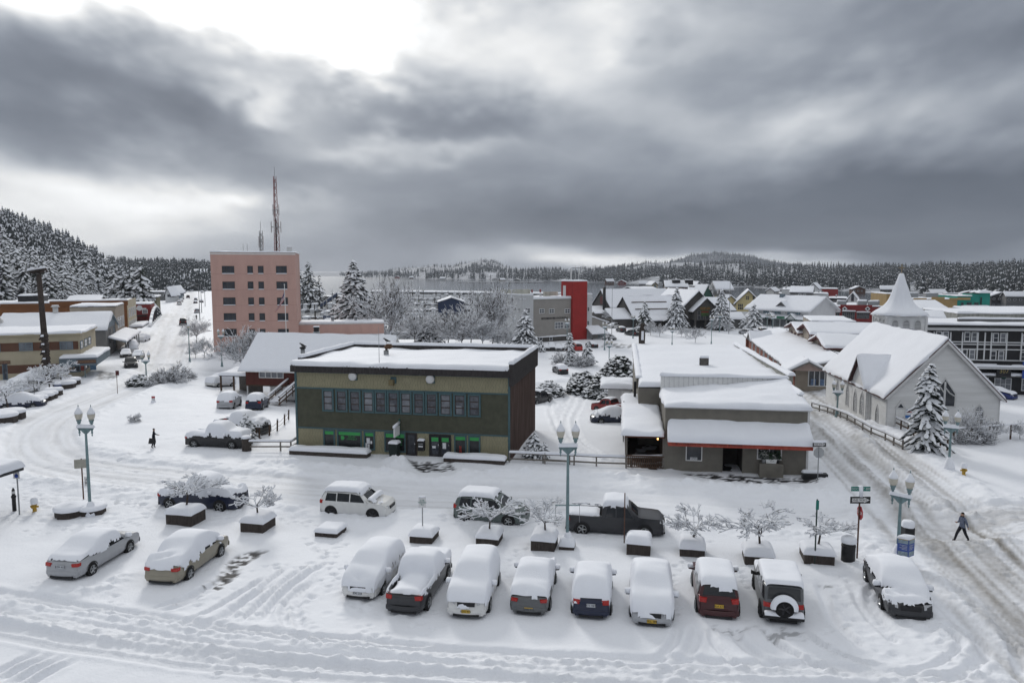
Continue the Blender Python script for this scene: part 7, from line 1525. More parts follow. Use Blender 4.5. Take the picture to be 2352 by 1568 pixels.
def church_side_shops():
 P=G(*C('B2',1455,580));Q=G(*C('B2',1032,295));d=Q-P;t=math.atan2(d.y,d.x)-math.pi/2;D=math.hypot(d.x,d.y)
 b=Bd('brick_shop','long orange-brown shop with deep snowy eaves and a beige end wall','building',(P.x,P.y,P.z-.3),t,13,D);W=13;ze=3.6
 b.walls(BEIGE2,z0=-1,z1=ze);MB().box(-.06,0,0,D,-1,ze).out('brick_side',BRICK,b.e);b.lap('F',0,W,-.5,ze,BEIGE2,.25,.04)
 b.gable(0,W,0,D,ze,5.0,'y',1.1,GREYB,BEIGE2,.36,step=1.5,rth=.25)
 n=9
 for k in range(n):
  u=2.2+k*(D-4)/n;b.win('L',u,u+(1.9 if k%3 else 1.0),1.0,3.1,3 if k%3 else 1,1,GREYW,GLASS_L,off=-.06,fw=.1,mw=.1)
 u0,u1=b.px('B2',1580,450)[0],b.px('B2',1752,450)[0];b.win('F',u0,u1+.6,.8,3.2,4,1,WHITEF,GLASS,fw=.14,mw=.14)
 for k in range(3):
  a=u0+.4+k*1.25;MB().box(a,a+.7,.047,.055,1.0,1.9,b.T('F')).out('poster',mat('poster_blue',(.12,.18,.30),.6,.5,3),b.e)
 b.gable(-1.2,4.2,-1.6,3.5,3.3,4.7,'y',.3,GREYB,mat('mauve_gable',(.30,.23,.21),.8,.1,1),.34,rth=.25,name='porch_roof');MB().box(-.9,-.6,-1.3,-1.0,-.5,3.4).out('porch_post',WOODB,b.e)
 MB().tube([(-.8,-1.1,2.2),(.2,-.2,3.4)],.1,5).out('bracket',WOODB,b.e);b.gable(-1.1,3,D*.78,D*.78+5,3.5,4.9,'x',.3,GREYB,BEIGE2,.34,gables='L',rth=.25,name='side_gable')
 mb=MB();
 for k in range(4):mb.box(-1.6,-.4,-2.5+k*.3,-2.2+k*.3,-.3+k*.18,-.2+k*.18)
 mb.out('wooden_steps',WOODB,b.e)
 P2=b.e.matrix_basis@Vector((6.5,9,0));c=Bd('clerestory_block','beige stepped building with red-brown framed little windows and three snowy roofs','building',(P2.x,P2.y,b.O.z),t,12,42);RB=mat('red_brown_frame',(.09,.03,.028),.7,.2,2)
 for y0,y1,h,hr in((0,11,5.9,7.1),(11.3,22,7.1,8.3),(22.3,36,6.3,7.5)):
  c.walls(BEIGE2,0,12,y0,y1,-1,h,'wall');c.gable(0,12,y0,y1,h,hr,'x',.9,RB,BEIGE2,.36,step=1.4,rth=.22)
 c.lap('L',0,36,4.2,5.9,BEIGE2,.28,.03)
 for u in(2,5.5,24.5,28,31.5):c.win('L',u,u+1.7,4.7,5.7,3,1,RB,GLASS_L,off=-.03,fw=.16,mw=.08)
 c.win('L',13,15.4,4.6,6.7,3,2,RB,GLASS_L,off=-.0,fw=.18,mw=.1)
 Pw=b.e.matrix_basis@Vector((-.5,D+.5,0));w_=Bd('parapet_wall','low dark red wall with snow-capped piers beyond the brick shop','wall',(Pw.x,Pw.y,Pw.z),t+rad(8),22,.6);w_.walls(BRICK,z0=-1,z1=3.6);w_.flat(0,22,0,.6,3.75,.5)
 for k in range(6):MB().hexa([(2+k*3.4,-.9,1.5),(2.4+k*3.4,-.9,1.5),(2.4+k*3.4,0,1.5),(2+k*3.4,0,1.5),(2+k*3.4,-.25,3.3),(2.4+k*3.4,-.25,3.3),(2.4+k*3.4,0,3.3),(2+k*3.4,0,3.3)]).out('pier',WHITEF,w_.e)
 k=lambda x,y:C('A5',x,y);P=G(*k(1620,1225));b=Bd('timbered_block','black block with white timber grid, long white eave and shopfronts below','building',(P.x,P.y,P.z),rad(-9),40,16);u0=b.px('A5',1285,700)[0]-1;T=b.T('F');H=b.px('A5',1700,665)[1]
 b.walls(BLACKPAINT,u0,40,0,11,-1,H);ro=MB().box(u0-.5,40.5,-1.2,11,H,H+.35).out('roof',BLACKPAINT,b.e);snow_slab(ro,(u0-.5,-1.1,H+.35),(40.5,-1.1,H+.35),(40.5,11,H+.35),(u0-.5,11,H+.35),.28,1.4);MB().box(u0,40,0,.9,H-.4,H-.02,T).out('eave_soffit',WHITEF,b.e)
 z=[b.px('A5',1700,y)[1]for y in(700,795,830,855,940)]
 for zz in(z[1]+.1,z[2]+.35,z[3]+.1,z[4]):MB().box(u0,40,0,.09,zz-.07,zz+.07,T).out('timber_rail',WHITEF,b.e)
 for x in(1570,1700,1760,1815,1945,2070,1470,1400,1330):u=b.px('A5',x,780)[0];MB().box(u-.08,u+.08,0,.10,z[4]+.1,H-.7,T).out('timber_post',WHITEF,b.e)
 for xs,yy in(((1585,1635,1645,1695),(705,785)),((1828,1876,1888,1938),(710,795)),((1575,1620,1635,1685),(850,935)),((1815,1865,1880,1930),(860,940)),((2075,2110,2120,2170),(720,800)),((1345,1395,1405,1455),(702,760)),((2065,2110,2120,2170),(865,945))):
  for q in(0,2):b.win('F',b.px('A5',xs[q],760)[0],b.px('A5',xs[q+1],760)[0],b.px('A5',1700,yy[1])[1],b.px('A5',1700,yy[0])[1],1,2,WHITEF,GLASS_L if q else GLASS,fw=.1,off=-.02)
 za=b.px('A5',1750,985)[1];o=MB().box(u0,40,0,1.5,za-.35,za,T).out('canopy',BLACKPAINT,b.e);snow_slab(o,T(u0,1.6,za),T(40,1.6,za),T(40,0,za),T(u0,0,za),.3,1.2);MB().box(u0,40,1.5,1.56,za-.3,za-.12,T).out('canopy_edge',WHITEF,b.e)
 zb=b.px('A5',1850,1060)[1];o=MB().box(u0,40,.3,1.2,zb-.2,zb,T).out('shop_fascia',GREYB,b.e);snow_slab(o,T(u0,1.2,zb),T(40,1.2,zb),T(40,.3,zb),T(u0,.3,zb),.3,1);ua=b.px('A5',1880,1020)[0];o=MB().box(ua-.9,ua+.9,1.25,1.4,zb-.1,zb+1.6,T).out('number_sign',BLACKPAINT,b.e);text_mesh('307',.8,mat('dim_gold',(.30,.24,.10),.6,0),o,T(ua,1.42,zb+.6),(math.pi/2,0,0))
 ua=b.px('A5',2075,1030)[0];MB().box(ua-.6,ua+3,1.25,1.4,zb-.3,zb+2.0,T).out('blue_sign',SIGNBL,b.e)
 for x0,x1 in((1840,1985),(1755,1790),(2070,2160)):b.win('F',b.px('A5',x0,1120)[0],b.px('A5',x1,1120)[0],.6,zb-.5,3 if x1-x0>60 else 1,2,WHITEF,GLASS_L,fw=.1,name='shop_window')
 u=b.px('A5',1915,1112)[0];MB().lathe([(.3,-.06),(.42,-.09),(.42,-.03)],12,T(u,.05,2.6),'y').out('wreath',GREENF,b.e)
 for x in(u0+6,u0+22):MB().box(x,x+9,3,3.4,H+.3,H+1.0).out('roof_upstand',GREYB,b.e);snow_slab(b.e,(x,2.9,H+1.0),(x+9,2.9,H+1.0),(x+9,3.5,H+1),(x,3.5,H+1),.25,1,name='upstand_snow')
 b2=fbd('concrete_block','rough grey-brown concrete parapet block behind the timbered one','building',C('E2',1000,450)[0],165,rad(-9),20,2420);Hh=b2.px('E2',1020,390)[1];b2.walls(CONC,z0=-1,z1=Hh);b2.flat(0,b2.W,0,20,Hh+.15,.35,step=2,m=CONC)
 b3=fbd('green_block','dark green clad block with arch motifs at the water side','building',C('E2',1245,380)[0],215,rad(-9),18,2440);Hh=b3.px('E2',1400,350)[1];b3.walls(GREENF,z0=-1,z1=Hh);b3.flat(0,b3.W,0,18,Hh+.15,.3,step=2);b3.ribs('F',0,b3.W,Hh-2.4,Hh-.4,BEIGE2,.9,.3,.06)
 b4=fbd('teal_shop','bright teal waterfront shop with a stair tower and red boat sign','building',C('E2',992,250)[0],300,rad(-6),20,C('E2',1350,250)[0]);T=b4.T('F');Hh=b4.px('E2',1050,190)[1];b4.walls(TEALB,z0=-1,z1=Hh);b4.flat(0,b4.W,0,20,Hh+.1,.3,step=2);ut=b4.px('E2',1240,200)[0];Ht=b4.px('E2',1290,152)[1];b4.walls(TEALB,ut,b4.W,-.4,6,-1,Ht,'stair_tower');um=b4.px('E2',1160,200)[0];Hm=b4.px('E2',1200,168)[1];b4.walls(TEALB,um,ut,-.2,8,-1,Hm,'upper_wall')
 o=MB().lathe([(b4.W-ut,0),(.3,1.0)],4,((ut+b4.W)/2,2.6,Ht)).out('tower_roof',GREYB,b4.e);snow_slab(o,(ut-.8,-1.4,Ht),(b4.W+.8,-1.4,Ht),(b4.W+.8,7,Ht),(ut-.8,7,Ht),1.0,1.0,2.0)
 for x0,x1 in((1030,1060),(1095,1150),(1178,1228)):b4.win('F',b4.px('E2',x0,270)[0],b4.px('E2',x1,270)[0],b4.px('E2',1100,292)[1],b4.px('E2',1100,258)[1],2,1,GREENF,GLASS,fw=.15,off=-.25)
 MB().box(b4.px('E2',1245,240)[0],b4.px('E2',1262,240)[0],.4,.5,b4.px('E2',1250,288)[1],b4.px('E2',1250,200)[1],T).out('dark_slot',BLACKPAINT,b4.e)
 ua,ub=b4.px('E2',1025,310)[0],b4.px('E2',1312,310)[0];z0,z1=b4.px('E2',1100,335)[1],b4.px('E2',1100,298)[1];o=MB().hexa([T(ua+1,.5,z0),T(ub-1.6,.5,z0),T(ub-1.6,3,z0),T(ua+1,3,z0),T(ua,.5,z1),T(ub,.5,z1),T(ub,3,z1),T(ua,3,z1)]).out('boat_sign',mat('boat_red',(.36,.05,.035),.7,.2,.6),b4.e);snow_slab(o,T(ua,3,z1),T(ub,3,z1),T(ub,.5,z1),T(ua,.5,z1),.35,1)
 b5=fbd('tan_store','long tan store with snowy roof units beside the teal shop','building',C('E2',440,250)[0],302,rad(-6),22,C('E2',990,250)[0]);Hh=b5.px('E2',900,225)[1];b5.walls(TAN,z0=-1,z1=Hh);b5.flat(0,b5.W,0,22,Hh+.1,.3,step=2.4)
 for x,h in((2,.5),(9,1.0),(16,.6),(24,.8)):MB().box(x,min(x+5,b5.W),0,.4,Hh-.2,Hh+h,b5.T('F')).out('stepped_parapet',TAN,b5.e)
 for x in(4,12,20):ac_unit(b5,x,12,Hh+.2,5,3,2.0)
 b6=gv('red_gable_shop','red-fronted shop under a large snowy gable roof','building',C('E2',600,380)[0],C('E2',878,380)[0],238,rad(-8),20,C('E2',620,330),C('E2',700,240),REDB,rth=.3,zb=-3.8);MB().box(0,b6.W,-.1,.4,0,b6.ze+.3,b6.T('F')).out('false_front',REDB,b6.e)
 b7=fbd('tan_store','ochre end wall of the tan store left of the spire','building',C('E2',195,200)[0],318,rad(-6),18,C('E2',330,200)[0]);Hh=b7.px('E2',220,165)[1];b7.walls(TAN,z0=-1,z1=Hh);b7.flat(0,b7.W,0,18,Hh+.1,.3,step=2.4)
 b8=gv('dormer_hut','small grey dormer hut on the roofs right of the spire','house',C('E2',690,450)[0],C('E2',850,450)[0],150,rad(-20),7,C('E2',690,430),C('E2',760,362),GREYB,'x',.5,zb=0.5,rth=.2);MB().box(.2,b8.W-.2,.2,6.8,-6,.2).out('lower_wall',GREYB,b8.e)
church_side_shops()
def infill():
 D8=lambda x,y:C('D8',x,y)
 b=gv('grey_house','dark grey gabled house with white-framed patterned windows','house',D8(918,380)[0],D8(1255,380)[0],320,rad(-24),14,D8(1180,290),D8(1150,205),GREYB,'x',.4,rth=.3);b.winpx('F','D8',1050,310,1090,395,1,2,WHITEF,GLASS,fw=.2);b.winpx('F','D8',1125,315,1160,400,1,2,WHITEF,GLASS,fw=.2);b.win('L',3,11,b.ze-4,b.ze-.5,3,2,WHITEF,GLASS,fw=.2,mw=.2)
 gv('white_house','white gabled house rising behind the dark grey one','house',D8(1195,230)[0],D8(1340,230)[0],352,rad(-30),12,D8(1195,225),D8(1265,155),WHITEF,'y',.5,rth=.3)
 for lab,x0,x1,y,yt,m in(('low white store with a blank front left of the red shops',1255,1500,330,318,WHITEF),('low maroon store with a flat snowy roof',1320,1640,372,240,REDB),('flat snowed roof with a dark edge behind the red shops',1510,1800,318,385,BLACKPAINT),('small off-white store near the dark grey house',660,830,345,315,WHITEF),('flat-roofed maroon shop behind the off-white store',795,960,360,232,REDB),('pale flat shop with a sloping fascia',790,930,340,255,WHITEF),('broad low building with rooftop plant under snow',620,930,300,400,GREYB)):
  b=fbd('store',lab,'building',D8(x0,300)[0],y,rad(-22),16,D8(x1,300)[0]);H=b.px(None,*D8((x0+x1)/2,yt))[1];b.walls(m,z0=-1,z1=H);b.flat(0,b.W,0,16,H+.1,.35,step=2);
  for k in range(int(b.W/5)):b.win('F',1+k*5,3+k*5,max(.3,H-2.6),H-1.0,2,1,GREYW,GLASS)
  vent_pipe(b,b.W*.4,6,H+.1,1.0,.25)
 b=gv('hut','pale gable hut with grey siding behind the white shop row','house',D8(560,280)[0],D8(670,280)[0],335,rad(-30),12,D8(575,265),D8(620,225),GREYW,'y',.6,rth=.3)
 b=gv('steep_house','steep-roofed grey house behind the red shops','house',D8(1790,390)[0],D8(1940,390)[0],312,rad(-26),20,D8(1800,390),D8(1865,300),GREYW,'y',.5,rth=.3);b.win('F',b.W*.35,b.W*.65,b.ze-1,b.ze+2,1,1,GREYB,GLASS)
infill()
# left avenue
def left_avenue():
 A1=lambda x,y:C('A1',x,y);E1=lambda x,y:C('E1',x,y);t=rad(21);R=Vector((math.cos(t),math.sin(t),0))
 P=G(*E1(925,915));W=26;O=P-R*W
 b=Bd('cream_block','cream two-storey commercial block with brown window bands and a corner shop','building',(O.x,O.y,P.z),t,W,13);T=b.T('F');TR=b.T('R')
 H=b.px('E1',860,445)[1];b.walls(CREAM,z0=-1,z1=H);ro=MB().box(-.3,W+.35,-.35,13,H,H+.25).out('roof',CREAM,b.e);snow_slab(ro,(-.3,-.4,H+.25),(W+.4,-.4,H+.25),(W+.4,13,H+.25),(-.3,13,H+.25),.35,1.2)
 zw1,zw0=b.px('E1',800,520)[1],b.px('E1',800,612)[1];zl1=b.px('E1',600,772)[1];ud=b.px('E1',700,800)[0]
 MB().box(0,W-.3,0,.05,zw0,zw1,T).out('window_band',BROWNB,b.e);MB().box(0,ud,0,.05,.9,zl1,T).out('window_band',BROWNB,b.e)
 for x0,x1 in((215,370),(672,822),(-60,5),(-330,-180)):b.win('F',b.px('E1',x0,580)[0],b.px('E1',x1,580)[0],zw0,zw1,2,3,STEELB,GLASS_L,fw=.12,mw=.1,off=-.05)
 for x0,x1 in((900,930),(945,978),(990,1020)):
  u0,u1=sorted((b.px('E1',x0,560,'R')[0],b.px('E1',x1,550,'R')[0]));b.win('R',u0,u1,zw0,zw1,1,2,STEELB,GLASS_L,fw=.12)
 u0,u1=b.px('E1',10,880)[0],b.px('E1',108,880)[0];b.door('F',u0+.3,u1-.3,.0,2.4,mat('slate_door',(.06,.08,.11),.6,.1,2),STEELB,True);u0,u1=b.px('E1',0,755)[0],b.px('E1',118,755)[0];z=b.px('E1',60,757)[1];o=MB().box(u0-1.5,u1,.05,.15,z-.22,z+.22,T).out('sign_board',BROWNB,b.e);text_mesh('DOWNTOWN DRUG',.28,mat('tan_lettering',(.4,.3,.2),.7,0),o,T((u0+u1)/2-.7,.155,z),(math.pi/2,0,0))
 zc=b.px('E1',800,700)[1];o=MB().box(ud,W+2.3,0,2.0,zc-1.1,zc+.1,T).out('canopy',STEELB,b.e);MB().box(W,W+2.3,0,11,zc-1.1,zc+.1).out('canopy_side',STEELB,o);snow_slab(o,T(ud,2.1,zc+.1),T(W+2.4,2.1,zc+.1),T(W+2.4,-11,zc+.1),T(ud,-11,zc+.1),.35,1)
 us=b.px('E1',980,705)[0];z=zc-.5;o=MB().box(W-.3,W+2.2,2.0,2.1,z-.25,z+.25,T).out('shop_sign',BROWNB,b.e);text_mesh('DOWNTOWN DRUG',.26,mat('tan_lettering',(.4,.3,.2),.7,0),o,T(W+.95,2.11,z),(math.pi/2,0,0))
 b.win('F',ud+.3,W-.15,.7,zc-1.2,2,1,STEELB,GLASS,fw=.15,mw=.12,name='shop_window');b.win('R',.3,4.2,.7,zc-1.2,2,1,STEELB,GLASS,fw=.15,mw=.12,name='shop_window');b.win('R',5,10,.7,zc-1.2,3,1,STEELB,GLASS,fw=.15,mw=.12,name='shop_window')
 for k,c in enumerate(((.35,.3,.25),(.3,.08,.06),(.12,.2,.3))):MB().box(ud+.8+k*1.4,ud+1.6+k*1.4,.043,.05,.9,1.7,T).out('poster',mat('poster_%d'%k,c,.7,.4,3),b.e)
 P=G(*E1(1200,700));W=30;O=P-R*W;b=Bd('gable_store','grey gable-ended store with one broad snowy roof slope beside the cream block','building',(O.x,O.y,P.z),t,W,14);ze=b.px('E1',1100,385)[1];zr=ze+2.5
 b.walls(GREYB,z0=-1,z1=ze);b.gable(W-17,W,0,14,ze,zr,'x',.4,STEELB,STEELB,.36,gables='R',step=1.3);b.walls(mat('dark_blue_metal',(.045,.055,.07),.6,.15,1),0,W-17.2,1,14,-1,ze+1.4,'metal_wall');b.ribs('F',0,W-17.2,0,ze+1.4,mat('dark_blue_metal',(.045,.055,.07),.6,.15,1),.8,.1,.05,1.0);snow_slab(b.e,(0,.8,ze+1.4),(W-17,.8,ze+1.4),(W-17,14,ze+1.4),(0,14,ze+1.4),.35,1.4,name='roof_snow')
 MB().lathe([(1.9,-.4),(1.9,.4)],18,(W-18.2,3,ze+1.2),'y').out('arched_vent',GREYW,b.e);vent_pipe(b,W-9,7,zr-.3,1.6,.45,GREYW);vent_pipe(b,W-21.5,6,ze+1.4,1.5,.5,GREYW)
 b.win('R',4,5.6,1.5,ze-.3,2,1,BLACKPAINT,GLASS);b.win('R',9.5,11,1.5,ze-.3,2,1,STEELB,GLASS);MB().box(W,W+.1,12,14.2,-1,zr+.4).out('side_pilaster',BEIGE2,b.e)
 zc=3.3;o=MB().hexa([(W,2,zc),(W+3,2,zc-.9),(W+3,26,zc-.9),(W,26,zc),(W,2,zc+.15),(W+3,2,zc-.75),(W+3,26,zc-.75),(W,26,zc+.15)]).out('pavement_canopy',STEELB,b.e);snow_slab(o,(W,2,zc+.15),(W+3.1,2,zc-.75),(W+3.1,26,zc-.75),(W,26,zc+.15),.35,1)
 for k in range(7):MB().box(W+2.7,W+2.85,3+k*3.5,3.15+k*3.5,-.5,zc-.8).out('canopy_post',BLACKPAINT,b.e)
 b.walls(BEIGE2,W-8,W,14.2,26,-1,ze+3.4,'upper_store');b.flat(W-8,W,14.2,26,ze+3.5,.3);
 for k in range(3):b.win('R',15.5+k*3.4,17.7+k*3.4,zc+.8,zc+3,2,1,WHITEF,GLASS_L)
 P=G(*A1(985,1178));W=40;O=P-R*W;b=Bd('ochre_block','large orange-brown block with a stepped snowy parapet and cream street front','building',(O.x,O.y,P.z),t,W,16);H=b.px('A1',950,890)[1];TR=b.T('R');b.walls(OCHRE,z0=-1,z1=H);b.flat(0,W,0,16,H,.3,step=1.8)
 for k,(x0,x1,h)in enumerate(((W-15,W+.2,.5),(W-24,W-15.1,.1),(W-34,W-24.1,-.3))):o=MB().box(x0,x1,-.1,.5,H-.6,H+h).out('stepped_parapet',OCHRE,b.e);snow_slab(o,(x0,-.2,H+h),(x1,-.2,H+h),(x1,.6,H+h),(x0,.6,H+h),.3,1)
 MB().box(0,16,0,.12,-1,H+.5,TR).out('cream_front',CREAM,b.e)
 for k in range(4):
  for z0,z1 in((4.2,6.2),(1.2,3.2)):b.win('R',1.4+k*3.6,3.4+k*3.6,z0+H-8.2+.5,z1+H-8.2+.6,2,1,WHITEF,GLASS_L,off=-.12)
 MB().box(W,W+2.8,.5,15,2.6,3.0).out('canopy',GREYB,b.e);snow_slab(b.e,(W,.5,3.0),(W+2.9,.5,3.0),(W+2.9,15,3.0),(W,15,3.0),.35,1,name='canopy_snow');MB().box(W-22,W-17,5,9,H,H+1.6).out('roof_unit',BLACKPAINT,b.e);snow_slab(b.e,(W-22,5,H+1.6),(W-17,5,H+1.6),(W-17,9,H+1.6),(W-22,9,H+1.6),.3,1,name='unit_snow')
 P=G(*A1(1160,1048));W=14;O=P-R*W;b=Bd('red_creek_shop','red shop with white-framed windows beside the creek bridge','building',(O.x,O.y,P.z),t,W,12);H=b.px('A1',1090,905)[1];T=b.T('F');b.walls(REDB,z0=-1,z1=H);b.flat(0,W,0,12,H+.1,.35)
 for x0,x1,y0,y1 in((1008,1045,945,978),(1088,1132,942,975),(1010,1050,995,1022)):b.winpx('F','A1',x0,y0,x1,y1,2,2,WHITEF,GLASS_L,fw=.16)
 u,z=b.px('A1',1068,935);o=MB().box(u-1.8,u+1.8,.02,.12,z-.3,z+.1,T).out('painted_sign',WHITEF,b.e);MB().lathe([(.8,-.1),(.8,-.02)],12,T(u,0,z+.1),'y').out('round_emblem',WHITEF,b.e)
 MB().box(W-6,W-1,0,2,2.2,2.5,T).out('porch_roof',BLACKPAINT,b.e);MB().box(-8,W,2,2.4,-.5,1.0,T).out('deck_railing',BLACKPAINT,b.e)
 P=G(*A1(1204,1000));W=15;O=P-R*W;b=Bd('olive_shop','olive false-fronted shop with a tan sign band','building',(O.x,O.y,P.z),t,W,14);H=b.px('A1',1190,850)[1];T=b.T('F');b.walls(OLIVE2,z0=-1,z1=H);b.flat(0,W,0,14,H+.1,.35,ov=.4);u0,z1=b.px('A1',1075,860);u1,z0=b.px('A1',1152,880);o=MB().box(u0,u1,.02,.12,z0,z1,T).out('sign_band',TAN,b.e);text_mesh('TRADING POST',.8,OLIVE2,o,T((u0+u1)/2,.13,(z0+z1)/2),(math.pi/2,0,0),sx_=.8)
 for lab,k,x0,x1,y,ye,yr,m in(('house roof under snow left of the totem pole','E1',130,450,175,205,65,GREYB),('snowy gable roof with a small tan dormer behind the ochre block','E1',760,1105,205,75,18,TAN)):
  b=gv('house',lab,'house',C(k,x0,0)[0],C(k,x1,0)[0],y,t,12,C(k,x0+40,ye),C(k,x0+100,yr),m,rth=.25)
 a=GS(*C('D4',612,915));c=GS(*C('D4',728,790));d=c-a;L=d.length
 tb=thing('bridge_arch','snow-topped concrete arch parapet of the creek bridge','bridge',a,math.atan2(d.y,d.x));n=14
 pts=[(L*i/n,0,4.3*math.sin(math.pi*(i/n)**.9)**.8)for i in range(n+1)]
 for i in range(n):MB().box(0,1,0,1,0,1)
 mb=MB()
 for i in range(n):
  p0,p1=pts[i],pts[i+1];mb.hexa([(p0[0],-.35,p0[2]-.5),(p1[0],-.35,p1[2]-.5),(p1[0],.35,p1[2]-.5),(p0[0],.35,p0[2]-.5),(p0[0],-.35,p0[2]),(p1[0],-.35,p1[2]),(p1[0],.35,p1[2]),(p0[0],.35,p0[2])])
 o=mb.out('arch_rib',mat('dark_blue_bridge',(.06,.07,.085),.7,.2,2),tb);mb=MB()
 for i in range(n):
  p0,p1=pts[i],pts[i+1];mb.hexa([(p0[0],-.42,p0[2]-.02),(p1[0],-.42,p1[2]-.02),(p1[0],.42,p1[2]-.02),(p0[0],.42,p0[2]-.02),(p0[0],-.3,p0[2]+.35),(p1[0],-.3,p1[2]+.35),(p1[0],.3,p1[2]+.35),(p0[0],.3,p0[2]+.35)])
 mb.out('arch_snow',SNOW,o,True);MB().box(-.5,L+.5,-.3,.3,-.3,.6).out('parapet',WHITEF,tb)
 for i in range(2,n-1,2):MB().box(pts[i][0]-.12,pts[i][0]+.12,-.2,.2,.5,pts[i][2]-.4).out('hanger',mat('dark_blue_bridge',(.06,.07,.085),.7,.2,2),tb)
 D4=lambda x,y:C('D4',x,y)
 for lab,x0,x1,ybase,yt,ax,m,hr in(('long grey shop row with stepped snowy roofs beyond the olive shop',380,780,630,540,'f',GREYB,0),('narrow white gable shop on the avenue',780,830,650,545,'y',WHITEF,2.5),('slate-blue gable shop on the avenue',830,900,620,530,'y',STEELB,2.5),('dark red house with a snowy roof and dormer up the avenue',790,920,500,440,'x',REDB,5),('broad white-roofed hall at the head of the avenue',925,1065,492,470,'x',GREYW,9),('grey gable hall closing the avenue',1060,1205,470,440,'y',GREYB,5),('long far shed with a snowy roof above the avenue',1010,1220,425,385,'x',GREYB,3),('pale far house on the wooded rise',1060,1220,345,325,'x',GREYW,3)):
  p=G(*D4((x0+x1)/2,max(ybase,455)));yy=min(p.y,640)if ybase>455 else 760;b=fbd('avenue_building',lab,'building',D4(x0,0)[0],yy,rad(12),18,D4(x1,0)[0],group=None);H=max(2.5,b.px(None,*D4((x0+x1)/2,yt))[1])
  b.walls(m,z0=-3,z1=H)
  if ax=='f':b.flat(0,b.W,0,18,H+.1,.4,step=2.5)
  else:b.gable(0,b.W,0,18,H,H+hr,ax,.8,DARKMETAL,m,.5,step=2.5,rth=.3)
  for k in range(max(1,int(b.W/4))):b.win('F',.8+k*4,2.8+k*4,H-2.2,H-.7,2,1,WHITEF,GLASS,fw=.15)
left_avenue()
def left_things():
 for k,(x,y,r)in enumerate(((30,1435,1.35),(125,1390,1.35),(400,1225,1.25),(490,1190,1.1),(545,1165,1.0),(605,1125,1.0),(725,1040,1.35),(805,1005,1.1))):
  lab=['faceted planter at the near end of the curved row','second faceted planter with a thin snowy tree','faceted planter under the one way sign bush','faceted planter beside the one way planter','middle faceted planter of the curved row','faceted planter next to the blue post box','faceted planter nearer the corner shop beyond the post box','last faceted planter at the corner shop end'][k]
  p=GS(*C('E1',x,y),.1);oct_planter(lab,p,r,.75,.2,'curved row of faceted planters',.4)
 for k,(x,y,s)in enumerate(((95,1300,1.5),(400,1180,1.35),(560,1060,1.35),(690,990,1.2))):
  bare_tree('small_tree',['thin arching snowy tree over the near curved planters','snowy tree spreading behind the one way sign','snowy tree over the middle curved planters','snowy tree near the totem pole foot'][k],shared[k],GS(*C('E1',x,y))+Vector((0,0,.5)),k*1.3,s,'snowy trees over the curved planters')
 LC='snowed-in cars behind the curved planters'
 car('sedan',NAVY,'dark car behind the near curved planter, wheel showing',C('E1',-20,1275),C('E1',240,1262),'R','full',.4,40,'ends',LC,zmin=.75)
 car('sedan',WHT,'car rounded into a white mound below the totem pole',C('E1',480,950),C('E1',280,985),None,'full',.5,41,'ends',LC,zmin=.5)
 car('sedan',WHT,'second white mound of a car in the curved row',C('E1',390,1010),C('E1',130,1060),None,'full',.55,42,'ends',LC,zmin=.4)
 car('sedan',WHT,'third white mound of a car nearest the street bend',C('E1',300,1090),C('E1',50,1140),None,'full',.5,43,'ends',LC,zmin=.4)
 AV='cars on the left avenue'
 D4=lambda x,y:C('D4',x,y)
 car('suv',BLK,'black pickup-nosed SUV with bright grille waiting at the avenue mouth',D4(408,1290),D4(408,1362),None,'none',.1,44,'ends',AV,name='suv')
 car('sedan',BLK,'dark sedan with snow on its bonnet at the avenue kerb',D4(372,1190),D4(350,1248),None,'top',.14,45,'ends',AV)
 car('sedan',SILV,'silver sedan beside the waiting black SUV',D4(520,1190),D4(478,1262),None,'top',.12,46,'ends',AV)
 car('van',WHT,'car mounded over with snow behind the dark sedan',D4(430,1130),D4(420,1178),None,'full',.45,47,'ends',AV,zmin=.4)
 car('sedan',WHT,'snowed-over car near the ochre block front',D4(590,1050),D4(500,1076),None,'full',.4,48,'ends',AV,zmin=.5)
 car('pickup',BLK,'dark truck with red tail lights driving away up the avenue',D4(966,888),D4(975,850),None,'none',.1,49,'ends',AV,name='driving_truck')
 far=[('white snowed car parked left of the avenue ruts',925,672,WHT),('snow-topped car parked ahead of the white one',945,640,WHT),('third snowed car on the left kerb',955,612,WHT),('dark car driving down the middle of the avenue',1020,600,BLK),('dark car parked on the right kerb by the poles',1100,660,BLK),('dark car parked behind another on the right kerb',1105,625,BLK),('silver car on the right kerb below the poles',1118,765,SILV),('grey car parked on the right far kerb',1165,650,GUN),('red-lit car far up the avenue',1035,520,MAROON),('pale car far up the left kerb',985,540,SILV),('dark car farther up the right kerb',1115,520,BLK),('silver car at the top of the avenue',1175,545,SILV)]
 for k,(lab,x,y,c)in enumerate(far):
  p=G(*D4(x,y));d=Vector((-.39,.92,0));car('sedan' if k%3 else 'suv',c,lab,p,p+d*3,None,'top' if k!=3 else 'none',.2,60+k,'ends',AV,detail=k<9)
 p=GS(*C('E1',545,985));H=at_y(*C('E1',480,-240),p.y).z-p.z;TW=mat('totem_wood',(.055,.042,.036),.85,.35,3,.3,12);t=thing('totem_pole','tall carved totem pole with a spread-winged bird on top','totem pole',p);t.rotation_euler=(0,rad(-1.6),0);t.scale=(.64,.64,1);zt=at_y(*C('A1',300,668),p.y).z-p.z;hc=zt*.44
 MB().tube([(0,0,hc-.2),(0,0,zt)],[.62,.50],14).out('pole',TW,t,True);r_=random.Random(9);z=-.3;k=0
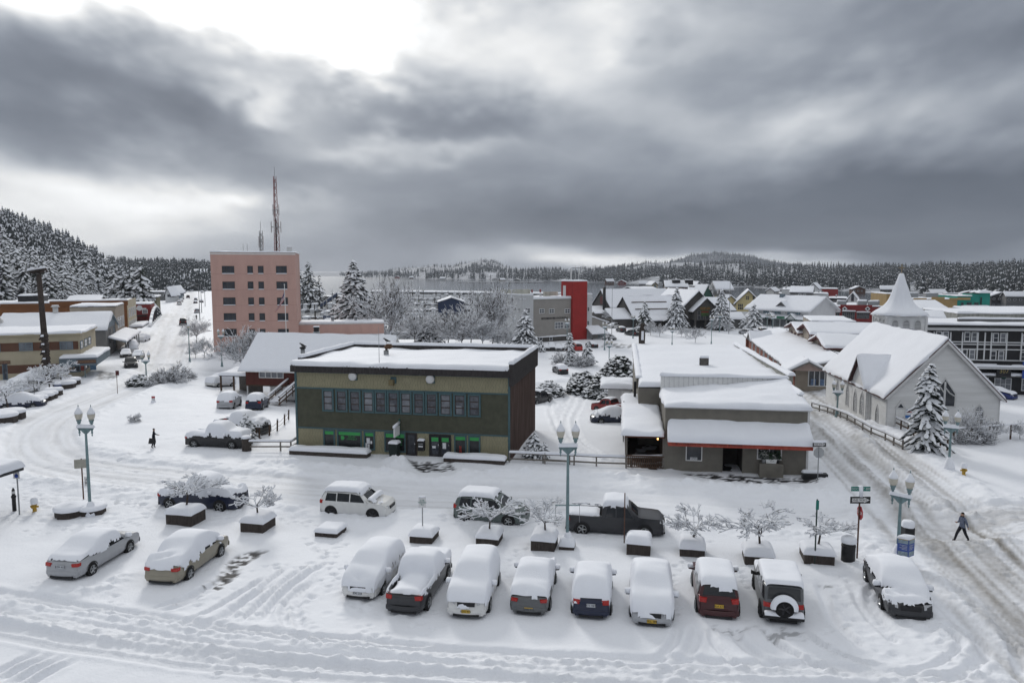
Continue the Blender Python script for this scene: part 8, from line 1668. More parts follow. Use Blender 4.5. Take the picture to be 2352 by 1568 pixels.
 while z<hc:
  h=r_.uniform(.9,1.25);prof=[(.62,z),(.80,z+h*.15),(.66,z+h*.35),(.84,z+h*.55),(.72,z+h*.8),(.60,z+h)];o=MB().lathe(prof,12).out('carved_figure',TW,t,True)
  for s in(-1,1):MB().tube([(s*.35,-.6,z+h*.7),(s*.45,-.82,z+h*.62)],[.16,.1],8).out('eye',BLACKPAINT,o);MB().tube([(s*.7,-.2,z+h*.35),(s*.75,-.75,z+h*.2)],[.2,.12],6).out('arm',TW,o)
  MB().tube([(0,-.65,z+h*.5),(0,-1.1-.3*(k%2),z+h*.38)],[.22,.07],6).out('beak',TW,o);snow_slab(o,(-.3,-.95,z+h*.58),(.4,-.95,z+h*.58),(.4,-.6,z+h*.66),(-.3,-.6,z+h*.66),.13,.3,.1,'ledge_snow');z+=h;k+=1
 o=MB().hexa([(-1.3,-.3,zt),(1.0,-.3,zt+.1),(1.0,.3,zt+.1),(-1.3,.3,zt),(-2.3,-.25,zt+.35),(1.5,-.25,zt+.7),(1.5,.25,zt+.7),(-2.3,.25,zt+.35)]).out('bird_body',TW,t);MB().tube([(1.3,0,zt+.6),(1.7,0,zt+.5),(1.85,0,zt+.1)],[.25,.2,.06],7).out('bird_head',TW,o);MB().hexa([(-1.5,-1.2,zt+.25),(.6,-1.4,zt+.35),(.6,1.4,zt+.35),(-1.5,1.2,zt+.25),(-1.5,-1.2,zt+.33),(.6,-1.4,zt+.45),(.6,1.4,zt+.45),(-1.5,1.2,zt+.33)]).out('wings',TW,o)
 snow_slab(o,(-2.3,-.5,zt+.42),(1.5,-.5,zt+.74),(1.5,.5,zt+.74),(-2.3,.5,zt+.42),.28,.4,.25,'bird_snow')
 lamp('single-globe teal lamp beside the totem pole',C('E1',645,915),6.0,False,group='street lamps along the avenue')
 lamp('twin-arm lamp among the shrubs of the traffic island',C('D4',575,1505),4.8,rz=rad(20),group='street lamps along the avenue',lo=True)
 lamp('lone lamp at the kerb below the pink block',C('D4',1040,1300),7.0,False,group='street lamps along the avenue',lo=True)
 lamp('twin-globe lamp before the pink block',C('A7',488,412),6.8,group='street lamps along the avenue',lo=True)
 for k,(x,y,h)in enumerate(((1148,840,11),(1168,760,11),(1205,690,12),(1035,500,12))):
  p=GS(*C('D4',x,y));t=thing('light_pole',['tall roadside pole with a long lamp arm over the avenue','second tall pole on the right kerb of the avenue','third pole farther along the right kerb','far pole at the crossing up the avenue'][k],'street lamp',p,0,'tall light poles on the avenue');MB().tube([(0,0,-.3),(0,0,h)],[.14,.08],6).out('pole',GALV,t);MB().tube([(0,0,h-.5),(-2,0,h+.1),(-4,0,h+.2)],.06,5).out('arm',GALV,t);MB().box(-4.8,-3.9,-.15,.15,h+.1,h+.3).out('lamp_head',GALV,t)
left_things()
def masts():
 p0=PINKB.e.matrix_basis@Vector((11.2,22,0));RW=mat('mast_red',(.22,.09,.085),.6,.3,.1);
 def lattice(name,label,px,pytop,y,w0,w1,m,step,extra):
  b=at_y(px,600,y);zt=at_y(px,pytop,y).z;z0=gzf(b.x,b.y);t=thing(name,label,'mast',(b.x,b.y,z0));h=zt-z0;mb=MB();q=[(1,0),(-.5,.87),(-.5,-.87)]
  for sx_,sy_ in q:MB().tube([(sx_*w0,sy_*w0,-.3),(sx_*w1,sy_*w1,h)],.07,4).out('leg',m,t)
  z=0;k=0
  while z<h-step:
   a,b_=w0+(w1-w0)*z/h,w0+(w1-w0)*(z+step)/h
   for i in range(3):
    j=(i+1)%3;mb.tube([(q[i][0]*a,q[i][1]*a,z),(q[j][0]*b_,q[j][1]*b_,z+step)],.035,3,False);mb.tube([(q[j][0]*a,q[j][1]*a,z),(q[i][0]*b_,q[i][1]*b_,z+step)],.035,3,False);mb.tube([(q[i][0]*a,q[i][1]*a,z),(q[j][0]*a,q[j][1]*a,z)],.035,3,False)
   z+=step
  mb.out('lattice',m,t,kind='stuff');MB().tube([(0,0,h*.1),(0,0,h*.75)],.14,5).out('cable_run',BLACKPAINT,t)
  for zz,rr_,n in extra:
   o=MB().lathe([(rr_,h*zz),(rr_*1.02,h*zz+.12)],10).out('antenna_ring',GALV,t)
   for i in range(n):a=i*6.283/n;MB().tube([(rr_*math.cos(a),rr_*math.sin(a),h*zz-1.2),(rr_*math.cos(a),rr_*math.sin(a),h*zz+1.4)],.12,4).out('antenna',GREYW,o)
  MB().tube([(0,0,h),(0,0,h+2.2)],.05,4).out('whip',GALV,t)
 lattice('radio_mast','tall red and white lattice radio mast behind the pink block',636.5,405,178,1.25,.35,RW,1.6,((.70,1.15,4),(.80,.8,3)))
 lattice('radio_mast','short thin lattice mast left of the tall red one',601,530,172,.5,.4,GALV,1.2,((.9,.5,2),))
 p=at_z(*C('A2',775,1400),-2.6);b=at_y(*C('A2',770,1390),128);z0=gzf(b.x,b.y);zt=at_y(*C('A2',760,995),128).z;t=thing('flagpole','white flagpole before the pink block','flagpole',(b.x,b.y,z0));MB().tube([(0,0,-.3),(-.15,0,zt-z0)],[.09,.05],8).out('pole',WHITEP,t);MB().lathe([(.02,0),(.12,.1),(.02,.22)],8,(-.15,0,zt-z0)).out('finial',WHITEP,t,True)
 f=thing('flag','limp red, white and blue striped flag hanging from the white flagpole','flag',(b.x-.15,b.y,zt-1.0));n=8;red=mat('flag_red',(.30,.03,.04),.8,.1,4);wh=mat('flag_white',(.55,.54,.54),.8,.1,4);bl=mat('flag_blue',(.03,.035,.12),.8,.1,4)
 def fp(u,v):return(-.05-1.35*u*(.55+.45*v)-.35*u*u,.18*math.sin(u*9+v*2)*(.3+u),-v*1.5-2.6*u+.35*u*v)
 for s in range(7):
  vs_=[]
  for v in(s/7,(s+1)/7):
   for u in np.linspace(.4 if s<3 else 0,1,n):vs_.append(fp(u,v))
  MB().add(vs_,[(i,i+1,n+i+1,n+i)for i in range(n-1)]).out('stripe',red if s%2==0 else wh,f)
 vs_=[fp(u,v)for v in(0,3/7)for u in np.linspace(0,.4,5)];MB().add(vs_,[(i,i+1,6+i,5+i)for i in range(4)]).out('canton',bl,f)
masts()
def mid_furniture():
 L='street lamps around the civic square'
 for lab,k,x,y,H,tw in(('teal twin lamp over the shrubs beside the red van','D6',1450,1400,9.5,1),('teal twin lamp by the porch of the red tower','D6',2082,1450,9,1),('teal twin lamp with an arrow sign in the lane shrubbery','B1',605,465,9,1),('grey-white twin lamp on the square behind the hall roof','D7',1250,1230,6.5,1),('tall teal lamp with one banner on the square','D7',1845,1215,10,1),('small white twin lamp before the dark entrance gable','D7',1490,950,9,1),('teal lamp before the black pickup on the square','D7',658,1130,9,1),('pale lamp under the tall fir right of the entrance','D7',1970,1030,8,1),('lamp at the white shop row kerb','D8',650,920,8,1),('thin pale lamp before the green shop awnings','D8',572,890,8,1)):
  lamp(lab,C(k,x,y),H*.8,True,0,L,False,lo=True)
 p=GS(*C('D7',2110,1060));t=thing('flagpole','tall thin flagpole on the civic square','flagpole',p);MB().tube([(0,0,-.3),(0,0,21)],[.12,.06],6).out('pole',GALV,t)
 p=GS(*C('D7',335,1130));t=thing('flagpole','thin flagpole beside the low station wing','flagpole',p);MB().tube([(0,0,-.3),(0,0,15)],[.1,.05],6).out('pole',GALV,t)
 p=GS(*C('D7',792,1205));t=thing('carved_statue','dark carved bear figure with white front on the square','statue',p);BW=mat('carved_wood',(.045,.035,.03),.85,.3,3);MB().lathe([(.8,-.5),(.85,.5),(.9,2.2),(.75,3.6),(.5,4.2),(.55,4.8),(.35,5.5)],10).out('body',BW,t,True);MB().hexa([(-.35,-.85,1),(.35,-.85,1),(.35,-.6,1),(-.35,-.6,1),(-.3,-.95,3.4),(.3,-.95,3.4),(.3,-.6,3.4),(-.3,-.6,3.4)]).out('white_front',SNOW,t);MB().tube([(.2,-.2,5.1),(.7,-.4,5.0),(1.1,-.5,4.9)],[.3,.25,.12],7).out('snout',BW,t)
 p=GS(*C('B2',920,290));t=thing('stop_sign','red stop sign with a green street name at the far corner','street sign',p);post(t,2.9);so=MB().prism(octagon(.42),-.012,.012,lambda a,q,b:(a,q,b)).out('sign_plate',SIGNR,t);so.location=(0,-.05,2.5);text_mesh('STOP',.27,SIGNW,so,(0,-.016,0),(math.pi/2,0,0));panel(t,'street_name',.8,.2,3.05,SIGNG)
 p=GS(*C('B1',607,470));t=thing('street_sign','one way arrow sign on a post at the lane entrance','street sign',p+Vector((.25,-.4,0)));post(t,2.0);one_way(t,1.9,math.pi,.95,.32,.05)
 MC='cars by the fire station'
 for k,(lab,x,y,kind,c)in enumerate((('dark car at the row end nearest the office parapet',1110,1470,'sedan',BLK),('dark upright car second in the station row',1200,1470,'suv',BLK),('silver-nosed car third in the station row',1310,1475,'sedan',GUN),('maroon car partly behind the thin fir',1410,1470,'sedan',MAROON))):
  p=GS(*C('D6',x,y));car(kind,c,lab,p+Vector((0,3,0)),p,None,'top',.25,80+k,'ends',MC)
 p=GS(*C('D6',1655,1470));car('van',paint('bright_red',(.36,.025,.02)),'bright red van with snow heaped on its roof by the station',p,p+Vector((-.6,4,0)),None,'top',.4,85,'ends',MC)
 car('sedan',BLK,'black car under the station porch roof',C('D6',1930,1420),C('D6',1830,1395),None,'top',.25,86,'ends',MC)
 SQ='cars around the civic square'
 car('pickup',BLK,'black pickup parked before the dark hall annex',C('D7',725,1095),C('D7',550,1070),None,'none',.2,87,'ends',SQ);car('suv',BLK,'black SUV with a snowy roof farther up the square drive',C('D7',520,1040),C('D7',400,1015),None,'top',.25,88,'ends',SQ);car('suv',WHT,'small white SUV behind the station wing',C('D7',350,970),C('D7',295,975),None,'top',.2,89,'ends',SQ)
 car('suv',SILV,'silver estate parked before the white shop row',C('D8',320,935),C('D8',165,915),None,'top',.16,90,'ends',SQ);car('sedan',BLK,'black car next to the silver estate',C('D8',440,922),C('D8',330,905),None,'top',.2,91,'ends',SQ);car('suv',BLK,'dark SUV last of the three by the shop row',C('D8',535,912),C('D8',430,890),None,'top',.25,92,'ends',SQ)
 car('sedan',BLUEP,'blue car with a snowy roof beside the white church',C('E2',1400,1330),C('E2',1650,1352),None,'top',.22,93,'ends',SQ)
mid_furniture()
# far shore, hills and forests
HILLM=mat('wooded_hill_snow',(.24,.26,.29),.95,.7,.05,col2=(.58,.60,.65))
MTM=mat('far_mountain',(.045,.055,.07),.95,.5,.03,col2=(.20,.22,.26))
def build_tree_protos(n,tiers,sides,seed0):
 out=[]
 for k in range(n):
  r_=random.Random(seed0+k);nv,nf,sv,sf=[],[],[],[]
  for i in range(tiers):
   q=i/tiers;z0=.06+.86*q+r_.uniform(-.3,.3)/tiers*(i>0);z1=z0+.95/tiers*1.25;r0=(.21-.19*q)*r_.uniform(.7,1.25);b=len(nv);ph=r_.uniform(0,6.28);nv.append((r_.uniform(-.01,.01),r_.uniform(-.01,.01),min(1.02,z1)))
   for j in range(sides*2):
    a=ph+j*math.pi/sides;rr_=r0*(r_.uniform(.85,1.25)if j%2==0 else r_.uniform(.35,.6));nv.append((rr_*math.cos(a),rr_*math.sin(a),z0-(.05 if j%2==0 else.0)+r_.uniform(-.05,.04)))
   nf+=[(b,b+1+j,b+1+(j+1)%(sides*2))for j in range(sides*2)]
   for j in range(0,sides*2,2):
    if r_.random()<.72:
     a=ph+j*math.pi/sides;c=len(sv);e=r_.uniform(.85,1.2)*r0;f=r_.uniform(.45,.62);hh=z0-.035
     sv+=[(e*math.cos(a),e*math.sin(a),hh+.012),(e*f*math.cos(a+.7),e*f*math.sin(a+.7),hh+.065+.03),(e*.3*math.cos(a),e*.3*math.sin(a),hh+.12),(e*f*math.cos(a-.7),e*f*math.sin(a-.7),hh+.065+.03),(e*.62*math.cos(a),e*.62*math.sin(a),hh+.10)]
     sf+=[(c,c+1,c+4),(c+1,c+2,c+4),(c+2,c+3,c+4),(c+3,c,c+4)]
  out.append((np.array(nv),np.array(nf),np.array(sv),np.array(sf)))
 return out
def scatter(name,P,S,protos,nm,sm,label,cat,fat=1.0):
 """one mass of trees: P positions (n,3), S heights"""
 N_=len(P);which=RNG.integers(0,len(protos),N_);A,B=[],[];va=vb=0;FA,FB=[],[]
 for k,(nv,nf,sv,sf)in enumerate(protos):
  I=np.nonzero(which==k)[0]
  if len(I)==0:continue
  an=RNG.uniform(0,6.283,len(I));s=S[I];w_=s*RNG.uniform(.8,1.25,len(I))*fat
  for V0,F0,L_,FL,base in((nv,nf,A,FA,'a'),(sv,sf,B,FB,'b')):
   x=V0[None,:,0]*w_[:,None];y=V0[None,:,1]*w_[:,None];X=x*np.cos(an)[:,None]-y*np.sin(an)[:,None]+P[I,0][:,None];Y=x*np.sin(an)[:,None]+y*np.cos(an)[:,None]+P[I,1][:,None];Z=V0[None,:,2]*s[:,None]+P[I,2][:,None]
   off=(va if base=='a' else vb)+np.arange(len(I))[:,None,None]*len(V0);FL.append((F0[None]+off).reshape(-1,3));L_.append(np.stack([X,Y,Z],-1).reshape(-1,3))
   if base=='a':va+=len(I)*len(V0)
   else:vb+=len(I)*len(V0)
 e=thing(name,label,cat);e['kind']='stuff'
 o=mesh_np('foliage',np.concatenate(A),np.concatenate(FA),nm,e,kind='stuff');mesh_np('snow_load',np.concatenate(B),np.concatenate(FB),sm,e,kind='stuff');return e
PXS=np.array([-250,300,480,700,760,800,870,930,990,1040,1075,1130,1175,1300,1400,1480,1540,1590,1640,1700,1740,1850,2000,2080,2200,2352,2700.])
RIDGE=np.array([606,606,610,629,631,629,625,615,610,615,604,602,615,621,616,608,606,606,606,608,610,614,617,618,617,611,612.])
SHORE=np.array([700,690,690,634.5,634.5,635,637.5,639,640.5,641,642,643,644,647,650,652,654,656,657.5,660,661,665,671,676,684,697,720.])
RD=np.array([1200,1150,1250,5200,5200,4600,3300,2900,2700,2500,2500,2400,2200,2000,1900,1850,1800,1750,1700,1650,1600,1450,1300,1200,1100,1000,900.])
def far_hills():
 n,m_=360,42;px=np.linspace(-240,2690,n);sh=np.interp(px,PXS,SHORE)+fbm(px/40,px*0,71,3)*2.2*(px>760);rg=np.interp(px,PXS,RIDGE)+fbm(px/60,px*0,77,4)*5*(px>860)+fbm(px/22,px*0,79,2)*2;rd=np.interp(px,PXS,RD)
 u=(px-1176)/F;V=np.zeros((n,m_,3));
 for i in range(n):
  ds=at_z(px[i],sh[i],SEA).y;ds=min(ds,4300);zr=at_y(px[i],rg[i],rd[i]).z
  d=ray(px[i],640);k=d[0]/d[1]
  for j in range(m_):
   q=j/(m_-8);y=ds+(rd[i]-ds)*q**1.35 if q<=1 else rd[i]*(1+.35*(q-1)/.25)
   e=sstep(0,1,min(q,1))*.75+min(q,1)*.25;z=SEA-.5+1.8*min(1,q*14)+max(0,zr-SEA-1)*(e if q<=1 else max(0,1-1.6*(q-1)))
   nzz=float(fbm(np.array([y*k/90]),np.array([y/90]),83,4)[0]);z+=nzz*max(0,zr-SEA)*.28*(sstep(.03,.3,q)if q<=1 else.3)*(1-.7*(abs(q-1)<.05))
   V[i,j]=(k*y,y,z)
 i=(np.arange(n-1)[:,None]*m_+np.arange(m_-1)[None,:]).ravel();mesh_np('hills',V.reshape(-1,3),np.stack([i,i+m_,i+m_+1,i+1],1),HILLM,None,True,'structure')
 P,S=[],[];r=RNG
 cnt=0
 while cnt<10000:
  a=r.integers(0,n-1,6000);b=np.clip((r.random(6000)**.8*(m_-9)),2,m_-9);b0=b.astype(int);f=(b-b0)[:,None];g=r.random(6000)[:,None]
  p=(V[a,b0]*(1-f)+V[a,np.minimum(b0+1,m_-1)]*f)*(1-g)+(V[a+1,b0]*(1-f)+V[a+1,np.minimum(b0+1,m_-1)]*f)*g
  dn=fbm(p[:,0]/120,p[:,1]/120,91,3);rel=b/(m_-9)
  keep=(dn>-.22+.50*rel*(r.random(6000))+.28*(fbm(p[:,0]/38,p[:,1]/38,95,2)))&(r.random(6000)<np.clip(1500/p[:,1],.55,1))&((px[a]>780)|((px[a]>120)&(px[a]<480)));p=p[keep];P.append(p);S.append(r.uniform(6,21,len(p))*np.interp(rel[keep],[0,.25,.6,1],[1,.9,.72,.6]));cnt+=len(p)
 MP=np.array([1480,1520,1545,1570,1590,1610,1640,1670,1700,1730,1760,1800,1850]);MY=np.array([611,605,599,591,586,583,581,582.5,586,593,599,605,612.]);q=np.linspace(1480,1850,110);yy=np.interp(q,MP,MY)+fbm(q/22,q*0,87,4)*4.5;V=[]
 for a,b in zip(q,yy):
  t_=at_y(a,b,3400);V+=[(t_.x*.8,2700,0),(t_.x*.9,3050,t_.z*.55),tuple(t_),(t_.x*1.1,3800,0)]
 n_=len(q);Fm=[(i*4+k,i*4+4+k,i*4+5+k,i*4+1+k)for i in range(n_-1)for k in range(3)];mesh_np('mountain',V,Fm,MTM,None,True,'structure')
 V=np.array(V).reshape(n_,4,3);a=r.integers(0,n_-1,1500);g=r.random(1500)[:,None];h=r.random(1500)[:,None]**.7;A0=V[a]*(1-g)[:,:,None]+V[a+1]*g[:,:,None]
 k2=(r.random(1500)<.6)[:,None];p=np.where(k2,A0[:,1]*(1-h)+A0[:,2]*h,A0[:,0]*(1-h)+A0[:,1]*h);P.append(p);S.append(r.uniform(8,17,1500))
 P=np.concatenate(P);S=np.concatenate(S);P[:,2]-=.6
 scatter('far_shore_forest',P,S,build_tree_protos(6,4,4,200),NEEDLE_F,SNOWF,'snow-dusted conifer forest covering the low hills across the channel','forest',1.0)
far_hills()
def shore_houses():
 r_=random.Random(12)
 spots=[(905,638),(1010,643.5),(1130,645),(1150,645.5),(1180,646),(1395,652),(1420,652),(1470,656),(1965,672),(2030,675),(2290,692),(2325,694),(2215,686),(2150,682),(1560,657),(940,639.5)]
 cols=[REDB,GREYW,GREYW,BEIGE2,GREYB,BROWNB,REDB,GREYB,BROWNB,GREYB,BLACKPAINT,GREYB,BEIGE2,GREYW,GREYB,BROWNB];nm=['red','white','long pale','beige','grey','brown','small red','slate grey','timber brown','grey gabled','black open-fronted','low grey','beige low','white gabled','dark grey','dark brown']
 plc=['below the twin hills at the left','left of the snowy jetty','by the snowy jetty','next to the jetty','right of the jetty','behind the red tower','just right of the red tower','above the dark gabled hall','left of the church spire','behind the church spire','above the teal shop','right end of the far shore','between spire and teal shop','right of the spire','above the entrance gable','under the first wooded knoll']
 for k,(x,y)in enumerate(spots):
  p=at_z(x,y,SEA+1.2);t=rad(r_.uniform(-25,25));b=Bd('shore_house',nm[k]+' house on the far shore '+plc[k],'house',(p.x,p.y+6,SEA+1.0),t,r_.uniform(9,16),r_.uniform(7,10),'houses on the far shore');h=r_.uniform(2.8,4.5);b.walls(cols[k],z0=-3,z1=h);b.gable(0,b.W,0,b.D,h,h+r_.uniform(2,3.2),'x' if k%2 else 'y',.8,DARKMETAL,cols[k],.6,step=3,rth=.3)
  for q in range(int(b.W/3.5)):b.win('F',.8+q*3.5,2.4+q*3.5,1,2.4,1,1,WHITEF,GLASS,fw=.2)
 p=at_z(1150,650,SEA);t=thing('jetty','long snow-covered jetty on piles across the channel','jetty',(p.x,p.y,SEA));o=MB().box(-75,75,-3,3,1.6,2.2).out('deck',WOODG,t);snow_slab(o,(-75,-3,2.2),(75,-3,2.2),(75,3,2.2),(-75,3,2.2),.6,6)
 for k in range(14):MB().tube([(-70+k*10.8,-2.5,-2),(-70+k*10.8,-2.5,3.5 if k%3==0 else 1.8)],.4,5).out('pile',WOODD,t)
shore_houses()
# left hillside forest
def hillside():
 protos=[]
 for k in range(5):
  H=18;t=conifer('hillside_spruce','x',H,3.6+.3*k,300+k,(0,0,0),lv=15,nb=7,nc=2,cl=.62,droop=.42,low=.10,snow=.85);protos.append(t)
 cand=[];r_=random.Random(44)
 while len(cand)<2150:
  y=150+620*r_.random()**1.1;d=r_.random()**.8*190-3;x=-(95+.43*(y-106))-d
  if x/y<-.80 or x/y>-.42:continue
  if y<230 and d<6:continue
  cand.append((x,y))
 cand.sort(key=lambda q:math.hypot(q[0],q[1]));near_=cand[:230];rest=cand[230:]
 BIG=[((202,698),25,0),((46,716),21,2),((230,690),15,1),((305,665),18,3),((326,664),19,4),((285,668),17,1),((160,700),17,3),((262,680),18,0),((345,668),13,2),((120,690),19,4),((12,705),17,1),((85,705),15,3)]
 LB=['big spreading spruce behind the ochre block, boughs loaded with snow','dark narrow spruce at the hill foot near the totem pole','small fir at the right foot of the big spreading spruce','tall fir in the clump at the end of the hill slope','tallest fir closing the hill slope by the avenue','fir left of the tall clump by the avenue','fir behind the snowy gable with the tan dormer','fir between the big spreading spruce and the avenue clump','fir overlooking the olive shop','fir above the house roof left of the totem','fir at the far left hill foot','low fir behind the totem pole']
 used=set()
 for k,((px,py),H,v)in enumerate(BIG):
  p=G(px,py);y=p.y
  if y>420 or y<150:
   y=240;q=at_y(px,700,y);p=Vector((q.x,y,gzf(q.x,y)))
  src=protos[v];o=src if v not in used else clone(src);used.add(v);o.location=(p.x,p.y,p.z-.3);o.scale=(H/18,)*3;o.rotation_euler=(0,0,k*1.7);o['label']=LB[k];o['group']='large spruces at the foot of the hill'
 for k,(x,y)in enumerate(near_):
  H=r_.uniform(11,20);o=clone(protos[k%5],(x,y,gzf(x,y)-.4),r_.uniform(0,6.28),'snow-loaded spruce standing in the forest on the left hillside','spruces of the left hillside forest',(H/18*r_.uniform(.8,1.1),)*2+(H/18,))
 P=np.array([(x,y,0)for x,y in rest],float);P[:,2]=gz(P[:,0],P[:,1])-.5;S=RNG.uniform(7,21,len(P))
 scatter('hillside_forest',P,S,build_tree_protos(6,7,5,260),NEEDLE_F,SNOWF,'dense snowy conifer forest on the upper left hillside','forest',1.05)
 al=[bare_mesh(8,90+k,spread=.9,depth=4,n0=5,trunk=.2,kids=(3,4),up=.5,thick=.012,shrink=.7,snow=.55,minr=.03,sn_r=1.6)for k in range(2)];n0=None;sh_={}
 r2=random.Random(5)
 for k in range(60):
  y=r2.uniform(150,330);d=r2.uniform(-5,40);x=-(95+.43*(y-106))-d;q=(x,y,gzf(x,y)-.2);lab='grey bare alder in the brush at the foot of the left hill';i=k%2
  if i in sh_:bare_tree('alder',lab,sh_[i],q,r2.uniform(0,6.28),r2.uniform(.7,1.3),'bare alders on the hill foot')
  else:
   t=bare_tree('alder',lab,al[i],q,0,1.0,'bare alders on the hill foot',twig=mat('alder_twigs',(.10,.09,.085),.95,.2,4));sh_[i]=share(t)
hillside()
# trees in the town
def town_trees():
 p=GS(*C('D5',1090,1560));b=at_y(815,790,175);z0=gzf(b.x,b.y);H=at_y(*C('D5',1080,95),175).z-z0
 conifer('tall_spruce','tall heavily snowed spruce between pink block and fire station',H,8.2,401,(b.x,b.y,z0),lv=34,nb=13,nc=5,cl=.34,droop=.28,low=.05,taper=.85)
 def cf(lab,k,bx,by,tx,ty,y,R,seed,nm='snowy_fir',**kw):
  V0=C(k,bx,by);q=at_y(V0[0],V0[1],y)if y else None;p=G(*V0)
  if y:p=Vector((q.x,y,gzf(q.x,y)))
  H=at_y(*C(k,tx,ty),p.y).z-p.z;return conifer(nm,lab,H,R,seed,(p.x,p.y,p.z-.1),**kw)
 cf('young snow-draped spruce in front of the church gable','B3',1085,1150,1140,325,None,2.1,411,lv=21,nb=8,nc=5,cl=.31,droop=.5,low=.04,taper=.75)
 cf('full snowy fir at the left corner of the fire station','D6',740,1345,712,760,178,4.6,412,lv=20,nb=11,nc=4,cl=.36,droop=.3,low=.02)
 cf('slender snowy fir before the long dark hall','D7',835,1025,880,560,None,3.9,413,lv=20,nb=9,nc=3,cl=.44,droop=.5,snow=.55,low=.06)
 cf('tall snow-thick fir left of the dark entrance gable','D7',1310,990,1315,350,None,4.8,414,lv=26,nb=10,nc=3,cl=.42,droop=.45,low=.03)
 cf('tall snow-thick fir right of the dark entrance gable','D7',1990,1000,1975,375,None,4.8,415,lv=26,nb=10,nc=3,cl=.42,droop=.45,low=.03)
 cf('broad snowy fir before the white shop row','D8',370,850,405,465,None,4.4,416,lv=20,nb=9,nc=3,cl=.42,droop=.45,low=.03);cf('smaller fir left of the broad one by the shop row','D8',215,840,230,680,None,2.6,426,lv=12,nb=8,nc=3,cl=.4,droop=.45)
 cf('dark green snowy yew beside the red shops','D8',1400,760,1415,480,None,5.0,417,lv=16,nb=11,nc=4,cl=.4,snow=.5,low=.02,taper=.6);cf('second dark yew left of the red shops','D8',1320,770,1320,470,None,5.0,418,lv=16,nb=11,nc=4,cl=.4,snow=.5,low=.02,taper=.6);cf('low dark yew at the feet of the two taller ones','D8',1200,820,1200,740,None,2.2,419,lv=8,nb=9,nc=3,cl=.4,snow=.5,taper=.5)
 cf('thin young fir beside the red van','D6',1490,1560,1490,1130,150,1.7,420,lv=18,nb=7,nc=2,cl=.36,low=.05,taper=.7);cf('small round fir by the fire station car park','D6',1800,1560,1785,1300,150,1.9,421,lv=10,nb=9,nc=3,cl=.4);cf('tiny snowy fir at the station wall corner','D6',1010,1360,1020,1265,175,1.3,422,lv=7,nb=8,nc=2,cl=.4)
 cf('small snowy fir between the pickups in the side lot','A7',735,1150,722,870,None,1.35,423,lv=13,nb=9,nc=3,cl=.34,low=.03);cf('slim conical shrub beside the brown side of the office','A8',1790,1340,1803,1055,None,.75,424,lv=13,nb=8,nc=2,cl=.34,low=.02,taper=.7);cf('short conical shrub right of the slim one by the office','A8',1888,1345,1893,1155,None,.65,425,lv=10,nb=8,nc=2,cl=.34,low=.02,taper=.7);cf('stubby snowy shrub left of the slim conical one','A8',1735,1320,1735,1165,None,.6,427,lv=8,nb=8,nc=2,cl=.34,low=.02,taper=.6)
 cf('snowy cedar left of the bare trees by the harbour','A3',590,945,630,680,185,4.5,428,lv=14,nb=9,nc=3,cl=.4,taper=.7);cf('small cedar beside the snowy harbour cedar','A3',510,945,520,760,185,3.0,429,lv=10,nb=8,nc=3,cl=.4,taper=.7)
 cf('dark fir on the point behind the pink block','D5',250,560,235,95,440,11,430,lv=20,nb=10,nc=4,cl=.42,snow=.6,low=.05);cf('rounder dark fir left of the point fir','D5',90,540,90,250,440,8.5,431,lv=14,nb=10,nc=4,cl=.42,snow=.6,low=.05);cf('low fir on the slope of the point','D5',440,600,420,360,440,7,432,lv=12,nb=10,nc=3,cl=.42,snow=.6)
 BT=[bare_mesh(12,501+k,spread=[.6,.85,1.0][k],depth=5,n0=9,trunk=.30,kids=(3,4),up=.45,thick=.015,shrink=.74,snow=.85,minr=.03,sn_r=1.7,arch=[.5,.2,.0][k])for k in range(3)];sh_={}
 print('bare tree tris',[len(a[1])+len(a[3])for a in BT])
 def bt(lab,k,bx,by,tx,ty,y,i,group='bare snowy trees in the town',nm='bare_tree'):
  V0=C(k,bx,by);p=G(*V0)
  if y:q=at_y(V0[0],V0[1],y);p=Vector((q.x,y,gzf(q.x,y)))
  H=at_y(*C(k,tx,ty),p.y).z-p.z;s=H/12.5
  if i in sh_:return bare_tree(nm,lab,sh_[i],p,random.uniform(0,6.28),s,group)
  t=bare_tree(nm,lab,BT[i],p,0,s,group);sh_[i]=share(t);return t
 bt('tall weeping birch with a brown crown right of the tall spruce','D5',1690,1560,1690,470,172,0);bt('wide bare tree with snow-lined limbs by the harbour','A3',770,940,790,560,182,1);bt('big round bare tree left of the fire station','A3',1010,945,1010,545,180,2);bt('drooping birch against the grey station wall','A3',1215,900,1200,385,184,0);bt('low bare tree at the foot of the drooping birch','A3',1330,950,1330,800,178,1);bt('bare tree leaning left of the drooping birch','A3',1120,945,1115,640,178,1);bt('pale bare tree between the birch and the harbour cedar','A3',420,945,420,560,183,2);bt('broad bare tree behind the snowy harbour cedar','A3',640,940,650,600,190,1);bt('dense round bare tree left of the drooping birch','A3',900,945,900,590,176,2);bt('tall bare tree at the left corner of the station','A3',1270,930,1265,500,188,1)
 bt('frosted bare tree before the lower pink wall','A2',430,1500,440,1310,120,2);bt('second frosted tree hugging the pink block entrance','A2',520,1480,530,1290,121,1);bt('bare street tree beside the avenue lamp','D4',1110,1080,1060,790,None,2);bt('round bare shrub tree left of the pink block','D4',1200,1240,1200,1000,None,1);bt('small bare tree near the avenue corner','D4',1100,1250,1100,1080,None,2)
 bt('bare tree with a dark trunk on the civic square','D7',1600,1195,1620,930,None,1);
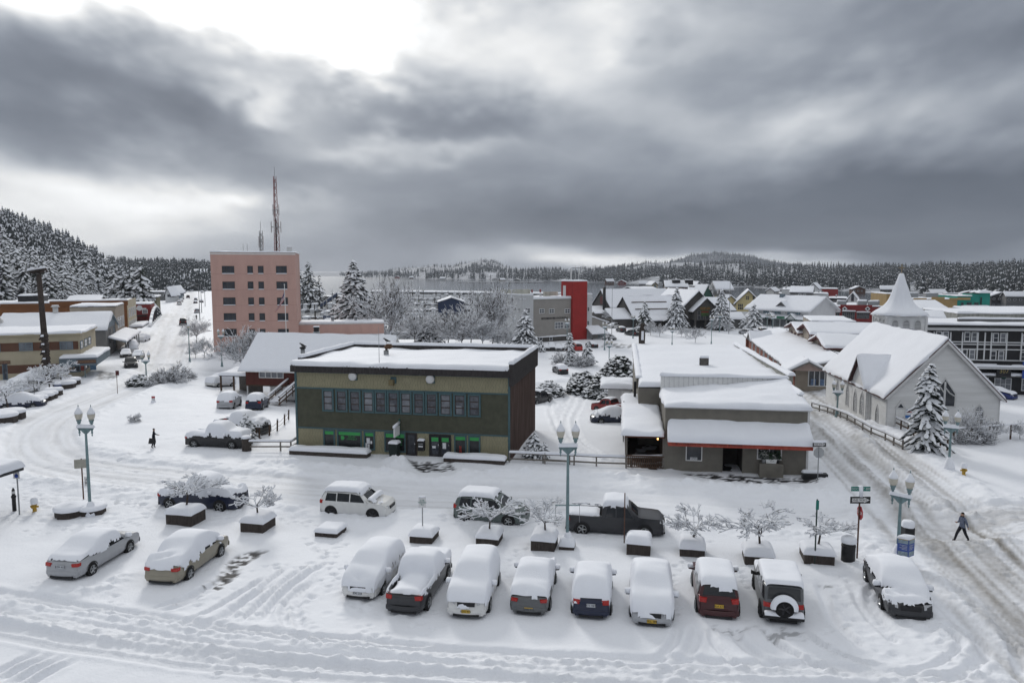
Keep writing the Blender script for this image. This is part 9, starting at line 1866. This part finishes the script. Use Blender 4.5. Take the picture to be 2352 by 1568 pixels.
 for k,(x,y,yt)in enumerate(((925,1080,850),(1065,1100,900),(1390,1105,930),(1450,1115,940),(1860,1010,840),(2070,1020,850),(240,860,690),(2300,950,800))):bt(['frosted shrub tree before the slender fir','small frosted tree on the square lawn','frosted tree below the entrance gable','frosted tree next to the dark-trunked one','frosted tree right of the entrance lamps','frosted tree by the civic flagpole','dark little tree against the gabled hall','frosted bush tree by the market shelter'][k],'D7',x,y,x,yt,None,k%2+1,'frosted small trees on the civic square')
 bt('fine-twigged bare tree against the church gable','B3',1500,1060,1480,745,None,2);bt('snowy bare bush right of the church corner','B3',1730,1050,1740,850,None,1);bt('snowy bush at the right end of the wire fence','B3',1960,1040,1970,860,None,2)
 for k,(x,ty)in enumerate(((1000,560),(1060,620),(1230,640))):pass
 BB=[bare_mesh(3,560+k,spread=1.25,depth=4,n0=11,trunk=.06,kids=(3,5),up=.35,thick=.012,shrink=.74,snow=.8,minr=.018,sn_r=1.6)for k in range(2)];bs={}
 for k,(kk,x,y,s_,lab)in enumerate((('D4',870,1500,1.35,'large twiggy frosted bush on the traffic island'),('D4',790,1505,1.0,'frosted bush beside the large island bush'),('D4',720,1515,.9,'low frosted bush left of the island bushes'),('D4',1050,1465,.6,'small bush at the right tip of the island'),('D4',620,1545,.55,'low frosted twigs before the island lamp'),('A6',1240,595,.45,'little twiggy heap sticking out of the snow field'),('B3',1440,1075,.9,'twiggy frosted shrub behind the wire fence'),('B3',1620,1070,.8,'frosted shrub behind the middle of the wire fence'),('B1',170,350,1.3,'pale twiggy bush left of the thin fir'),('B1',350,375,1.5,'broad frosted bush right of the thin fir'))):
  p=G(*C(kk,x,y));i=k%2
  if i in bs:bare_tree('frosted_bush',lab,bs[i],p,k*1.1,s_,'frosted twiggy bushes','bush')
  else:bs[i]=share(bare_tree('frosted_bush',lab,BB[i],p,k*1.1,s_,'frosted twiggy bushes','bush'))
 def shrub(lab,k,x,y,R,Hh,seed,y_=None,dens=1.0,snow=.75,group='snow-laden shrubs'):
  V0=C(k,x,y);p=G(*V0)
  if y_:q=at_y(V0[0],V0[1],y_);p=Vector((q.x,y_,gzf(q.x,y_)))
  t=thing('snowy_shrub',lab,'shrub',(p.x,p.y,p.z-.1),0,group);r_=random.Random(seed);nv,nf,sv,sf=[],[],[],[];n=int(300*dens*max(1,R))
  for _ in range(n):
   a=r_.uniform(0,6.283);q=r_.random()**.5;h=r_.random();rr_=R*q*math.sqrt(max(.05,1-(h-.35)**2*1.6));c=Vector((rr_*math.cos(a),rr_*math.sin(a),Hh*h*(1-.45*q*q)+.1));s=r_.uniform(.14,.28)*(R**.4);b=len(nv)
   pts=[(c.x+s*math.cos(j*1.047)*r_.uniform(.6,1.2),c.y+s*math.sin(j*1.047)*r_.uniform(.6,1.2),c.z-s*r_.uniform(-.2,.9))for j in range(6)];nv+=[tuple(c)]+pts;nf+=[(b,b+1+j,b+1+(j+1)%6)for j in range(6)]
   if r_.random()<snow:e=len(sv);sv+=[(c.x,c.y,c.z+s*r_.uniform(.3,.6))]+[(c.x+s*1.0*math.cos(j*1.047)*r_.uniform(.7,1.1),c.y+s*1.0*math.sin(j*1.047)*r_.uniform(.7,1.1),c.z+s*r_.uniform(-.25,.2))for j in range(6)];sf+=[(e,e+1+j,e+1+(j+1)%6)for j in range(6)]
  o=mesh_np('foliage',nv,nf,NEEDLE,t);mesh_np('snow_load',sv,sf,SNOWT,o,True);MB().tube([(0,0,-.2),(0,0,Hh*.6)],[.1,.04],5).out('stem',TRUNK,t)
 for k,(kk,x,y,R,Hh,lab,yy)in enumerate((('B1',700,400,4.6,6.8,'tall rhododendron mass beside the rear hall',112),('B1',790,410,3.0,5.4,'right half of the tall rhododendron mass',112),('B1',520,395,2.6,2.6,'low snowy shrub left of the lane lamp',112),('B1',390,390,3.0,3.6,'greyish shrub behind the thin fir',116),('B1',690,400,3.0,2.4,'low hedge shrub below the rhododendrons',108),('B1',60,370,2.6,2.4,'dark shrub behind the black SUV',114),('B1',300,360,1.4,3.2,'narrow upright shrub near the thin fir',118),('D4',500,1530,1.8,1.5,'spiky evergreen at the island lamp foot',None),('D5',330,1545,3,2.4,'snowy shrub behind the chimney of the red house',135),('D7',300,1150,2,1.8,'shrub at the station wing corner',None))):
  shrub(lab,kk,x,y,R,Hh,600+k,yy,1.0,.8)
town_trees()
# harbour
def harbour():
 HULL=mat('boat_white',(.60,.61,.62),.5,.06,1);HB=mat('boat_blue',(.04,.07,.16),.5,.1,1);DK_=mat('boat_dark',(.05,.055,.06),.6,.2,1)
 def boat(kind,col):
  t=thing('moored_boat','x','boat');L=10 if kind!=2 else 9;B_=3.0;st=[(-L/2,.85,0),(-L/4,1,0),(L/6,.95,.15),(L/3,.6,.4),(L/2,.03,.8)];vs_=[]
  for x,w_,sh in st:vs_+=[(x,-B_/2*w_,1.1+sh),(x,-B_/2*w_*.8,.2),(x,0,-.4),(x,B_/2*w_*.8,.2),(x,B_/2*w_,1.1+sh)]
  MB().add(vs_,[(i*5+k,i*5+k+1,i*5+k+6,i*5+k+5)for i in range(4)for k in range(4)]+[(0,1,2,3,4)]+[(i*5,i*5+5,i*5+9,i*5+4)for i in range(4)]).out('hull',col,t)
  cx0,cx1,ch=((-2.5,2.0,2.2),(-1.0,2.6,2.9),(-2.5,1.0,.8))[kind];o=MB().hexa([(cx0,-1.1,1.0),(cx1,-1.0,1.0),(cx1,1.0,1.0),(cx0,1.1,1.0),(cx0+.2,-.95,1.0+ch),(cx1-.7,-.85,1.0+ch),(cx1-.7,.85,1.0+ch),(cx0+.2,.95,1.0+ch)]).out('cabin',HULL,t)
  for s in(-1,1):MB().box(cx0+.6,cx1-.9,s*1.0-.05,s*1.0+.05,1.0+ch*.5,1.0+ch*.85).out('cabin_window',GLASS,o)
  snow_slab(o,(cx0,-1.1,1.0+ch),(cx1-.4,-1.1,1.0+ch),(cx1-.4,1.1,1.0+ch),(cx0,1.1,1.0+ch),.45,.9);snow_slab(t,(-L/2+.2,-1.25,1.1),(cx0,-1.4,1.1),(cx0,1.4,1.1),(-L/2+.2,1.25,1.1),.4,.9,name='deck_snow');snow_slab(t,(cx1,-1.2,1.2),(L/2-1.0,-.4,1.6),(L/2-1.0,.4,1.6),(cx1,1.2,1.2),.35,.9,name='bow_snow')
  h=(4.5,8,13)[kind];MB().tube([(.3,0,1),(.3,0,h)],[.09,.05],5).out('mast',GREYW,t)
  if kind==1:MB().tube([(.3,0,4.5),(-3.6,0,6.5)],.06,4).out('boom',GREYW,t);MB().tube([(.3,0,2.5),(.5,2.6,8.5)],.05,4).out('pole',GREYW,t)
  if kind==2:MB().tube([(.3,0,2.6),(-3.8,0,2.8)],.12,5).out('boom',HB,t)
  return t
 protos=[boat(0,HULL),boat(1,HULL),boat(2,HULL),boat(0,HB),boat(1,DK_)];used=set();r_=random.Random(77)
 KN=['white cabin cruiser','white fishing troller with poles','white sailboat with a tall mast','blue-hulled cabin cruiser','dark-hulled fishing boat'];RW=['first float','second float','third float','fourth float','fifth float','outer float']
 n=0
 for row,y in enumerate((262,305,350,410,480,570)):
  x0,x1=-.285*y,-.03*y;p=Vector(((x0+x1)/2,y,SEA));t=thing('float_dock',['nearest snow-covered float of the harbour','second snow-covered float from the shore','third float behind the blue boathouse','fourth float in mid harbour','fifth float towards the breakwater','outermost float below the breakwater'][row],'dock',p,rad(4),'harbour floats');L=x1-x0;o=MB().box(-L/2,L/2,-1.2,1.2,-.3,.5).out('deck',WOODD,t);snow_slab(o,(-L/2,-1.2,.5),(L/2,-1.2,.5),(L/2,1.2,.5),(-L/2,1.2,.5),.4,3)
  for k in range(int(L/9)):
   x=x0+4+k*9+r_.uniform(-1,1);pl=thing('piling','tall dark mooring pile along the harbour floats','piling',(x,y+1.6,SEA),0,'mooring piles');h=r_.uniform(4.5,7.5);MB().tube([(0,0,-2),(0,0,h)],.27,6).out('pile_shaft',WOODD,pl);snow_cap_poly(pl,octagon(.28,6),h,.3)
  x=x0+3
  while x<x1-3:
   if r_.random()<.86:
    i=r_.choice((0,0,1,1,2,3,4));s=r_.uniform(.85,1.3);rz=rad(90+r_.uniform(-6,6))+(math.pi if r_.random()<.5 else 0);o=protos[i]if i not in used else clone(protos[i]);used.add(i);o.location=(x,y+r_.choice((-7,7)),SEA);o.rotation_euler=(0,0,rz);o.scale=(s,)*3;o['label']=KN[i]+' moored at the '+RW[row]+' of the harbour';o['group']=KN[i]+' group at the '+RW[row];n+=1
   x+=r_.uniform(4.2,5.6)
 for i in range(5):
  if i not in used:protos[i].location=(-40,300,SEA);protos[i]['label']=KN[i]+' moored in the harbour'
 a=at_z(855,672,SEA);c=at_z(1290,678,SEA);d=c-a;t=thing('breakwater','long straight breakwater with a snowy crest across the harbour mouth','breakwater',a,math.atan2(d.y,d.x));L=d.length;o=MB().hexa([(0,-5,-3),(L,-5,-3),(L,5,-3),(0,5,-3),(0,-1.5,2.2),(L,-1.5,2.2),(L,1.5,2.2),(0,1.5,2.2)]).out('rock_bank',DKBASE,t);snow_slab(o,(0,-3.4,1.0),(L,-3.4,1.0),(L,2,2.2),(0,2,2.2),.8,8)
 y=545;xl,xr=at_y(690,680,y).x,at_y(822,680,y).x;t=thing('timber_pier','dark timber pier on piles carrying small gabled huts','pier',(xl,y,SEA));L=xr-xl;o=MB().box(-20,L,0,16,2.4,3.0).out('deck',WOODD,t);snow_slab(o,(-20,0,3),(L,0,3),(L,16,3),(-20,16,3),.5,4);MB().box(-20,L,.4,.8,-1,2.4).out('underside_shade',BLACKPAINT,t)  # black sheet below the deck stands in for the shade there
 for k in range(13):MB().tube([(-18+k*(L+18)/13,-.4,-3),(-18+k*(L+18)/13,-.4,3.6)],.4,6).out('pile',WOODD,t)
 for k,(x0,x1,m,nm_)in enumerate(((20,130,REDB,'dark red'),(135,235,REDB,'red'),(240,340,mat('sage_green',(.22,.27,.22),.8,.1,1),'sage green'),(345,470,GREYW,'white'))):b=gv('pier_hut',nm_+' gabled hut in the row on the timber pier'+(' at the left end' if k==0 else ''),'hut',C('D5',x0,0)[0],C('D5',x1,0)[0],y+4,rad(3),12,C('D5',x0+10,675),C('D5',(x0+x1)/2,608),m,'y',.5,zb=SEA+3,rth=.3);b.win('F',1,2.6,1.0,2.6,2,2,WHITEF,GLASS,fw=.15);b.win('F',b.W-2.8,b.W-1.2,1.0,2.6,2,2,WHITEF,GLASS,fw=.15)
 a,c=at_y(*C('D5',470,920),420),at_y(*C('D5',760,720),440);t=thing('gangway','steep blue gangway sloping down to the floats','gangway',a);d=c-a;mb=MB()
 for w_ in(-1.1,1.0):mb.hexa([(0,w_,-1.2),(d.x,d.y+w_,d.z-1.2),(d.x,d.y+w_+.12,d.z-1.2),(0,w_+.12,-1.2),(0,w_,.8),(d.x,d.y+w_,d.z+.8),(d.x,d.y+w_+.12,d.z+.8),(0,w_+.12,.8)])
 MB().hexa([(0,-1,-1.2),(d.x,d.y-1,d.z-1.2),(d.x,d.y+1,d.z-1.2),(0,1,-1.2),(0,-1,-1),(d.x,d.y-1,d.z-1),(d.x,d.y+1,d.z-1),(0,1,-1)]).out('walkway',WOODG,t);mb.out('side_rails',DBLUE,t);MB().hexa([(0,-1.2,.8),(d.x,d.y-1.2,d.z+.8),(d.x,d.y+1.2,d.z+.8),(0,1.2,.8),(0,-1.0,1.3),(d.x,d.y-1,d.z+1.3),(d.x,d.y+1,d.z+1.3),(0,1,1.3)]).out('gangway_snow',SNOW,t,True)
 MB().tube([(d.x,d.y,-12),(d.x,d.y,d.z)],.5,6).out('landing_pile',WOODD,t)
 b=gv('boathouse','blue metal boathouse with a low arched snowy roof in the harbour','boathouse',C('A3',665,600)[0],C('A3',935,600)[0],325,rad(6),14,C('A3',700,545),C('A3',800,500),DBLUE,'y',.4,zb=SEA,rth=.2);b.ribs('F',0,b.W,0,b.ze,DBLUE,.9,.12,.06)
 print('boats',n)
harbour()
# people
def person(label,px,height,joints,zones,hair=None,rz=0.0,extra=None):
 """one skinned body; joints: name -> (x,y,z) in units of body height, facing -y"""
 p=GS(*px,.02);t=thing('person',label,'person',p,rz)
 J=joints;names=list(J);E=[('pelvis','waist'),('waist','chest'),('chest','neck'),('neck','head0'),('head0','head1')]
 for s in 'LR':E+=[('chest','sh'+s),('sh'+s,'el'+s),('el'+s,'wr'+s),('wr'+s,'ha'+s),('pelvis','hip'+s),('hip'+s,'kn'+s),('kn'+s,'an'+s),('an'+s,'toe'+s)]
 RAD=dict(pelvis=.083,waist=.078,chest=.092,neck=.036,head0=.050,head1=.046,sh=.05,el=.034,wr=.024,ha=.026,hip=.066,kn=.046,an=.034,toe=.026)
 me=bpy.data.meshes.new('skeleton');me.from_pydata([tuple(c*height for c in J[n])for n in names],[(names.index(a),names.index(b))for a,b in E],[]);o=bpy.data.objects.new('tmp',me);COL.objects.link(o)
 m=o.modifiers.new('s','SKIN');m.use_smooth_shade=True
 for i,n in enumerate(names):
  r=(RAD.get(n)or RAD[n.rstrip('LR')])*height;v=me.skin_vertices[0].data[i];v.radius=(r,r*(.78 if n in('chest','waist','pelvis')else 1));v.use_root=n=='pelvis'
 m2=o.modifiers.new('d','SUBSURF');m2.levels=2;m2.render_levels=2
 dg=bpy.context.evaluated_depsgraph_get();bm=bpy.data.meshes.new_from_object(o.evaluated_get(dg));bpy.data.objects.remove(o)
 mb=MB();mb.v=[tuple(v.co)for v in bm.vertices];mb.f=[tuple(q.vertices)for q in bm.polygons]
 for s in 'LR':
  w_,h=Vector(J['wr'+s])*height,Vector(J['ha'+s])*height;d=(h-w_).normalized();ax=d.cross(Vector((0,1,0)));ax=ax.normalized()if ax.length>.1 else Vector((1,0,0))
  for k,L in enumerate((.060,.072,.076,.070)):
   b=h+ax*((k-1.5)*.021)+d*.01;mb.tube([b,b+d*L*.6,b+d*L+Vector((0,-.018,0))],[.0105,.0095,.007],6)
  b=w_+d*.03-ax*.03;mb.tube([b,b+d*.035-ax*.025,b+d*.06-ax*.03],[.012,.011,.008],6)
 hd=(Vector(J['head0'])+Vector(J['head1']))/2*height;fw=Vector((0,-1,0))
 mb.tube([hd+fw*.07*height/1.75+Vector((0,0,.02)),hd+fw*.105*height/1.75-Vector((0,0,.005))],[.012,.016],6)
 for s in(-1,1):mb.tube([hd+Vector((s*.075,.005,-.01)),hd+Vector((s*.088,.012,.03))],[.014,.018],6)
 b=mb.out('body',None,t,True);bpy.data.meshes.remove(bm);me=b.data;mats=[]
 for n,c in zones['mats']:me.materials.append(mat(n,c,.85,.2,8));mats.append(n)
 fn=zones['f'];idx=[fn(q.center/height,J)for q in me.polygons];me.polygons.foreach_set('material_index',np.array(idx,dtype=np.int32))
 for s in(-1,1):MB().lathe([(.003,-.004),(.011,0),(.003,.004)],8,tuple(hd+Vector((s*.032,-.083,.012))),'y').out('eye',BLACKPAINT,b)
 MB().box(hd.x-.025,hd.x+.025,hd.y-.086,hd.y-.07,hd.z-.055,hd.z-.045).out('mouth',mat('lips',(.25,.08,.07),.7,0),b)
 if hair:
  vs_,fs=[],[];n=12
  for i in range(6):
   a=i/5*1.75
   for k in range(n):q=k*2*math.pi/n;rr_=.098*math.sin(a)*(1.0 if math.sin(q)>-.3 else(.97 if a<1.15 else.6));vs_.append((hd.x+rr_*math.cos(q),hd.y+.012+rr_*math.sin(q)*1.1,hd.z+.02+.105*math.cos(a)))
  MB().add(vs_,[(i*n+k,i*n+(k+1)%n,(i+1)*n+(k+1)%n,(i+1)*n+k)for i in range(5)for k in range(n)]).out('hair' if hair[0]=='hair' else hair[0],mat(hair[1],hair[2],.9,.3,20),t,True)
 if extra:extra(t,{k:Vector(v)*height for k,v in J.items()})
 return t
def pose(**kw):
 J=dict(pelvis=(0,0,.52),waist=(0,0,.60),chest=(0,-.005,.73),neck=(0,-.01,.835),head0=(0,-.02,.89),head1=(0,-.02,.955))
 for s,k in(('L',1),('R',-1)):J.update({'sh'+s:(.095*k,0,.79),'el'+s:(.125*k,.01,.635),'wr'+s:(.13*k,-.03,.50),'ha'+s:(.13*k,-.04,.455),'hip'+s:(.052*k,0,.50),'kn'+s:(.058*k,-.01,.27),'an'+s:(.058*k,.01,.045),'toe'+s:(.065*k,-.075,.02)})
 J.update(kw);return J
def zone(c,J):
 z=c.z;x=abs(c.x)
 if z>.845:return 3
 hd=min((c-Vector(J['ha'+s])).length for s in 'LR')
 if hd<.055:return 3
 if z<.07:return 2
 if z<.50 and min((c-Vector(J['wr'+s])).length for s in 'LR')>.10:return 1
 return 0
SKIN=('skin_tone',(.42,.27,.20))
person('person in a blue plaid shirt and dark jeans striding across the street',C('D1',1118,512),1.82,pose(kn_=(0,0,0),hipL=(.052,0,.50),knL=(.055,.085,.275),anL=(.055,.21,.075),toeL=(.06,.15,.03),hipR=(-.052,0,.50),knR=(-.055,-.13,.285),anR=(-.055,-.21,.05),toeR=(-.06,-.285,.05),elL=(.12,.06,.64),wrL=(.125,.10,.52),haL=(.125,.115,.475),elR=(-.12,-.02,.64),wrR=(-.10,-.13,.625),haR=(-.085,-.17,.64))if False else pose(hipL=(.052,0,.50),knL=(.055,.085,.275),anL=(.055,.21,.075),toeL=(.06,.15,.03),hipR=(-.052,0,.50),knR=(-.055,-.13,.285),anR=(-.055,-.21,.05),toeR=(-.06,-.285,.05),elL=(.12,.06,.64),wrL=(.125,.10,.52),haL=(.125,.115,.475),elR=(-.12,-.02,.64),wrR=(-.10,-.13,.625),haR=(-.085,-.17,.64)),dict(mats=[('plaid_shirt',(.06,.085,.15)),('dark_jeans',(.012,.013,.018)),('brown_boots',(.05,.02,.015)),SKIN],f=zone),('hair','dark_hair',(.02,.014,.01)),rad(-82))
pm_=MATS['plaid_shirt'];nt_=pm_.node_tree;b_=nt_.nodes['Principled BSDF'];ck=nt_.nodes.new('ShaderNodeTexChecker');ck.inputs['Scale'].default_value=22;ck.inputs[1].default_value=(.03,.045,.10,1);ck.inputs[2].default_value=(.22,.24,.30,1);tcx=nt_.nodes.new('ShaderNodeTexCoord');nt_.links.new(tcx.outputs['Object'],ck.inputs[0]);nt_.links.new(ck.outputs[0],b_.inputs['Base Color'])
def carry(t,J):
 h=J['haR'];o=MB().box(-.05,.05,-.22,.30,-.25,.25).out('carried_case',BLACKPAINT,t);o.location=(h.x-.03,h.y+.02,h.z-.18);o.rotation_euler=(rad(12),0,rad(10));MB().tube([(0,-.06,.24),(0,0,.30),(0,.08,.24)],.012,5).out('case_handle',BLACKPAINT,o)
person('person in dark hooded coat carrying a flat black case through the snow',C('A6',1418,828),1.78,pose(knL=(.06,-.05,.29),anL=(.06,.02,.06),toeL=(.065,-.06,.03),knR=(-.06,.03,.28),anR=(-.06,.12,.07),toeR=(-.065,.06,.02),elL=(.17,-.07,.65),wrL=(.24,-.17,.60),haL=(.27,-.21,.585),elR=(-.14,.05,.65),wrR=(-.16,.06,.53),haR=(-.165,.055,.49)),dict(mats=[('dark_coat',(.010,.012,.02)),('dark_trousers',(.012,.014,.022)),('dark_boots',(.01,.01,.01)),SKIN],f=zone),('hood','dark_hood',(.010,.012,.02)),rad(115),carry)
person('person in dark jacket and blue jeans walking behind the pale shed',C('B1',483,662),1.76,pose(knL=(.055,-.07,.28),anL=(.055,-.08,.05),toeL=(.06,-.155,.03),knR=(-.055,.03,.28),anR=(-.055,.14,.06),toeR=(-.06,.08,.02),elL=(.12,.03,.64),wrL=(.12,.02,.51),haL=(.12,.01,.465),elR=(-.12,.02,.64),wrR=(-.11,-.05,.53),haR=(-.1,-.08,.50)),dict(mats=[('dark_jacket',(.012,.013,.016)),('blue_jeans',(.03,.04,.07)),('black_shoes',(.01,.01,.01)),SKIN],f=zone),('hair','black_hair',(.012,.01,.009)),rad(70))
person('person in black standing on the right pavement of the avenue',C('D4',1113,838),1.75,pose(),dict(mats=[('dark_coat',(.010,.012,.02)),('dark_trousers',(.012,.014,.022)),('dark_boots',(.01,.01,.01)),SKIN],f=zone),('hood','dark_hood',(.010,.012,.02)),0)
def crow(label,k,x,y,dist):
 p=at_y(*C(k,x,y),dist);t=thing('crow',label,'bird',p,rad(160));CB=mat('crow_black',(.012,.012,.014),.5,.2,9);s=1.5;vs_=[];n=8
 ST=[(-.26,.03,.00),(-.14,.05,.02),(-.04,.085,.05),(.06,.08,.09),(.12,.05,.14),(.16,.048,.17),(.20,.03,.165),(.25,.008,.15)]
 for x_,r,z in ST:
  for q in range(n):a=q*2*math.pi/n;vs_.append((x_*s,r*s*math.cos(a),(z+.10+r*.9*math.sin(a))*s))
 MB().add(vs_,[(i*n+q,i*n+(q+1)%n,(i+1)*n+(q+1)%n,(i+1)*n+q)for i in range(len(ST)-1)for q in range(n)]).out('body',CB,t,True)
 for sy_ in(-1,1):MB().tube([(0,sy_*.04,.12),(.02,sy_*.04,-.02)],.012,4).out('leg',CB,t)
q=GREEN.e.matrix_basis@Vector((0,4,0));crow('black crow perched on the dark flue cap at the office roof corner','A7',1303,222,GREEN.O.y+1.6);crow('black crow perched on the rusty bent flue cowl','A8',300,172,GREEN.O.y+3.0)
# smoke and haze
def volume_mat(name,dens,col,noise_=None):
 m=bpy.data.materials.new(name);m.use_nodes=True;t=m.node_tree;t.nodes.clear();o=t.nodes.new('ShaderNodeOutputMaterial');v=t.nodes.new('ShaderNodeVolumePrincipled');v.inputs['Color'].default_value=(*col,1);v.inputs['Density'].default_value=dens;v.inputs['Anisotropy'].default_value=.2;t.links.new(v.outputs[0],o.inputs['Volume'])
 if noise_:
  n=t.nodes.new('ShaderNodeTexNoise');n.inputs['Scale'].default_value=noise_;n.inputs['Detail'].default_value=3;r=t.nodes.new('ShaderNodeMapRange');r.inputs[1].default_value=.45;r.inputs[2].default_value=.7;r.inputs[4].default_value=dens;c=t.nodes.new('ShaderNodeTexCoord');t.links.new(c.outputs['Object'],n.inputs[0]);t.links.new(n.outputs[0],r.inputs[0]);t.links.new(r.outputs[0],v.inputs['Density'])
 return m
hz=MB().box(-1500,1900,-40,6600,-14,190).out('haze',volume_mat('haze_air',HAZE,(.80,.86,.96)));hz['kind']='stuff';hz['label']='thin winter haze filling the air over town and channel';hz['category']='haze'
print('scene built in',round(time.time()-T0,1),'s')
